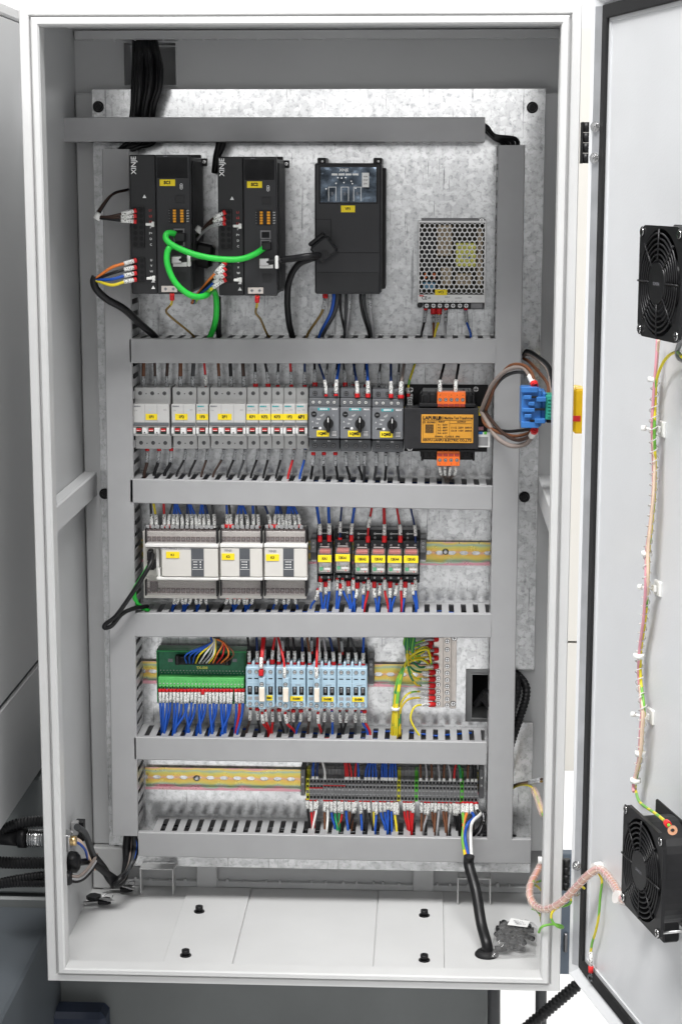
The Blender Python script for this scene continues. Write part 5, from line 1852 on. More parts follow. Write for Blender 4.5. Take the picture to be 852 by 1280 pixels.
# ================================================================ keys
def keys(label, px, py, ang, n):
    A = atZ(px, py, .008)
    r = empty('key_bunch', (A.x, A.y, .0046), label, 'keys', 'cabinet keys on the floor', rot=(0, 0, ang))
    for i, (a, dx, dz_) in enumerate(((0, 0, 2), (2.5, 3, 7))[:n]):
        k = MB()
        c, s_ = math.cos(a), math.sin(a)
        def P(x, y, z):
            return (dx + c * x - s_ * y, s_ * x + c * y, z + dz_)
        hd = [(0, -5), (3, -9), (14, -10), (20, -6), (20, 6), (14, 10), (3, 9), (0, 5)]
        vs_ = [P(x, y, 0) for x, y in hd] + [P(x, y, 5) for x, y in hd]
        nn = len(hd)
        k.add(vs_, [list(range(nn)), list(range(nn, 2 * nn))] + [[q, (q + 1) % nn, nn + (q + 1) % nn, nn + q] for q in range(nn)])
        o = k.build('key_head', 'black', r)
        bl = [(0, -3), (-22, -3), (-26, -1), (-26, 1), (-22, 3), (0, 3)]
        vs_ = [P(x, y, 1.5) for x, y in bl] + [P(x, y, 3.5) for x, y in bl]
        nn = len(bl)
        MB().add(vs_, [list(range(nn)), list(range(nn, 2 * nn))] + [[q, (q + 1) % nn, nn + (q + 1) % nn, nn + q] for q in range(nn)]).build('key_blade', 'steel', o)
    pts = [(14 + 9 * math.cos(q * math.pi / 8) , 9 * math.sin(q * math.pi / 8), 9 + 5 * math.sin(q * math.pi / 8 + 1)) for q in range(17)]
    MB().tube(pts, .8, 6).build('key_ring', 'chrome', r)
keys('pair of black headed keys nearer the front of the floor', 122, 1128, .25, 2)
keys('pair of black headed keys further back on the floor', 150, 1112, .1, 2)
# ================================================================ wiring
COLS = dict(k=('w_black', 'black'), d=('w_dkbrown', 'dark brown'), n=('w_brown', 'brown'), g=('w_dkgrey', 'dark grey'), s=('w_grey', 'grey'), b=('w_blue', 'blue'),
            v=('w_navy', 'navy'), r=('w_red', 'red'), w=('w_white', 'white'), y=('w_yellow', 'yellow'), e=('w_green', 'green'), o=('w_orange', 'orange'),
            t=('w_taupe', 'taupe'), z=('w_earth', 'yellow green'), m=('w_mud', 'mud brown'), x=('w_earth_dark', 'yellow green'))
rw = random.Random(11)
RND = rw.uniform

def plen(pts):
    p = spline(pts, 6)
    return sum((p[i] - p[i - 1]).length for i in range(1, len(p)))

def put(pts, r, c, row, sl=None, fe=None, **kw):
    """sl, fe: millimetres measured back from the terminal end"""
    L = plen(pts) * 1000
    m, word = COLS[c]
    f = lambda q: (max(0, 1 - q[1] / L), max(.001, 1 - q[0] / L))
    return wire(pts, r, m, row, word, f(sl) if sl else None, f(fe) if fe else None, **kw)

def fromtop(Dt, c, pxd, pyd, pxt, pyt, ht, row, r=1.15, hd=46, sl=(2, 20), fe=(0, 3), lean=0.0, **kw):
    """comes out of the duct above at pixel column pxd, goes down to the terminal"""
    a = at(pxd, pyd, hd)
    z = dz(Dt, a.x, -1)
    t = at(pxt, pyt, ht)
    Y = a.y
    p0 = Vector((a.x, Y, z + .016))
    p1 = Vector((a.x + RND(-.0006, .0006), Y, z - .002))
    gap = max(.006, (p1.z - t.z))
    p2 = Vector((t.x + lean * .001 + (a.x - t.x) * .12, t.y + (Y - t.y) * .15, t.z + gap * .42))
    return put([p0, p1, p2, t], r, c, row, sl, fe, **kw)

def frombottom(Dt, c, pxt, pyt, ht, pxd, pyd, row, r=1.15, hd=46, sl=(3, 20), fe=(0, 3), k=.55, **kw):
    """leaves the terminal downwards and dives into a slot of the duct below"""
    t = at(pxt, pyt, ht)
    a = at(pxd, pyd, hd)
    z = dz(Dt, a.x, 1)
    gap = max(.012, t.z - z)
    p0 = Vector((a.x - .001, a.y, z - .018))
    p1 = Vector((a.x, a.y, z + .003))
    p2 = Vector((t.x + (a.x - t.x) * .22 + RND(-.0006, .0006), t.y + (a.y - t.y) * .25, t.z - gap * k))
    p3 = Vector((t.x, t.y, t.z - gap * .12))
    return put([p0, p1, p2, p3, t], r, c, row, sl, fe, **kw)

# ---- breakers, from above
row = 'entering the white breakers from above'
for c, pd, pt, kw in (('n', 179.6, 179.4, dict(r=2.4)), ('d', 193.2, 194, dict(r=2.0)), ('d', 208.8, 208.6, dict(r=2.2)), ('n', 225.6, 225.6, dict(r=2.8)), ('g', 241.8, 241, dict(r=2.8)),
                      ('r', 255, 257, dict(r=1.3, sm='sleeve', sl=(1, 17), sr=1.7)), ('n', 273, 274, dict(r=2.2)), ('k', 287.6, 288.6, dict(r=2.5)), ('d', 303.2, 304.6, dict(r=2.6))):
    kw = dict(dict(sl=(0, 15), sm='sleeve_grey', sr=1.12, fe=None), **kw)
    fromtop(D1, c, pd, 455, pt, 483, 36, row, hd=34, **kw)
for c, pd, pt, big in (('k', 318.4, 319.4, 1), ('k', 331.6, 335, 1), ('k', 347.8, 347.2, 0), ('r', 363, 364, 0), ('v', 380.4, 381, 0)):
    fromtop(D1, c, pd, 455, pt, 483.6, 38, row, r=1.5, hd=36, sl=(4, 22), sm='sleeve_grey', sr=1.45, fe=(0, 5 if big else 3), fr=2.0 if big else 1.6)
# ---- breakers, from below
row = 'leaving the white breakers downwards'
for i, (c, pt, pd) in enumerate((('d', 184, 180.5), ('k', 198.5, 193), ('k', 213.8, 206))):
    frombottom(D2, c, pt, 560, 38, pd, 597, row, r=2.4, hd=40, sl=(3, 21), sm='sleeve_grey', sr=1.15, fe=(0, 4), fr=1.25)
for c, pt, pd in (('k', 231.6, 221), ('k', 246, 236.5), ('d', 259, 251.8), ('d', 279.5, 266.5), ('k', 294, 284), ('g', 306, 298.2), ('k', 322.8, 313.8), ('k', 336, 329.3), ('k', 351.8, 345), ('r', 367.3, 360), ('b', 381.4, 374.6)):
    frombottom(D2, c, pt, 560.5, 34, pd, 598.5, row, r=1.35, hd=44, sl=(1, 17), sm='sleeve_grey', sr=1.5, fe=None, k=.42)
# ---- motor breakers
row = 'entering the dark motor breakers from above'
for c, pd, pt, pyt, h, kw in (('k', 393, 393.6, 483, 48, dict(sm='sleeve_grey', fr=2.0, fe=(0, 6), r=1.5)), ('v', 398, 407.4, 495.5, 72, dict(r=1.3)), ('b', 424, 419.8, 495, 72, dict(r=1.6)),
                              ('g', 429, 431.2, 483, 48, dict(sm='sleeve_grey', fr=2.0, fe=(0, 6), r=1.4)), ('v', 441.5, 446.4, 497, 72, dict(r=1.5, fe=(0, 6), fr=1.9)), ('b', 458, 459.8, 497, 72, dict(r=1.6, fe=(0, 6), fr=1.8)),
                              ('g', 475.4, 473.4, 485.5, 48, dict(sm='sleeve_grey', fe=None, r=1.3)), ('v', 488.5, 488.4, 497.5, 72, dict(r=1.5, fe=(0, 6), fr=1.8)), ('t', 504.6, 500.8, 498, 72, dict(r=1.8, fe=(0, 5), fr=2.0)),
                              ('g', 409, 407, 482, 44, dict(sm='sleeve_grey')), ('k', 421, 418.6, 482.5, 44, dict(sm='sleeve_grey', fr=1.9)), ('k', 443, 441.4, 482.5, 44, dict(sm='sleeve_grey', fr=1.9)),
                              ('k', 456.6, 456, 483, 44, dict(sm='sleeve_grey', fr=1.9)), ('g', 499, 497.4, 486, 44, dict(sm='sleeve_grey'))):
    kw = dict(dict(sl=(4, 24), sr=1.5), **kw)
    fromtop(D1, c, pd, 456, pt, pyt, h, row, hd=38, **kw)
row = 'leaving the dark motor breakers downwards'
for c, pt, pd, red, sm in (('k', 391.4, 388.6, 1, 0), ('k', 404.6, 405, 1, 0), ('k', 419, 421.5, 1, 0), ('k', 432, 437, 0, 0), ('k', 446.4, 452.4, 0, 0), ('g', 455.6, 454.5, 0, 0), ('g', 470, 467.5, 0, 0), ('k', 482.2, 481, 0, 0), ('g', 496.8, 498.4, 0, 0)):
    frombottom(D2, c, pt, 565, 56, pd, 601.5, row, r=1.45, hd=46, sl=(4 if red else 1, 20), sm='sleeve_grey', fe=(0, 4) if red else None, fr=1.7, k=.48)
# ---- transformer
row = 'entering the black transformer from above'
fromtop(D1, 'k', 555.3, 456, 550, 491, 76, row, r=1.5, hd=46, sl=(0, 18), fe=None, lean=-1)
fromtop(D1, 'k', 572.6, 456, 569.2, 490.5, 76, row, r=1.5, hd=46, sl=(0, 18), fe=None)
fromtop(D1, 'z', 518.8, 456, 509.8, 496, 44, row, r=1.3, hd=30, sl=(5, 13), fe=(0, 5), fr=1.7)
row = 'below the black transformer'
for pt, pd in ((549.6, 556.4), (555.8, 558), (562.6, 559.4), (569.4, 560.6)):
    frombottom(D2, 't', pt, 583, 74, pd, 603, row, r=1.2, hd=46, sl=(0, 15), fe=None, sr=1.45, k=.5)
# ---- controllers
row = 'entering the controllers from above'
T = dict(r=1.4, sl=(2, 20), sr=1.5, hd=52)
for c, pd, pt, red in (('k', 187.8, 189.6, 1), ('y', 192, 195.4, 0), ('r', 205, 205.4, 1), ('g', 216.5, 210.6, 1), ('b', 218.4, 216.6, 0), ('b', 219.4, 221.8, 0), ('b', 221, 228, 0), ('v', 234.4, 234, 0),
                       ('b', 236, 240, 0), ('b', 238, 245.5, 0), ('b', 251.5, 249.4, 0), ('b', 253, 255, 0), ('v', 256, 261, 0), ('g', 265, 268, 0),
                       ('b', 283.4, 284, 2), ('k', 286, 288.4, 2), ('b', 299.5, 295.6, 0), ('b', 301, 301.8, 0), ('b', 303.5, 309.6, 0), ('b', 315.8, 316.8, 0), ('g', 320, 323, 1),
                       ('v', 331, 337.4, 1), ('b', 345.6, 343.2, 2), ('b', 347, 348.8, 0), ('v', 349.8, 353.6, 0), ('b', 360, 357.8, 0), ('b', 362, 362.2, 0), ('b', 363.8, 368.8, 0), ('b', 366.4, 374.6, 1)):
    fromtop(D2, c, pd, 634, pt, 659.5, 56, row, **dict(T, fe=(0, 2.5) if red == 0 else (0, 5), fr=1.5 if red < 2 else 2.6, fm='red' if red else 'sleeve'))
row = 'leaving the controllers downwards'
for c, pt, pd, red in (('b', 218, 215.5, 0), ('b', 223, 216.6, 0), ('b', 227.2, 229, 0), ('b', 232.2, 230.5, 0), ('b', 238.2, 232, 0), ('b', 244.6, 246, 0), ('b', 251.2, 247.5, 0), ('v', 257.4, 259.5, 0),
                       ('k', 284, 277.5, 1), ('b', 288, 291.4, 0), ('b', 293.4, 293, 1), ('b', 299.2, 294.6, 1), ('b', 304.6, 306.6, 0), ('b', 308.6, 308, 1), ('b', 315.6, 310.4, 0),
                       ('b', 345.2, 341.5, 0), ('b', 354.4, 355.4, 0), ('b', 360.8, 357, 0), ('b', 368.4, 371.4, 0)):
    frombottom(D3, c, pt, 745, 56, pd, 762, row, r=1.3, hd=48, sl=(1.5 if not red else 4, 13), sr=1.45, fe=(0, 4) if red else None, k=.5)
# ---- relays
row = 'entering the relays from above'
for c, pd, pt, pyt, kw in (('b', 395.8, 399.8, 677.5, dict(r=1.8)), ('b', 410.6, 411.4, 677, dict(r=1.8)), ('v', 426.8, 424.8, 674.5, dict(r=1.2)), ('b', 443, 439, 677, dict(r=1.6)),
                           ('r', 465.4, 459.6, 678, dict(sl=(22, 38), r=1.25)), ('r', 480, 480.2, 678, dict(r=1.9, sr=1.25)), ('r', 495, 500.2, 678, dict(r=1.3)), ('v', 512, 519, 679, dict(r=1.2, fe=None))):
    big = pyt > 676 and c != 'v'
    fromtop(D2, c, pd, 636, pt, pyt, 42, row, hd=36, **dict(dict(sl=(11, 27), fe=(0, 10) if big else (0, 3), fr=1.5 if kw['r'] > 1.5 else 2.1, sr=1.4 if kw['r'] > 1.5 else 1.7), **kw))
row = 'leaving the relays downwards'
for c, pt, pyt, pd, red in (('b', 400.4, 720, 402.4, 2), ('b', 407, 727, 405, 1), ('b', 411.2, 723, 409, 0), ('b', 397, 735, 388.4, 0), ('b', 421.4, 722, 420.2, 0), ('b', 428, 722, 437, 0), ('b', 426, 729, 422.6, 1),
                            ('b', 435.2, 726, 438.6, 1), ('b', 441.4, 722, 443, 0), ('b', 446.6, 728, 440, 2), ('b', 454.4, 727, 453.4, 0), ('r', 460.4, 722, 455.6, 0), ('b', 467.4, 727, 470.4, 2),
                            ('b', 474.6, 729, 473, 0), ('r', 480.6, 722, 484.8, 0), ('b', 487.4, 727, 487, 2), ('b', 495.4, 729, 489.6, 0), ('r', 501.2, 722, 502, 0), ('b', 506.4, 727, 503.4, 2), ('b', 515.2, 728, 519.6, 0), ('b', 518.8, 722, 521.4, 0)):
    frombottom(D3, c, pt, pyt, 40, pd, 764, row, r=1.35, hd=44, sl=((9, 24) if red == 2 else (3, 19)), sr=1.65, fe=(0, 9) if red == 2 else (0, 3 + 5 * red), fr=1.9 if red else 1.3, k=.5)
# ---- green board
row = 'below the green terminal board'
slots = [205, 219.5, 234, 248.6, 264.5, 279.5, 294.6, 309]
pend = [0, 0, 0, 0, 1, 1, 1, 2, 1, 2, 2, 3, 3, 3, 4, 4, 4, 5, 5, 5, 5, 6, 6, 6]
for i in range(24):
    pt = 199.7 + i * 4.46 + (1.6 if i > 20 else 0)
    c = 'r' if i == 22 else 'b'
    frombottom(D4, c, pt, 861.5, 50, slots[pend[i]] - 2.5 + (i % 4) * 1.5, 918, row, r=1.5, hd=44 + (i % 3) * 5, sl=(4 if i != 12 else 8, 21 + RND(-1, 1.5)), sr=1.25, fe=(0, 4 if i != 12 else 8), fr=1.45, k=.55)
row = 'fanning out above the green terminal board'
src = at(268, 797, 52)
for i, (c, px) in enumerate((('b', 233), ('b', 237), ('b', 241), ('y', 244.5), ('w', 249), ('s', 253), ('w', 257.5), ('y', 261), ('o', 266), ('r', 271), ('o', 276), ('n', 280))):
    t = at(px, 829, 45)
    u = (i - 5.5) / 5.5
    m1 = at(268 + u * 5 + (8 if u > .3 else 0), 804, 60)
    m2 = at(px + (10 * (1 - abs(u)) if u < .3 else 12 * u), 818, 62)
    put([src + Vector((u * .004, 0, .012)), src + Vector((u * .005, -.004, 0)), m1, m2, t], .95, c, row, k=5)
o = MB().tube([src + Vector((-.004, .004, .03)), src + Vector((-.003, .004, .012)), src + Vector((.004, .001, .004)), src + Vector((.002, -.001, -.002))], .0075, 12, rs=[.0075, .0075, .0068, .0062])
o = o.build('cable', 'w_black', sc=1.0)
tag(o, 'black cable sheath splitting into the rainbow of wires', 'cable')
# ---- contactors
row = 'entering the pale blue contactors from above'
for c, pd, pt, pyt, h, kw in (('k', 309, 311.6, 831, 48, {}), ('v', 321, 321.4, 831, 48, {}), ('r', 328.2, 326.2, 845, 76, dict(r=1.5, sl=(11, 27), fe=(0, 9), fr=2.0)), ('r', 330.6, 327.6, 843, 74, dict(r=1.3, sl=None, fe=None)),
                              ('g', 331, 330.4, 829, 46, dict(sm='sleeve_grey')), ('r', 344, 340.2, 830, 48, dict(fe=(0, 7), fr=2.2)), ('r', 346.6, 355.6, 848, 76, dict(r=1.4, sl=(1, 17), fe=None)), ('w', 347.6, 348.6, 831, 48, dict(fe=(0, 5), fr=1.9)),
                              ('g', 351.6, 353.6, 817, 40, dict(sm='sleeve_grey')), ('k', 359.4, 360.2, 831, 48, {}), ('k', 365.4, 368.4, 831, 48, {}), ('v', 377.6, 378.2, 832, 48, dict(r=1.5, fe=(0, 6), fr=1.8)),
                              ('n', 383, 387, 832, 48, {}), ('g', 389.6, 389.2, 817, 40, dict(sm='sleeve_grey')), ('r', 397, 395.4, 848.5, 76, dict(r=1.5, sl=(1, 17), fe=None)), ('w', 398, 399.2, 832, 46, {}),
                              ('s', 404, 407.2, 832, 48, {}), ('v', 410.6, 416.8, 832, 48, dict(r=1.5, fe=(0, 6), fr=1.9)), ('d', 422, 424.8, 833, 48, {}), ('g', 425, 427, 818, 40, dict(sm='sleeve_grey')),
                              ('k', 434.6, 435, 833, 48, {}), ('g', 437, 445, 833, 48, {}), ('b', 455, 453.6, 833.5, 48, dict(r=1.5, fe=(0, 5), fr=1.8))):
    fromtop(D3, c, pd, 798, pt, pyt, h, row, hd=44, **dict(dict(r=1.4, sl=(4, 21), sr=1.5, fe=(0, 4), fr=1.6), **kw))
row = 'leaving the pale blue contactors downwards'
for c, pt, pyt, h, pd, red in (('d', 313, 885, 50, 308.4, 0), ('k', 321.6, 885, 50, 324.4, 1), ('r', 327.6, 890, 70, 335.4, 0), ('r', 331.8, 887, 60, 337.4, 0), ('r', 340.2, 887, 50, 339.6, 0), ('k', 348.8, 886, 50, 354.4, 1),
                               ('r', 356.6, 890, 70, 367.8, 0), ('g', 360.6, 887, 50, 358.4, 0), ('g', 366.4, 887, 50, 367, 1), ('b', 376, 887, 50, 370.2, 1), ('d', 387, 886, 50, 384.6, 0), ('r', 397.4, 890, 70, 401.4, 0),
                               ('g', 405.4, 887, 50, 402.2, 0), ('b', 414.6, 887, 50, 415.4, 0), ('k', 424.6, 888, 50, 427.4, 0), ('k', 433.2, 888, 50, 429, 0), ('g', 443.8, 888, 50, 444, 0), ('b', 451.8, 888, 50, 459.4, 0), ('r', 455.4, 888, 50, 462.4, 1)):
    frombottom(D4, c, pt, pyt, h, pd, 917.5, row, r=1.5, hd=46, sl=(3, 19), sr=1.4, fe=(0, 4) if red else (0, 1), fr=1.8 if red else 1.2, k=.5)
# ---- earth bar
row = 'at the earth bar'
for i, (y, xl) in enumerate(((799, 551), (813, 551), (822.5, 551), (832.8, 551), (804, 543), (809, 542), (818, 543), (827, 542))):
    t = at(xl - 4, y, 16)
    k_ = i % 4
    pts = [at(508 + i * 1.6, 790, 40 - 3 * (i > 3)), at(505 + i * 1.6, 806 + k_ * 4, 40 - 3 * (i > 3)), at(516 + k_ * 2, y + 6 - k_ * 2, 34), at(532, y + 1, 24), t]
    L = plen(pts) * 1000
    put(pts, 1.25, 'x' if i % 2 else 'z', row, sl=(7, 22), fe=(-1, 7), fr=2.6, sr=1.4, sm='sleeve_grey' if i < 2 else 'sleeve')
for i, y in enumerate((840.5, 849, 857, 865, 872.8, 880.6)):
    t = at(543, y, 16)
    if i < 3:
        pts = [at(508 + i, 795, 44), at(508 + i, 822 + i * 7, 44), at(515 + i * 2, y - 4 + i, 38), at(528, y, 26), t]
    elif i < 5:
        pts = [at(494 + i * 1.5, 921, 46), at(496 + i, 893, 44), at(499 + i, y + 12 - 3 * (i - 3), 40), at(514, y + .5, 30), t]
    else:
        pts = [at(524.4, 920, 46), at(519, 912, 44), at(513, 898, 40), at(518, 884, 34), at(530, 881, 26), t]
    put(pts, 1.2, 'z' if i % 2 else 'x', row, sl=(9, 24), fe=(0, 9.5), fr=2.7, sr=1.45, fm='red_bright' if i > 3 else 'red')
row = 'in the bundle beside the earth bar'
for i in range(6):
    dx = (i - 2.5) * 1.7
    pts = [at(492 + dx * .9, 925, 42 + (i % 2) * 5), at(493 + dx * .7, 903, 46 + (i % 2) * 4), at(494 + dx * .55, 884, 46 + (i % 2) * 4), at(498 + dx * .7, 855 - i, 44), at(506 + dx, 838 - i * 3, 40), at(518 + i * 3, 822 - i * 4 + (i % 3) * 5, 34), at(534 + i, 812 + (i % 3) * 9, 22)]
    put(pts, 1.35, 'z' if i % 3 != 1 else 'x', row, k=6)
a = at(494, 886, 48)
o = MB().tube([a + Vector((0, 0, -.002)), a + Vector((0, 0, .002))], .0066, 12).build('cable_tie', 'nylon', sc=1.0)
tag(o, 'white cable tie round the earth wires above the duct', 'cable tie')
# ---- terminal strip
row = 'entering the terminal strip from above'
for c, pd, pt in (('b', 392.4, 391), ('v', 397.6, 396), ('w', 400.6, 406), ('r', 429.6, 432), ('r', 431, 434.6), ('r', 434.6, 439), ('r', 446.4, 443.6), ('b', 446, 448), ('b', 463, 456.6), ('b', 464.6, 461), ('b', 466, 465.6),
                  ('b', 467.6, 469.8), ('b', 478, 477), ('b', 480, 480.4), ('b', 481.6, 483), ('b', 488.6, 487), ('b', 491, 490.4), ('b', 493.4, 494.8), ('n', 525, 525.4), ('s', 530.6, 533), ('n', 539, 539.4), ('s', 545.6, 549),
                  ('n', 555.6, 554.6), ('s', 558, 562.6), ('r', 570.6, 567.4), ('e', 572, 575.4), ('n', 586, 584.2), ('k', 591, 590), ('k', 595, 594.6)):
    yy = 975.5 + (pt - 490) * .016
    fromtop(D4, c, pd, 957, pt, yy, 43, row, r=1.35, hd=36, sl=(0, 4.5), sr=1.35, fe=None, sm='nylon')
row = 'leaving the terminal strip downwards'
TW = ((383.6, 'k', 386, 0), (388.4, 'r', 390.4, 1), (394, 'r', 392, 1), (396.4, 'w', 391, 0), (405.6, 'n', 405.4, 1), (409.4, 'w', 407.8, 1), (414, 'b', 419.4, 1), (418.4, 'e', 421.4, 0), (423.4, 'e', 423.6, 0), (427.2, 'r', 422, 1),
      (432, 'b', 434.6, 0), (436.4, 'n', 437, 1), (441.4, 'n', 439.4, 1), (445, 'k', 437.6, 0), (450.4, 'b', 452, 1), (455.6, 'k', 458, 1), (460.4, 'k', 466, 1), (466.6, 'y', 467.6, 1), (470.2, 'b', 469.4, 0), (475.4, 'b', 482, 1),
      (480.4, 'b', 483.2, 1), (485, 'b', 484.6, 0), (489.4, 'b', 488.4, 1), (493, 'y', 495.6, 0), (496.6, 'g', 497, 0), (505, 'r', 510.4, 1), (509.4, 'r', 511.6, 1), (513.4, 'r', 513.2, 1), (516.8, 'r', 515, 0), (526.6, 'n', 526, 0), (531.4, 'n', 528.4, 1),
      (535.6, 's', 529.6, 1), (540, 'n', 541.6, 0), (544.4, 'n', 543.6, 0), (548.6, 's', 546.4, 1), (553.2, 'n', 556, 1), (558, 'n', 558, 1), (563, 's', 560.6, 1), (567.4, 'k', 571.4, 0), (570.6, 'k', 573.4, 1), (573.4, 'k', 575, 1))
for i, (pt, c, pd, red) in enumerate(TW):
    yy = 1000.5 + (pt - 490) * .016
    frombottom(D5, c, pt, yy, 40, pd + RND(-1.2, 1.2), 1036 + (pt - 490) * .018, row, r=1.4, hd=46 + RND(-6, 6), sl=(2.5, 18 + RND(-4, 5)), sr=1.5, fe=(0, 3 if red else 1), fr=1.6, k=RND(.36, .64))
# the big outgoing cable: four cores from the last terminals, sheath, gland in the floor
row = 'running into the thick black cable'
G = atZ(608, 1191, .006)
TOP = atY(586, 1074, .20)
for pt, c, bx_ in ((578.6, 'z', -.004), (583.6, 'o', -.002), (589, 'b', .001), (594.4, 'w', .004)):
    t = at(pt, 1002 + (pt - 490) * .016, 42)
    end = TOP + Vector((bx_, .002, -.004))
    if c in 'zo':
        pts = [end, at(580 - (c == 'z') * 2, 1050, 95), at(579.4, 1030, 80), at(pt - .4, 1016, 56), t]
    else:
        pts = [end, at(583 + (c == 'w') * 5, 1045, 98), at(586 + (c == 'w') * 4, 1028, 92), at(600, 1018, 70), at(pt + 2, 1014, 52), t] if c == 'w' else [end, at(581, 1048, 98), at(584, 1031, 92), at(592, 1022, 72), at(pt, 1014, 54), t]
    put(pts, 1.9, c, row, sl=(2, 20), sr=1.35, fe=(0, 3), fr=1.5)
pts = [TOP + Vector((0, .001, .004)), TOP + Vector((0, 0, -.01)), TOP.lerp(G, .35) + Vector((.001, .002, 0)), TOP.lerp(G, .7) + Vector((0, .001, 0)), G + Vector((0, 0, .012)), G + Vector((0, 0, -.004))]
o = MB().tube(spline(pts, 6), .0078, 16).build('outgoing_cable', 'w_black', sc=1.0)
tag(o, 'thick black cable dropping from the terminal strip to a floor grommet', 'cable')
g = MB().tube([(0, 0, 0), (0, 0, 2), (0, 0, 5), (0, 0, 8)], 1, 24, rs=[17, 17, 14.5, 10])
g.build('grommet', 'black_matt', o, G - Vector((0, 0, .0035)))
for k in range(4):
    pts = [at(596 + k * 2.2, 1013 + k * 3, 62), at(603 + k, 1024 - k * 2, 74), at(598 + k, 1036 + k, 70), at(590 + 2 * k, 1043 + k, 52), at(588 + 3 * k, 1050, 40)]
    o = MB().tube(spline(pts, 6), .0026, 8).build('cable', 'w_black' if k != 2 else 'w_grey', sc=1.0)
    tag(o, ('outermost', 'second', '', 'innermost')[k] + ' dark cable loop curling beside the right end of the terminal strip' if k != 2 else 'grey cable loop curling beside the right end of the terminal strip', 'cable', 'cable loops by the terminal strip')

# ---- power supply
row = 'below the power supply'
for c, pt, pd, red in (('k', 531.6, 526.4, 1), ('n', 541.4, 541.6, 2), ('y', 548.6, 543, 2), ('s', 557, 556.4, 1), ('b', 582, 588, 1)):
    frombottom(D1, c, pt, 385, 20, pd, 421.5, row, r=1.35, hd=40, sl=(4 if red == 1 else 10, 22), sm='sleeve_grey', fe=(0, 9 if red == 2 else 3), fr=2.4 if red == 2 else 1.6, k=.5)
# ---- inverter and drives, downwards
row = 'below the inverter'
for c, pt, pd, r_, fe_ in (('m', 406, 384, 1.5, (0, 6)), ('b', 417, 400, 2.6, None), ('g', 421.5, 402.5, 3.2, None), ('k', 425, 431.5, 1.5, None), ('g', 432.5, 430.5, 1.7, None), ('s', 437, 433, 1.5, None), ('k', 450.5, 461.5, 1.8, None), ('g', 455, 464, 1.8, None), ('s', 462, 466.5, 1.6, None)):
    frombottom(D1, c, pt, 367, 60, pd, 420, row, r=r_, hd=44, sl=(6, 22) if c in 'ms' else None, sm='sleeve_grey', sr=1.3, fe=fe_, fr=2.0, k=.45)
row = 'from a drive earth plate down to the duct'
for pt, pyt, pm, pmy, pd in ((215, 367, 207.6, 388, 244), (321.5, 370, 319.6, 391, 339)):
    t = at(pt, pyt, 152)
    pts = [at(pd, 424, 40), at(pd - 6, 416, 60), at(pm + 6, pmy + 8, 110), at(pm, pmy, 132), at(pt - .6, pyt + 12, 146), t]
    put(pts, 1.3, 'm', row, sl=(9, 18), sm='w_yellow', sr=1.02, fe=(0, 9), fr=2.0)

# ---- drive power wiring
row = 'into the left drive'
h = 158
for i, (c, y) in enumerate((('d', 262.6), ('d', 269.6), ('k', 276.8))):
    t = at(170.5, y, 154)
    pts = [at(160, 236.5, 90), at(140, 243, 122), at(124, 262 + i * 2, 138), at(121.5, 269 + i * 1.2, 146), at(134, 270.5 + i * 1.4, 156), at(152, 267 + i * 4.2, 158), t]
    put(pts, 1.5, c, row, sl=(4, 21), sr=1.5, fe=(0, 4), fr=1.6)
a = at(123, 270, 148)
o = MB().tube([a + Vector((-.003, 0, -.004)), a + Vector((.002, 0, .004))], .0052, 12).build('cable_tie', 'nylon', sc=1.0)
tag(o, 'white cable tie round the three upper wires of the left drive', 'cable tie')
row = 'from the black motor cable into the left drive'
for i, (c, y, m_) in enumerate((('o', 325, 0), ('k', 333.6, 0), ('b', 341, 0), ('y', 349, 0))):
    t = at(170.5, y, 154)
    pts = [at(119, 350, 150), at(124, 345 + i * 2.2, 156), at(140, 334 + i * 7.4, 162), at(156, 329 + i * 7.6, 160), t]
    put(pts, 1.7, c, row, sl=(4, 18), sr=1.4, fe=(0, 4), fr=1.5)
pts = [at(119, 345, 150), at(117, 352, 150), at(121, 362, 148), at(134, 374, 140), at(155, 386, 120), at(176, 405, 80), at(194, 421, 55), at(198, 430, 45)]
o = MB().tube(spline(pts, 6), .0052, 14).build('motor_cable', 'w_black', sc=1.0)
tag(o, 'black motor cable swinging left of the first drive to the duct', 'cable')
row = 'into the second drive'
for i, (c, y) in enumerate((('d', 264.6), ('d', 272), ('s', 278.6))):
    t = at(282, y, 154)
    pts = [at(238, 309, 40), at(246, 296 + i * 1.5, 90), at(256, 283 + i * 2.4, 130), at(268, 272 + i * 4.4, 152), t]
    put(pts, 1.6, c, row, sl=(4, 18), sr=1.4, fe=(0, 4), fr=1.6, sm='sleeve' if i < 2 else 'sleeve_grey')
a = at(249.5, 287, 116)
o = MB().tube([a + Vector((-.003, 0, -.003)), a + Vector((.002, 0, .003))], .0058, 12).build('cable_tie', 'nylon', sc=1.0)
tag(o, 'white cable tie round the three upper wires of the second drive', 'cable tie')
row = 'from below into the second drive'
for i, (c, y) in enumerate((('o', 327.6), ('k', 334.6), ('b', 341.6), ('z', 348.6))):
    t = at(282, y, 154)
    pts = [at(240 + i, 378, 60), at(247 + i * .5, 368 + i, 110), at(260, 352 + i * 4, 146), at(270, 341 + i * 5, 156), t]
    put(pts, 1.9, c, row, sl=(4, 21), sr=1.4, fe=(0, 4), fr=1.5)
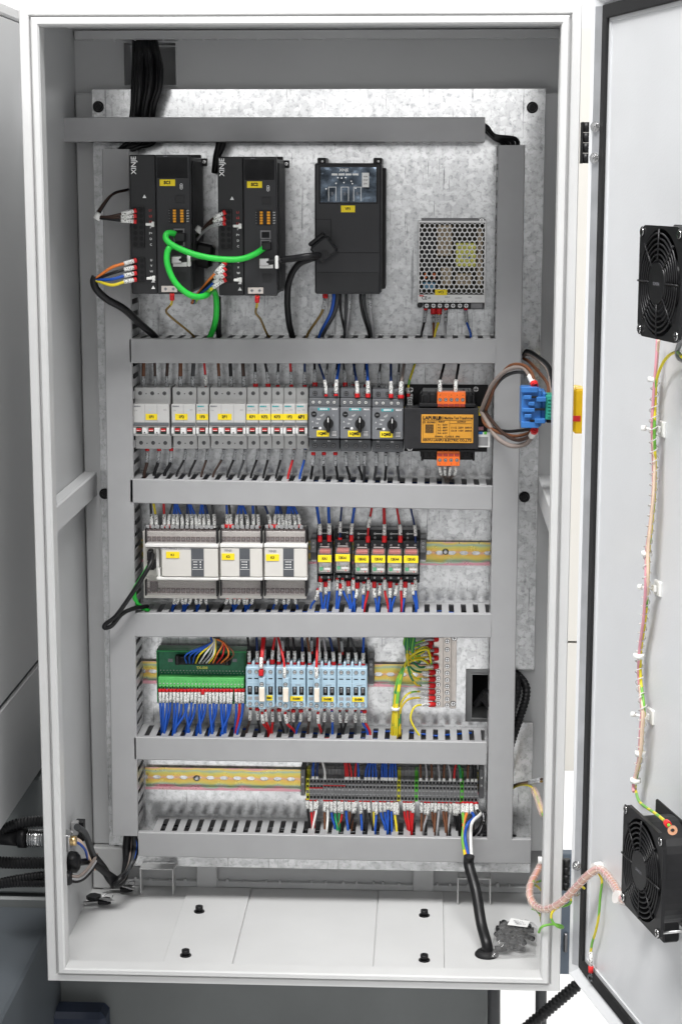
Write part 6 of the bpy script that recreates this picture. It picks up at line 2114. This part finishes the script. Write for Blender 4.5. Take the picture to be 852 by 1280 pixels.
# ---- green network leads
pts = [at(221, 296, 152), at(217, 291.5, 162), at(209, 291.5, 172), at(207.4, 298, 176), at(214, 305, 178), at(230, 313, 178), at(250, 319.5, 178), at(275, 323.5, 178), at(300, 323.5, 176), at(317, 318, 168), at(331, 309, 154)]
o = MB().tube(spline(pts, 8), .0041, 14).build('network_lead', 'w_lime', sc=1.0)
tag(o, 'bright green network lead arching across from first drive to second', 'network lead')
q = at(331, 308, 155)
MB().box(-6, 6, -5, 5, 0, 12, 0, 1).build('plug', 'black', o, at(334, 307, 152))
MB().box(-7, 7, -6, 6, 0, 12, 0, 1).build('plug', 'black', o, at(226, 296, 152))
pts = [at(218, 307, 165), at(212, 309, 176), at(208.5, 318, 178), at(209.5, 332, 178), at(217, 350, 176), at(229, 363, 172), at(243, 370.5, 165), at(257, 369, 150), at(265.5, 362, 120), at(270, 372, 90), at(270, 395, 70), at(266, 412, 50), at(260, 426, 40)]
o = MB().tube(spline(pts, 8), .0042, 14).build('network_lead', 'w_lime', sc=1.0)
tag(o, 'green network lead hanging in a loop below the first drive', 'network lead')
pts = [at(272.5, 371, 60), at(273, 392, 52), at(273, 412, 46), at(275, 426, 40)]
o = MB().tube(spline(pts, 6), .0042, 12).build('cable', 'w_black', sc=1.0)
tag(o, 'black cable running straight down under the second drive', 'cable')
# ---- encoder plugs
for k, (px, py, lb) in enumerate(((222, 324, 'black encoder plug with white tie on the first drive'), (331, 327, 'black encoder plug with white tie on the second drive'))):
    a = at(px, py, 152)
    r = empty('encoder_plug', a, lb, 'plug', 'encoder plugs on the drives')
    MB().box(-7, 7, -5, 5, -1, 12, 0, 1).build('shell', 'steel', r)
    g = MB()
    pts_ = [Vector((4, -.008 * 1000, 0)), Vector((14, -10, 1)), Vector((26, -10, 3)), Vector((44, -8, 5))]
    g.tube([(p.x, p.y, p.z) for p in spline(pts_, 5)], 4.2, 12)
    g.build('strain_relief', 'black', r)
    MB().box(15, 19.5, -9, 9, 5, 15.5, 0, 1.4).build('tie', 'nylon', r)
pts = [at(352, 324.5, 162), at(368, 322.5, 168), at(385, 320, 172), at(399, 318.5, 160)]
o = MB().tube(spline(pts, 6), .0046, 12).build('encoder_cable', 'w_black', sc=1.0)
tag(o, 'thick black encoder cable from the second drive to the ferrite core', 'cable')
pts = [at(400, 320, 140), at(386, 324, 130), at(372, 331, 122), at(361.5, 350, 105), at(359, 375, 85), at(361, 402, 60), at(366, 424, 42)]
o = MB().tube(spline(pts, 7), .0046, 12).build('encoder_cable', 'w_black', sc=1.0)
tag(o, 'black cable curving down between second drive and inverter', 'cable')
pts = [at(252, 321, 150), at(244, 323, 100), at(262, 316, 60), at(268, 330, 40), at(266, 350, 30)]
a = at(404, 309, 122)
fc = empty('ferrite_core', a, 'black ferrite block tilted on the front left of the inverter', 'ferrite core', rot=(0, -math.radians(38), 0))
MB().box(-15, 15, -16, 11, 0, 22, 0, 3).build('case', 'drive', fc)
MB().box(-13, 13, 11, 17, 2, 19, 0, 3).build('end_cap', 'black', fc)
MB().disc(-3, -9, 6, 21, 24, 16).build('cable_boss', 'black', fc)
a = at(257, 318, 60)
fc = empty('ferrite_core', a, 'dark ferrite block behind the green lead between the drives', 'ferrite core', rot=(0, math.radians(12), 0))
MB().box(-13, 13, -17, 17, 0, 34, 0, 4).build('case', 'black', fc)
MB().disc(2, 0, 6, 33, 37, 14).build('cable_boss', 'drive', fc)

# ---- controller data cable loop
pts = [at(191, 693, 78), at(188, 705, 92), at(178, 722, 100), at(163, 745, 100), at(145, 770, 98), at(132, 780, 96), at(131, 785, 95), at(140, 782, 95), at(152, 768, 92), at(166, 761, 80), at(184, 758, 50)]
o = MB().tube(spline(pts, 7), .0033, 10).build('data_cable', 'w_black', sc=1.0)
tag(o, 'thin black data cable looping out left from the main controller', 'cable')
pts = [at(186, 708, 80), at(177, 723, 90), at(168, 738, 84), at(170, 752, 70), at(178, 760, 58), at(186, 764, 48)]
o = MB().tube(spline(pts, 7), .0034, 10).build('data_cable', 'w_lime', sc=1.0)
tag(o, 'short green data cable behind the black loop of the main controller', 'cable')

# ---- main switch loops
row = 'looping round the blue main switch'
lp = [([(601, 514), (607, 498), (617, 478), (633, 463), (652, 459), (662, 470), (668, 482)], 't', 3.0), ([(603, 516), (611, 496), (625, 475), (640, 466), (654, 466), (664, 474), (669, 483)], 'g', 2.4),
      ([(605, 517), (612, 500), (620, 478), (636, 458), (652, 456), (663, 464), (669, 482)], 'n', 2.4),
      ([(601, 514), (609, 527), (620, 546), (638, 557), (656, 555), (664, 545), (668, 537)], 't', 3.2), ([(602, 516), (606, 530), (622, 540), (642, 545), (656, 543), (665, 538), (669, 534)], 'n', 2.2),
      ([(604, 512), (613, 524), (628, 541), (645, 550), (660, 546), (668, 536)], 'd', 2.4), ([(602, 518), (612, 534), (632, 539), (650, 538), (662, 536), (668, 532)], 'k', 2.2)]
for i, (pp, c, r_) in enumerate(lp):
    n_ = len(pp)
    Ys = [PLATE - .080 - .020 * math.sin(math.pi * k_ / (n_ - 1)) for k_ in range(n_)]
    ye = .13
    pts = [atY(x, y, Ys[k_] + (ye - Ys[k_]) * (k_ / (n_ - 1)) ** 1.3) for k_, (x, y) in enumerate(pp)]
    put(pts, r_, c, row, sl=(7, 26) if i in (0, 1, 3) else None, sm='nylon', sr=1.5, fe=(-2, 7), fr=1.6, fm='red_bright')
row = 'arching from the right duct to the main switch'
for i, (c, r_) in enumerate((('n', 2.2), ('t', 2.6), ('g', 2.4), ('k', 2.4))):
    pts = [at(654, 446 - i, 40), at(659, 444 - i * 2, 52), at(672, 450 - i * 1.5, 90), atY(684 + i, 466 - i * 2, .20), atY(688 + i * .6, 488, .16), atY(689, 500, .13)]
    if i == 0:
        pts = [at(654, 448, 40), at(661, 452, 60), at(674, 466, 100), atY(684, 480, .18), atY(685, 494, .14)]
    put(pts, r_, c, row)
# ---- black cables from the top cut-out
for i in range(9):
    dx = (i - 4) * 4.2
    pts = [at(180 + dx * .75, 45, -30), at(182 + dx * .85, 62, 2), at(184 + dx, 82, 22 + (i % 3) * 7), at(183 + dx * 1.0, 108, 30 + (i % 3) * 8), at(179 + dx * .8, 132, 34 + (i % 3) * 6), at(176 + dx * .8, 158, 36 + (i % 2) * 6)]
    o = MB().tube(spline(pts, 6), .0040 if i % 3 else .0034, 10).build('feed_cable', 'w_black', sc=1.0)
    tag(o, ('first second third fourth fifth sixth seventh eighth ninth'.split()[i]) + ' from the left of nine black cables in the top cut-out', 'cable', 'black cables in the top cut-out')
for i in range(5):
    pts = [at(196 - i * 7, 168, 44), at(190 - i * 8, 179, 42 + i * 2), at(172 - i * 5, 184 + (i % 2) * 2, 50), at(150 - i * 1.5, 192, 46)]
    o = MB().tube(spline(pts, 5), .0032, 8).build('feed_cable', 'w_black', sc=1.0)
    tag(o, ('rightmost', 'second from right', 'middle', 'second from left', 'leftmost')[i] + ' black cable bending from the upper duct into the left duct', 'cable', 'black cables at the upper left duct corner')
for k in range(2):
    pts = [at(275 + k * 6, 170, 44), at(273 + k * 5, 182, 46), at(270 + k * 2, 196, 40), at(268, 215, 30)]
    o = MB().tube(spline(pts, 5), .0045, 10).build('feed_cable', 'w_black', sc=1.0)
    tag(o, ('left' if k == 0 else 'right') + ' one of two black cables dropping behind the second drive', 'cable')
for k in range(4):
    pts = [at(600 - k * 2, 160 - k * 2, 50 - k * 4), at(608, 164 - k * 2, 54 - k * 5), at(618, 173 - k * 1.2, 50), at(626 + k * 6, 177 - k * 1.2, 46), at(632 + k * 5, 186, 40)]
    o = MB().tube(spline(pts, 6), .0032, 8).build('feed_cable', 'w_black', sc=1.0)
    tag(o, ('innermost', 'second innermost', 'second outermost', 'outermost')[k] + ' black cable bending from the upper duct into the right duct', 'cable', 'black cables at the upper right duct corner')
# ---- corrugated conduits
def conduit(pts, r, label, group=None, m='black', pitch=.0052):
    p = spline(pts, 10)
    L = sum((p[i] - p[i - 1]).length for i in range(1, len(p)))
    n = int(L / pitch * 4)
    path = [sub(p, i / n * .9999, i / n * .9999 + 1e-6)[0] for i in range(n + 1)]
    rs = [r if i % 4 in (0, 1) else r * .84 for i in range(n + 1)]
    o = MB().tube(path, r, 14, rs=rs).build('conduit', m, sc=1.0)
    return tag(o, label, 'conduit', group)
for k, (pp, lb) in enumerate(((((645, 842), (656, 856), (657, 872), (649, 898), (639, 928), (633, 955)), 'front corrugated conduit leaving the lower right cut-out'),
                              (((638, 840), (645, 850), (646, 866), (640, 888), (634, 912), (629, 940)), 'inner corrugated conduit leaving the lower right cut-out'))):
    hs = (-6, 20, 30, 34, 36, 38)
    conduit([at(x, y, hs[i] + k * 4) for i, (x, y) in enumerate(pp)], .0064, lb)
for k in range(3):
    conduit([at(596 + k * 3, 880 - k * 4, -12), at(603 + k * 2, 872 - k * 3, 10), at(611 + k, 882 - k * 4, 26), at(620, 893 - k * 4, 34)], .0058, ('lowest', 'middle', 'topmost')[k] + ' thin conduit curving from the cut-out behind the right duct', pitch=.004)
# ---- left wall connectors and their cables
XL = -.347
def wallpt(px, py, off=0.0):
    return atX(px, py, XL + off)
p = wallpt(90, 1036)
r = empty('relay_connector', p, 'small grey and black connector high on the left wall near the floor', 'connector')
MB().box(1, 11, -6, 14, 2, 13, 0, 1).build('clip', 'term_grey', r)
MB().box(5, 18, -18, 12, -10, 5, 0, 1).build('body', 'black', r)
p = wallpt(78, 1051)
r = empty('metal_connector', p, 'square flanged metal connector on the left wall', 'connector')
MB().box(0, 12, -12, 12, -12, 12, 0, 1).build('flange', 'steel', r)
MB().tube([(11, 0, 0), (20, 0, 0)], 7, 14).build('sleeve_nut', 'brass', r)
for sy in (-1, 1):
    MB().tube([(11, sy * 9, 9), (13.5, sy * 9, 9)], 2.2, 8).build('screw', 'steel', r)
pm = p
p = wallpt(86, 1078)
r = empty('cable_gland', p, 'large black cable gland on the left wall', 'cable gland')
MB().tube([(0, 0, 0), (3, 0, 0), (12, 0, 0), (16, 0, 0)], 1, 12, rs=[15, 16, 15, 10]).build('nut', 'black', r)
pg = p
p = wallpt(80, 1098)
r = empty('cable_gland', p, 'smaller black cable gland lowest on the left wall', 'cable gland')
MB().tube([(0, 0, 0), (9, 0, 0), (12, 0, 0)], 1, 12, rs=[11, 10, 7]).build('nut', 'black', r)
pl_ = p
JX = atY(128, 1084, .22)
JX2 = atY(146, 1100, .24)
def cab_(pts, r_, m, name, label, group=None):
    o = MB().tube(spline(pts, 6), r_, 10).build(name, m, sc=1.0)
    tag(o, label, 'cable', group)
cab_([wallpt(96, 1034, .014), atY(106, 1042, .17), atY(113, 1060, .19), atY(120, 1078, .21), atY(132, 1092, .225), JX2], .0050, 'w_dkgrey', 'cable', 'dark grey cable from the upper wall connector to the bundle')
for i, (m, nm) in enumerate((('w_peach', 'peach'), ('w_peach', 'second peach'), ('w_blue', 'blue'))):
    cab_([pm + Vector((.010, 0, .002 * (1 - i))), atY(96, 1049 + i * 2, .12), atY(104 + i, 1056 + i * 3, .15), atY(112 - i, 1074, .18), atY(118, 1088, .20)], .0019, m, 'cable', nm + ' core from the square metal connector to the bundle')
cab_([pg + Vector((.012, 0, 0)), atY(102, 1078, .17), atY(113, 1078, .19), atY(125, 1086, .21), JX2], .0052, 'w_black', 'cable', 'black cable from the large wall gland to the bundle')
for i, m in enumerate(('w_taupe', 'w_grey', 'w_black')):
    cab_([pl_ + Vector((.008, .0, .004 * (1 - i))), atY(98, 1096 + i * 3, .12), atY(108, 1088 + i * 4, .15), atY(117 + i, 1076 + i * 3, .19), atY(121, 1068 + i * 4, .21)], .0024, m, 'cable', ('taupe', 'grey', 'black')[i] + ' lead from the lowest wall gland')
cab_([atY(118, 1072, .2), JX, atY(138, 1100, .23), atY(146, 1106, .24), atY(154, 1098, .25), atY(158, 1080, .27), at(158, 1058, 55), at(160, 1040, 50)], .0062, 'w_black', 'cable', 'thick black cable of the lower left bundle rising into the duct')
for i in range(7):
    m = ('w_black', 'w_black', 'w_taupe', 'w_black', 'w_dkgrey', 'w_blue', 'w_black')[i]
    cab_([atY(146 + i * .8, 1104 - i, .23), atY(154 + i * .8, 1098 - i * 1.5, .245), atY(159 + i * 1.6, 1082 - i, .255), at(160 + i * 2.2, 1064 - i, 52), at(161 + i * 1.5, 1044, 46), at(163 + i * 1.5, 1030 - i * 2, 40)], .0036 if i < 5 else .0018, m, 'cable',
         ('first', 'second', '', 'third', '', '', 'thinnest')[i] + ' black cable of the bundle rising behind the bottom left duct corner' if m == 'w_black' else {'w_taupe': 'taupe', 'w_dkgrey': 'dark grey', 'w_blue': 'thin blue'}[m] + ' cable of the bundle rising behind the bottom left duct corner', 'cables at the bottom left duct corner')
a = atY(148, 1101, .235)
o = MB().tube([a + Vector((-.003, 0, .003)), a + Vector((.001, 0, -.002))], .0125, 12).build('cable_tie', 'black', sc=1.0)
tag(o, 'black cable tie round the lower left cable bundle', 'cable tie')
# outside left: conduits to the wall fittings
for (pp, r_, lb) in ((((-12, 1048), (8, 1036), (28, 1029), (64, 1026)), .0085, 'topmost black conduit reaching the enclosure from the left'), (((-12, 1078), (20, 1079), (64, 1079)), .0090, 'middle black conduit reaching the enclosure from the left'),
                     (((-12, 1106), (20, 1099), (60, 1093)), .0062, 'upper branch of the forked black conduit at the lower left'), (((-12, 1107), (20, 1104), (60, 1104)), .0068, 'lower branch of the forked black conduit at the lower left')):
    conduit([atX(x, y, -.46 + .11 * (i / (len(pp) - 1))) if False else atY(x, y, .16) for i, (x, y) in enumerate(pp)], r_, lb, pitch=.0045)
r = empty('circular_plug', atY(44, 1048, .16), 'threaded metal circular plug with a black grip left of the enclosure', 'plug')
g = MB().tube([(-12, 0, 0), (14, 0, 0)], 12.5, 20)
for i in range(7):
    g.tube([(-10 + i * 3.4, 0, 0), (-8.6 + i * 3.4, 0, 0)], 13.3, 20)
g.build('barrel', 'chrome', r)
MB().tube([(-24, 0, 0), (-12, 0, 0)], 14.5, 16).build('grip_ring', 'black', r)
MB().tube([(-58, 0, 0), (-24, 0, 0)], 11, 16, rs=[10, 12]).build('grip', 'black', r)
# ---- cables below the enclosure at the right
for (x, r_, lb, y0_) in ((617, .0095, 'thick black cable hanging below the enclosure beside the base', .2), (676, .0085, 'black cable hanging below the right corner of the enclosure', .25)):
    a = atY(x, 1238, y0_)
    o = MB().tube(spline([a + Vector((0, 0, .06)), a, a + Vector((.001, 0, -.12)), a + Vector((0, .01, -.44))], 6), r_, 14).build('cable', 'w_dkgrey', sc=1.0)
    tag(o, lb, 'cable')
conduit([atY(752, 1205, .12), atY(728, 1226, .12), atY(690, 1258, .12), atY(662, 1282, .12), atY(636, 1306, .12)], .0092, 'fat corrugated conduit running down from the lower hinge', pitch=.0062)

# ================================================================ door harness
def dpt(px, py, h):
    return on_door(px, py, h)
path = [(822, 424, 10), (821, 440, 9), (819, 470, 10), (817, 505, 11), (816, 540, 14), (817, 580, 11), (816, 620, 11), (812, 662, 12), (809, 690, 13), (808, 725, 16), (805, 770, 12), (799, 815, 11), (799, 850, 11), (803, 885, 15), (801, 915, 14), (799, 945, 12), (795, 965, 12), (792, 982, 12), (793, 990, 14)]
for i, (m, nm, dx) in enumerate((('wrap_pink', 'pink', -.9), ('w_peach', 'second peach', .8), ('w_peach', 'peach', .1))):
    pts = [dpt(x + dx + .5 * math.sin(k * 1.3 + i * 2), y, h + 3 * math.sin(k * .8 + i * 2)) for k, (x, y, h) in enumerate(path[(0 if i < 2 else 2):])]
    o = MB().tube(spline(pts, 5), .0018, 8).build('fan_lead', m, sc=1.0)
    tag(o, nm + ' lead of the wrapped harness between the two door fans', 'wire', 'harness leads on the door')
pts = [dpt(852, 446, 30), dpt(846, 440, 20), dpt(836, 444, 14), dpt(827, 456, 12), dpt(820, 476, 12)] + [dpt(x + 1.6, y, h - 1) for k, (x, y, h) in enumerate(path[3:])] + [dpt(800, 1004, 40), dpt(820, 1018, 60), dpt(832, 1028, 76), dpt(838, 1035, 78)]
o = MB().tube(spline(pts, 6), .0018, 8).build('earth_lead', 'w_earth', sc=1.0)
tag(o, 'yellow green earth lead running down the door to the lower fan', 'wire')
g = MB().tube(sub(spline(pts, 6), .982, .993), .0036, 10).build('lug_sleeve', 'red_bright', o, sc=1.0)
g.parent = o
g2 = dpt(840, 1038, 78)
MB().ring(0, 0, 2.2, 5.2, -1, 1, 16).build('lug', 'copper', o, g2)
# spiral wrap as one thin helix
def helix(pts, r, wr, turns, name, m, label):
    p = spline(pts, 8)
    n = turns * 10
    out = []
    for i in range(n + 1):
        f_ = i / n * .998
        a, b = sub(p, f_, min(1, f_ + .004))[0], sub(p, f_, min(1, f_ + .004))[-1]
        t = (b - a).normalized()
        u = t.orthogonal().normalized()
        v = t.cross(u)
        q = 2 * math.pi * i / 10
        out.append(a + u * (r * math.cos(q)) + v * (r * math.sin(q)))
    o = MB().tube(out, wr, 5).build(name, m, sc=1.0)
    return tag(o, label, 'spiral wrap')
helix([dpt(*q) for q in path[2:-2]], .0048, .0007, 40, 'spiral_wrap', 'nylon_clear', 'clear spiral wrap round the harness running down the door')
for (x, y, hh) in ((826, 536, 0), (821, 735, 0), (812, 895, 0)):
    p = dpt(x + 3, y, -1)
    r = empty('clip_base', p, ('top', 'middle', 'lowest')[(y > 600) + (y > 800)] + ' white adhesive clip holding the harness to the door', 'cable clip', 'white harness clips on the door', rot=DROT)
    MB().box(-10, 10, -9, 9, 0, 4, 0, 1.5).build('pad', 'nylon', r)
    MB().box(-5, 5, -4, 4, 5, 9, 0, 1).build('saddle', 'nylon', r)
    MB().tube([(0, -6, 0), (-4, -12, -1), (-10, -19, 0)], 1.7, 6).tube([(-9, -18, 0), (-12, -22, 0)], 3.4, 8).build('strap', 'nylon', r)
for i, (x, y) in enumerate(((816, 474), (808, 692), (798, 820), (800, 942), (794, 976))):
    p = dpt(x, y, 13)
    o = MB().tube([p + Vector((0, 0, -.0025)), p + Vector((0, 0, .0025))], .0066, 10).build('cable_tie', 'nylon', sc=1.0)
    tag(o, ('first', 'second', 'third', 'fourth', 'fifth')[i] + ' white cable tie down the door harness from the top', 'cable tie', 'cable ties on the door harness')
# upper fan's grey return lead
pts = [dpt(856, 420, 20), dpt(849, 430, 20), dpt(846, 440, 20), dpt(849, 448, 20), dpt(858, 452, 20)]
o = MB().tube(spline(pts, 6), .003, 8).build('fan_lead', 'w_grey', sc=1.0)
tag(o, 'short grey lead looped below the upper door fan', 'wire')
# ---- wrapped harness crossing from enclosure to door
pts = [atY(678, 1078, .12), atY(671, 1090, .10), atY(663, 1106, .08), atY(662, 1120, .06), atY(668, 1132, .04), atY(680, 1137, .0), atY(694, 1133, -.03), atY(708, 1122, -.05), atY(722, 1107, -.07), atY(735, 1094, -.09), atY(746, 1087, -.10), dpt(754, 1090, 10), dpt(764, 1102, 14), dpt(773, 1117, 30), dpt(778, 1124, 40)]
sp = spline(pts, 8)
o = MB().tube(sp, .0054, 14).build('wrapped_harness', 'wrap', sc=1.0)
tag(o, 'peach harness in clear spiral wrap looping from enclosure across to the door', 'wire harness')
for i in range(4):
    pts2 = [p + Vector((.0022 * math.cos(i * 1.6 + k * .12), .0022 * math.sin(i * 1.6 + k * .12), .0015 * math.sin(i * 2))) for k, p in enumerate(pts)]
    MB().tube([q - sp[0] * 0 for q in spline(pts2, 6)], .0016, 6).build('core', ('w_tan', 'wrap_pink', 'w_peach', 'w_orange')[i], o, sc=1.0)
hx = helix(pts, .0054, .0004, 34, 'wrap_turns', 'nylon_clear', None)
for k_ in ('label', 'category'):
    if k_ in hx:
        del hx[k_]
hx.parent = o
p = atY(677.5, 1076, .11)
o2 = MB().tube([p + Vector((-.006, 0, 0)), p + Vector((.004, 0, 0))], .0055, 10).build('harness_clip', 'nylon', sc=1.0)
tag(o2, 'white clip at the right wall end of the wrapped harness', 'cable clip')
p = dpt(748, 1086, 6)
o2 = MB().tube([p + Vector((-.006, -.004, 0)), p + Vector((.004, .003, 0))], .0085, 10).build('harness_clip', 'nylon', sc=1.0)
tag(o2, 'white clip fixing the wrapped harness to the door edge', 'cable clip')
p = dpt(777, 1123, 36)
o2 = MB().tube([p + Vector((-.008, -.004, .003)), p + Vector((.008, .003, -.003))], .008, 10).build('harness_clip', 'nylon_clear', sc=1.0)
tag(o2, 'clear clip at the corner of the lower door fan', 'cable clip')
# ---- loose yellow green earth leads
def zlead(pp, lb, r_=.0017, end=None):
    pts = [q if isinstance(q, Vector) else atY(*q) for q in pp]
    o = MB().tube(spline(pts, 7), r_, 8).build('earth_lead', 'w_earth', sc=1.0)
    tag(o, lb, 'wire', 'loose earth leads by the hinge')
    return o, pts
zlead([(677, 1101, .12), (670, 1103, .10), (666, 1102, .08)], 'short straight yellow green lead behind the wrapped harness at the wall')
zlead([(677, 1114, .12), (672, 1109, .10), (666, 1105, .08)], 'short slanting yellow green lead behind the wrapped harness at the wall')
zlead([(664, 1136, .05), (671, 1139, .05), (675, 1145, .07), (676, 1152, .10)], 'yellow green lead under the bend of the wrapped harness')
zlead([(673, 1166, .0), (677, 1159, -.01), (688, 1156, -.01), (700, 1157, -.02), (703, 1160, -.02), (697, 1159, -.03), (690, 1152, -.03), (689, 1143, -.03), (696, 1135, -.03), (708, 1132, -.04), (713, 1128, -.04), (712, 1118, -.05)], 'curly yellow green lead hanging off the wrapped harness over the rim')
zlead([(720, 1106, -.06), (726, 1108, -.05), (730, 1111, -.045)], 'short yellow green lead beside the lower hinge nuts')
o, pts = zlead([dpt(748, 1092, 9), dpt(752, 1102, 8), dpt(750, 1120, 8), dpt(748, 1145, 8), dpt(744, 1165, 8), dpt(740, 1178, 8), dpt(738, 1190, 8)], 'yellow green lead hanging on the door with a red ring lug')
MB().tube([dpt(738, 1190, 8), dpt(738.4, 1200, 8), dpt(738.2, 1208, 8)], .0026, 8).build('marker_sleeve', 'sleeve', o, sc=1.0)
MB().tube([dpt(738.2, 1208, 8), dpt(738, 1216, 8)], .0034, 10).build('lug_sleeve', 'red_bright', o, sc=1.0)
g = MB().ring(0, 0, 2.6, 5.2, -.8, .8, 14).box(-2, 2, 4, 9, -.8, .8, 0, .3)
k = g.build('ring_lug', 'chrome', o, dpt(738, 1223, 8))
k.rotation_euler = (0, 0, math.radians(-40))
# ---- leads from the right duct to the rim
for i, (c, m) in enumerate((('dark', 'w_dkbrown'), ('brown', 'w_mud'))):
    pts = [at(636, 988 + i * 2, 30), at(642, 982 + i, 42), at(652, 979 + i, 80), atY(664, 977 + i * 2, .20), atY(677, 974 + i * 3, .15)]
    o = MB().tube(spline(pts, 6), .0017, 8).build('rim_lead', m, sc=1.0)
    tag(o, c + ' lead with a grey sleeve reaching the right rim below the conduits', 'wire', 'leads between right duct and rim')
    MB().tube(sub(spline(pts, 6), .62, .97), .0026, 8).build('marker_sleeve', 'sleeve_grey', o, sc=1.0)
pts = [at(636, 990, 30), at(643, 984, 44), at(653, 981, 80), atY(664, 984, .20), atY(670, 994, .16), atY(674, 1006, .13), atY(679, 1020, .1)]
o = MB().tube(spline(pts, 7), .0018, 8).build('rim_lead', 'w_earth', sc=1.0)
tag(o, 'yellow green lead bending down at the right rim below the conduits', 'wire', 'leads between right duct and rim')
MB().tube(sub(spline(pts, 7), .62, .98), .0052, 10).build('wrap_piece', 'wrap', o, sc=1.0)

# ================================================================ labels of the wires, counted from the left along each row
ORD = ('first second third fourth fifth sixth seventh eighth ninth tenth eleventh twelfth thirteenth fourteenth fifteenth sixteenth seventeenth eighteenth nineteenth twentieth '
       'twenty-first twenty-second twenty-third twenty-fourth twenty-fifth').split()
rows = {}
for w_ in WIRES:
    rows.setdefault((w_[1], w_[2]), []).append(w_)
for (row, word), ws in rows.items():
    ws.sort(key=lambda t: t[3])
    vert = row in ('at the earth bar', 'into the left drive', 'from the black motor cable into the left drive', 'into the second drive')
    if vert:
        ws.sort(key=lambda t: -(t[0].location.z + t[0].data.vertices[-1].co.z))
    for i, w_ in enumerate(ws):
        if len(ws) == 1:
            lb = f'only {word} wire {row}'
        else:
            lb = f'{ORD[i]} {word} wire from the {"top" if vert else "left"} {row}'
        tag(w_[0], lb, w_[4], 'wires ' + row)
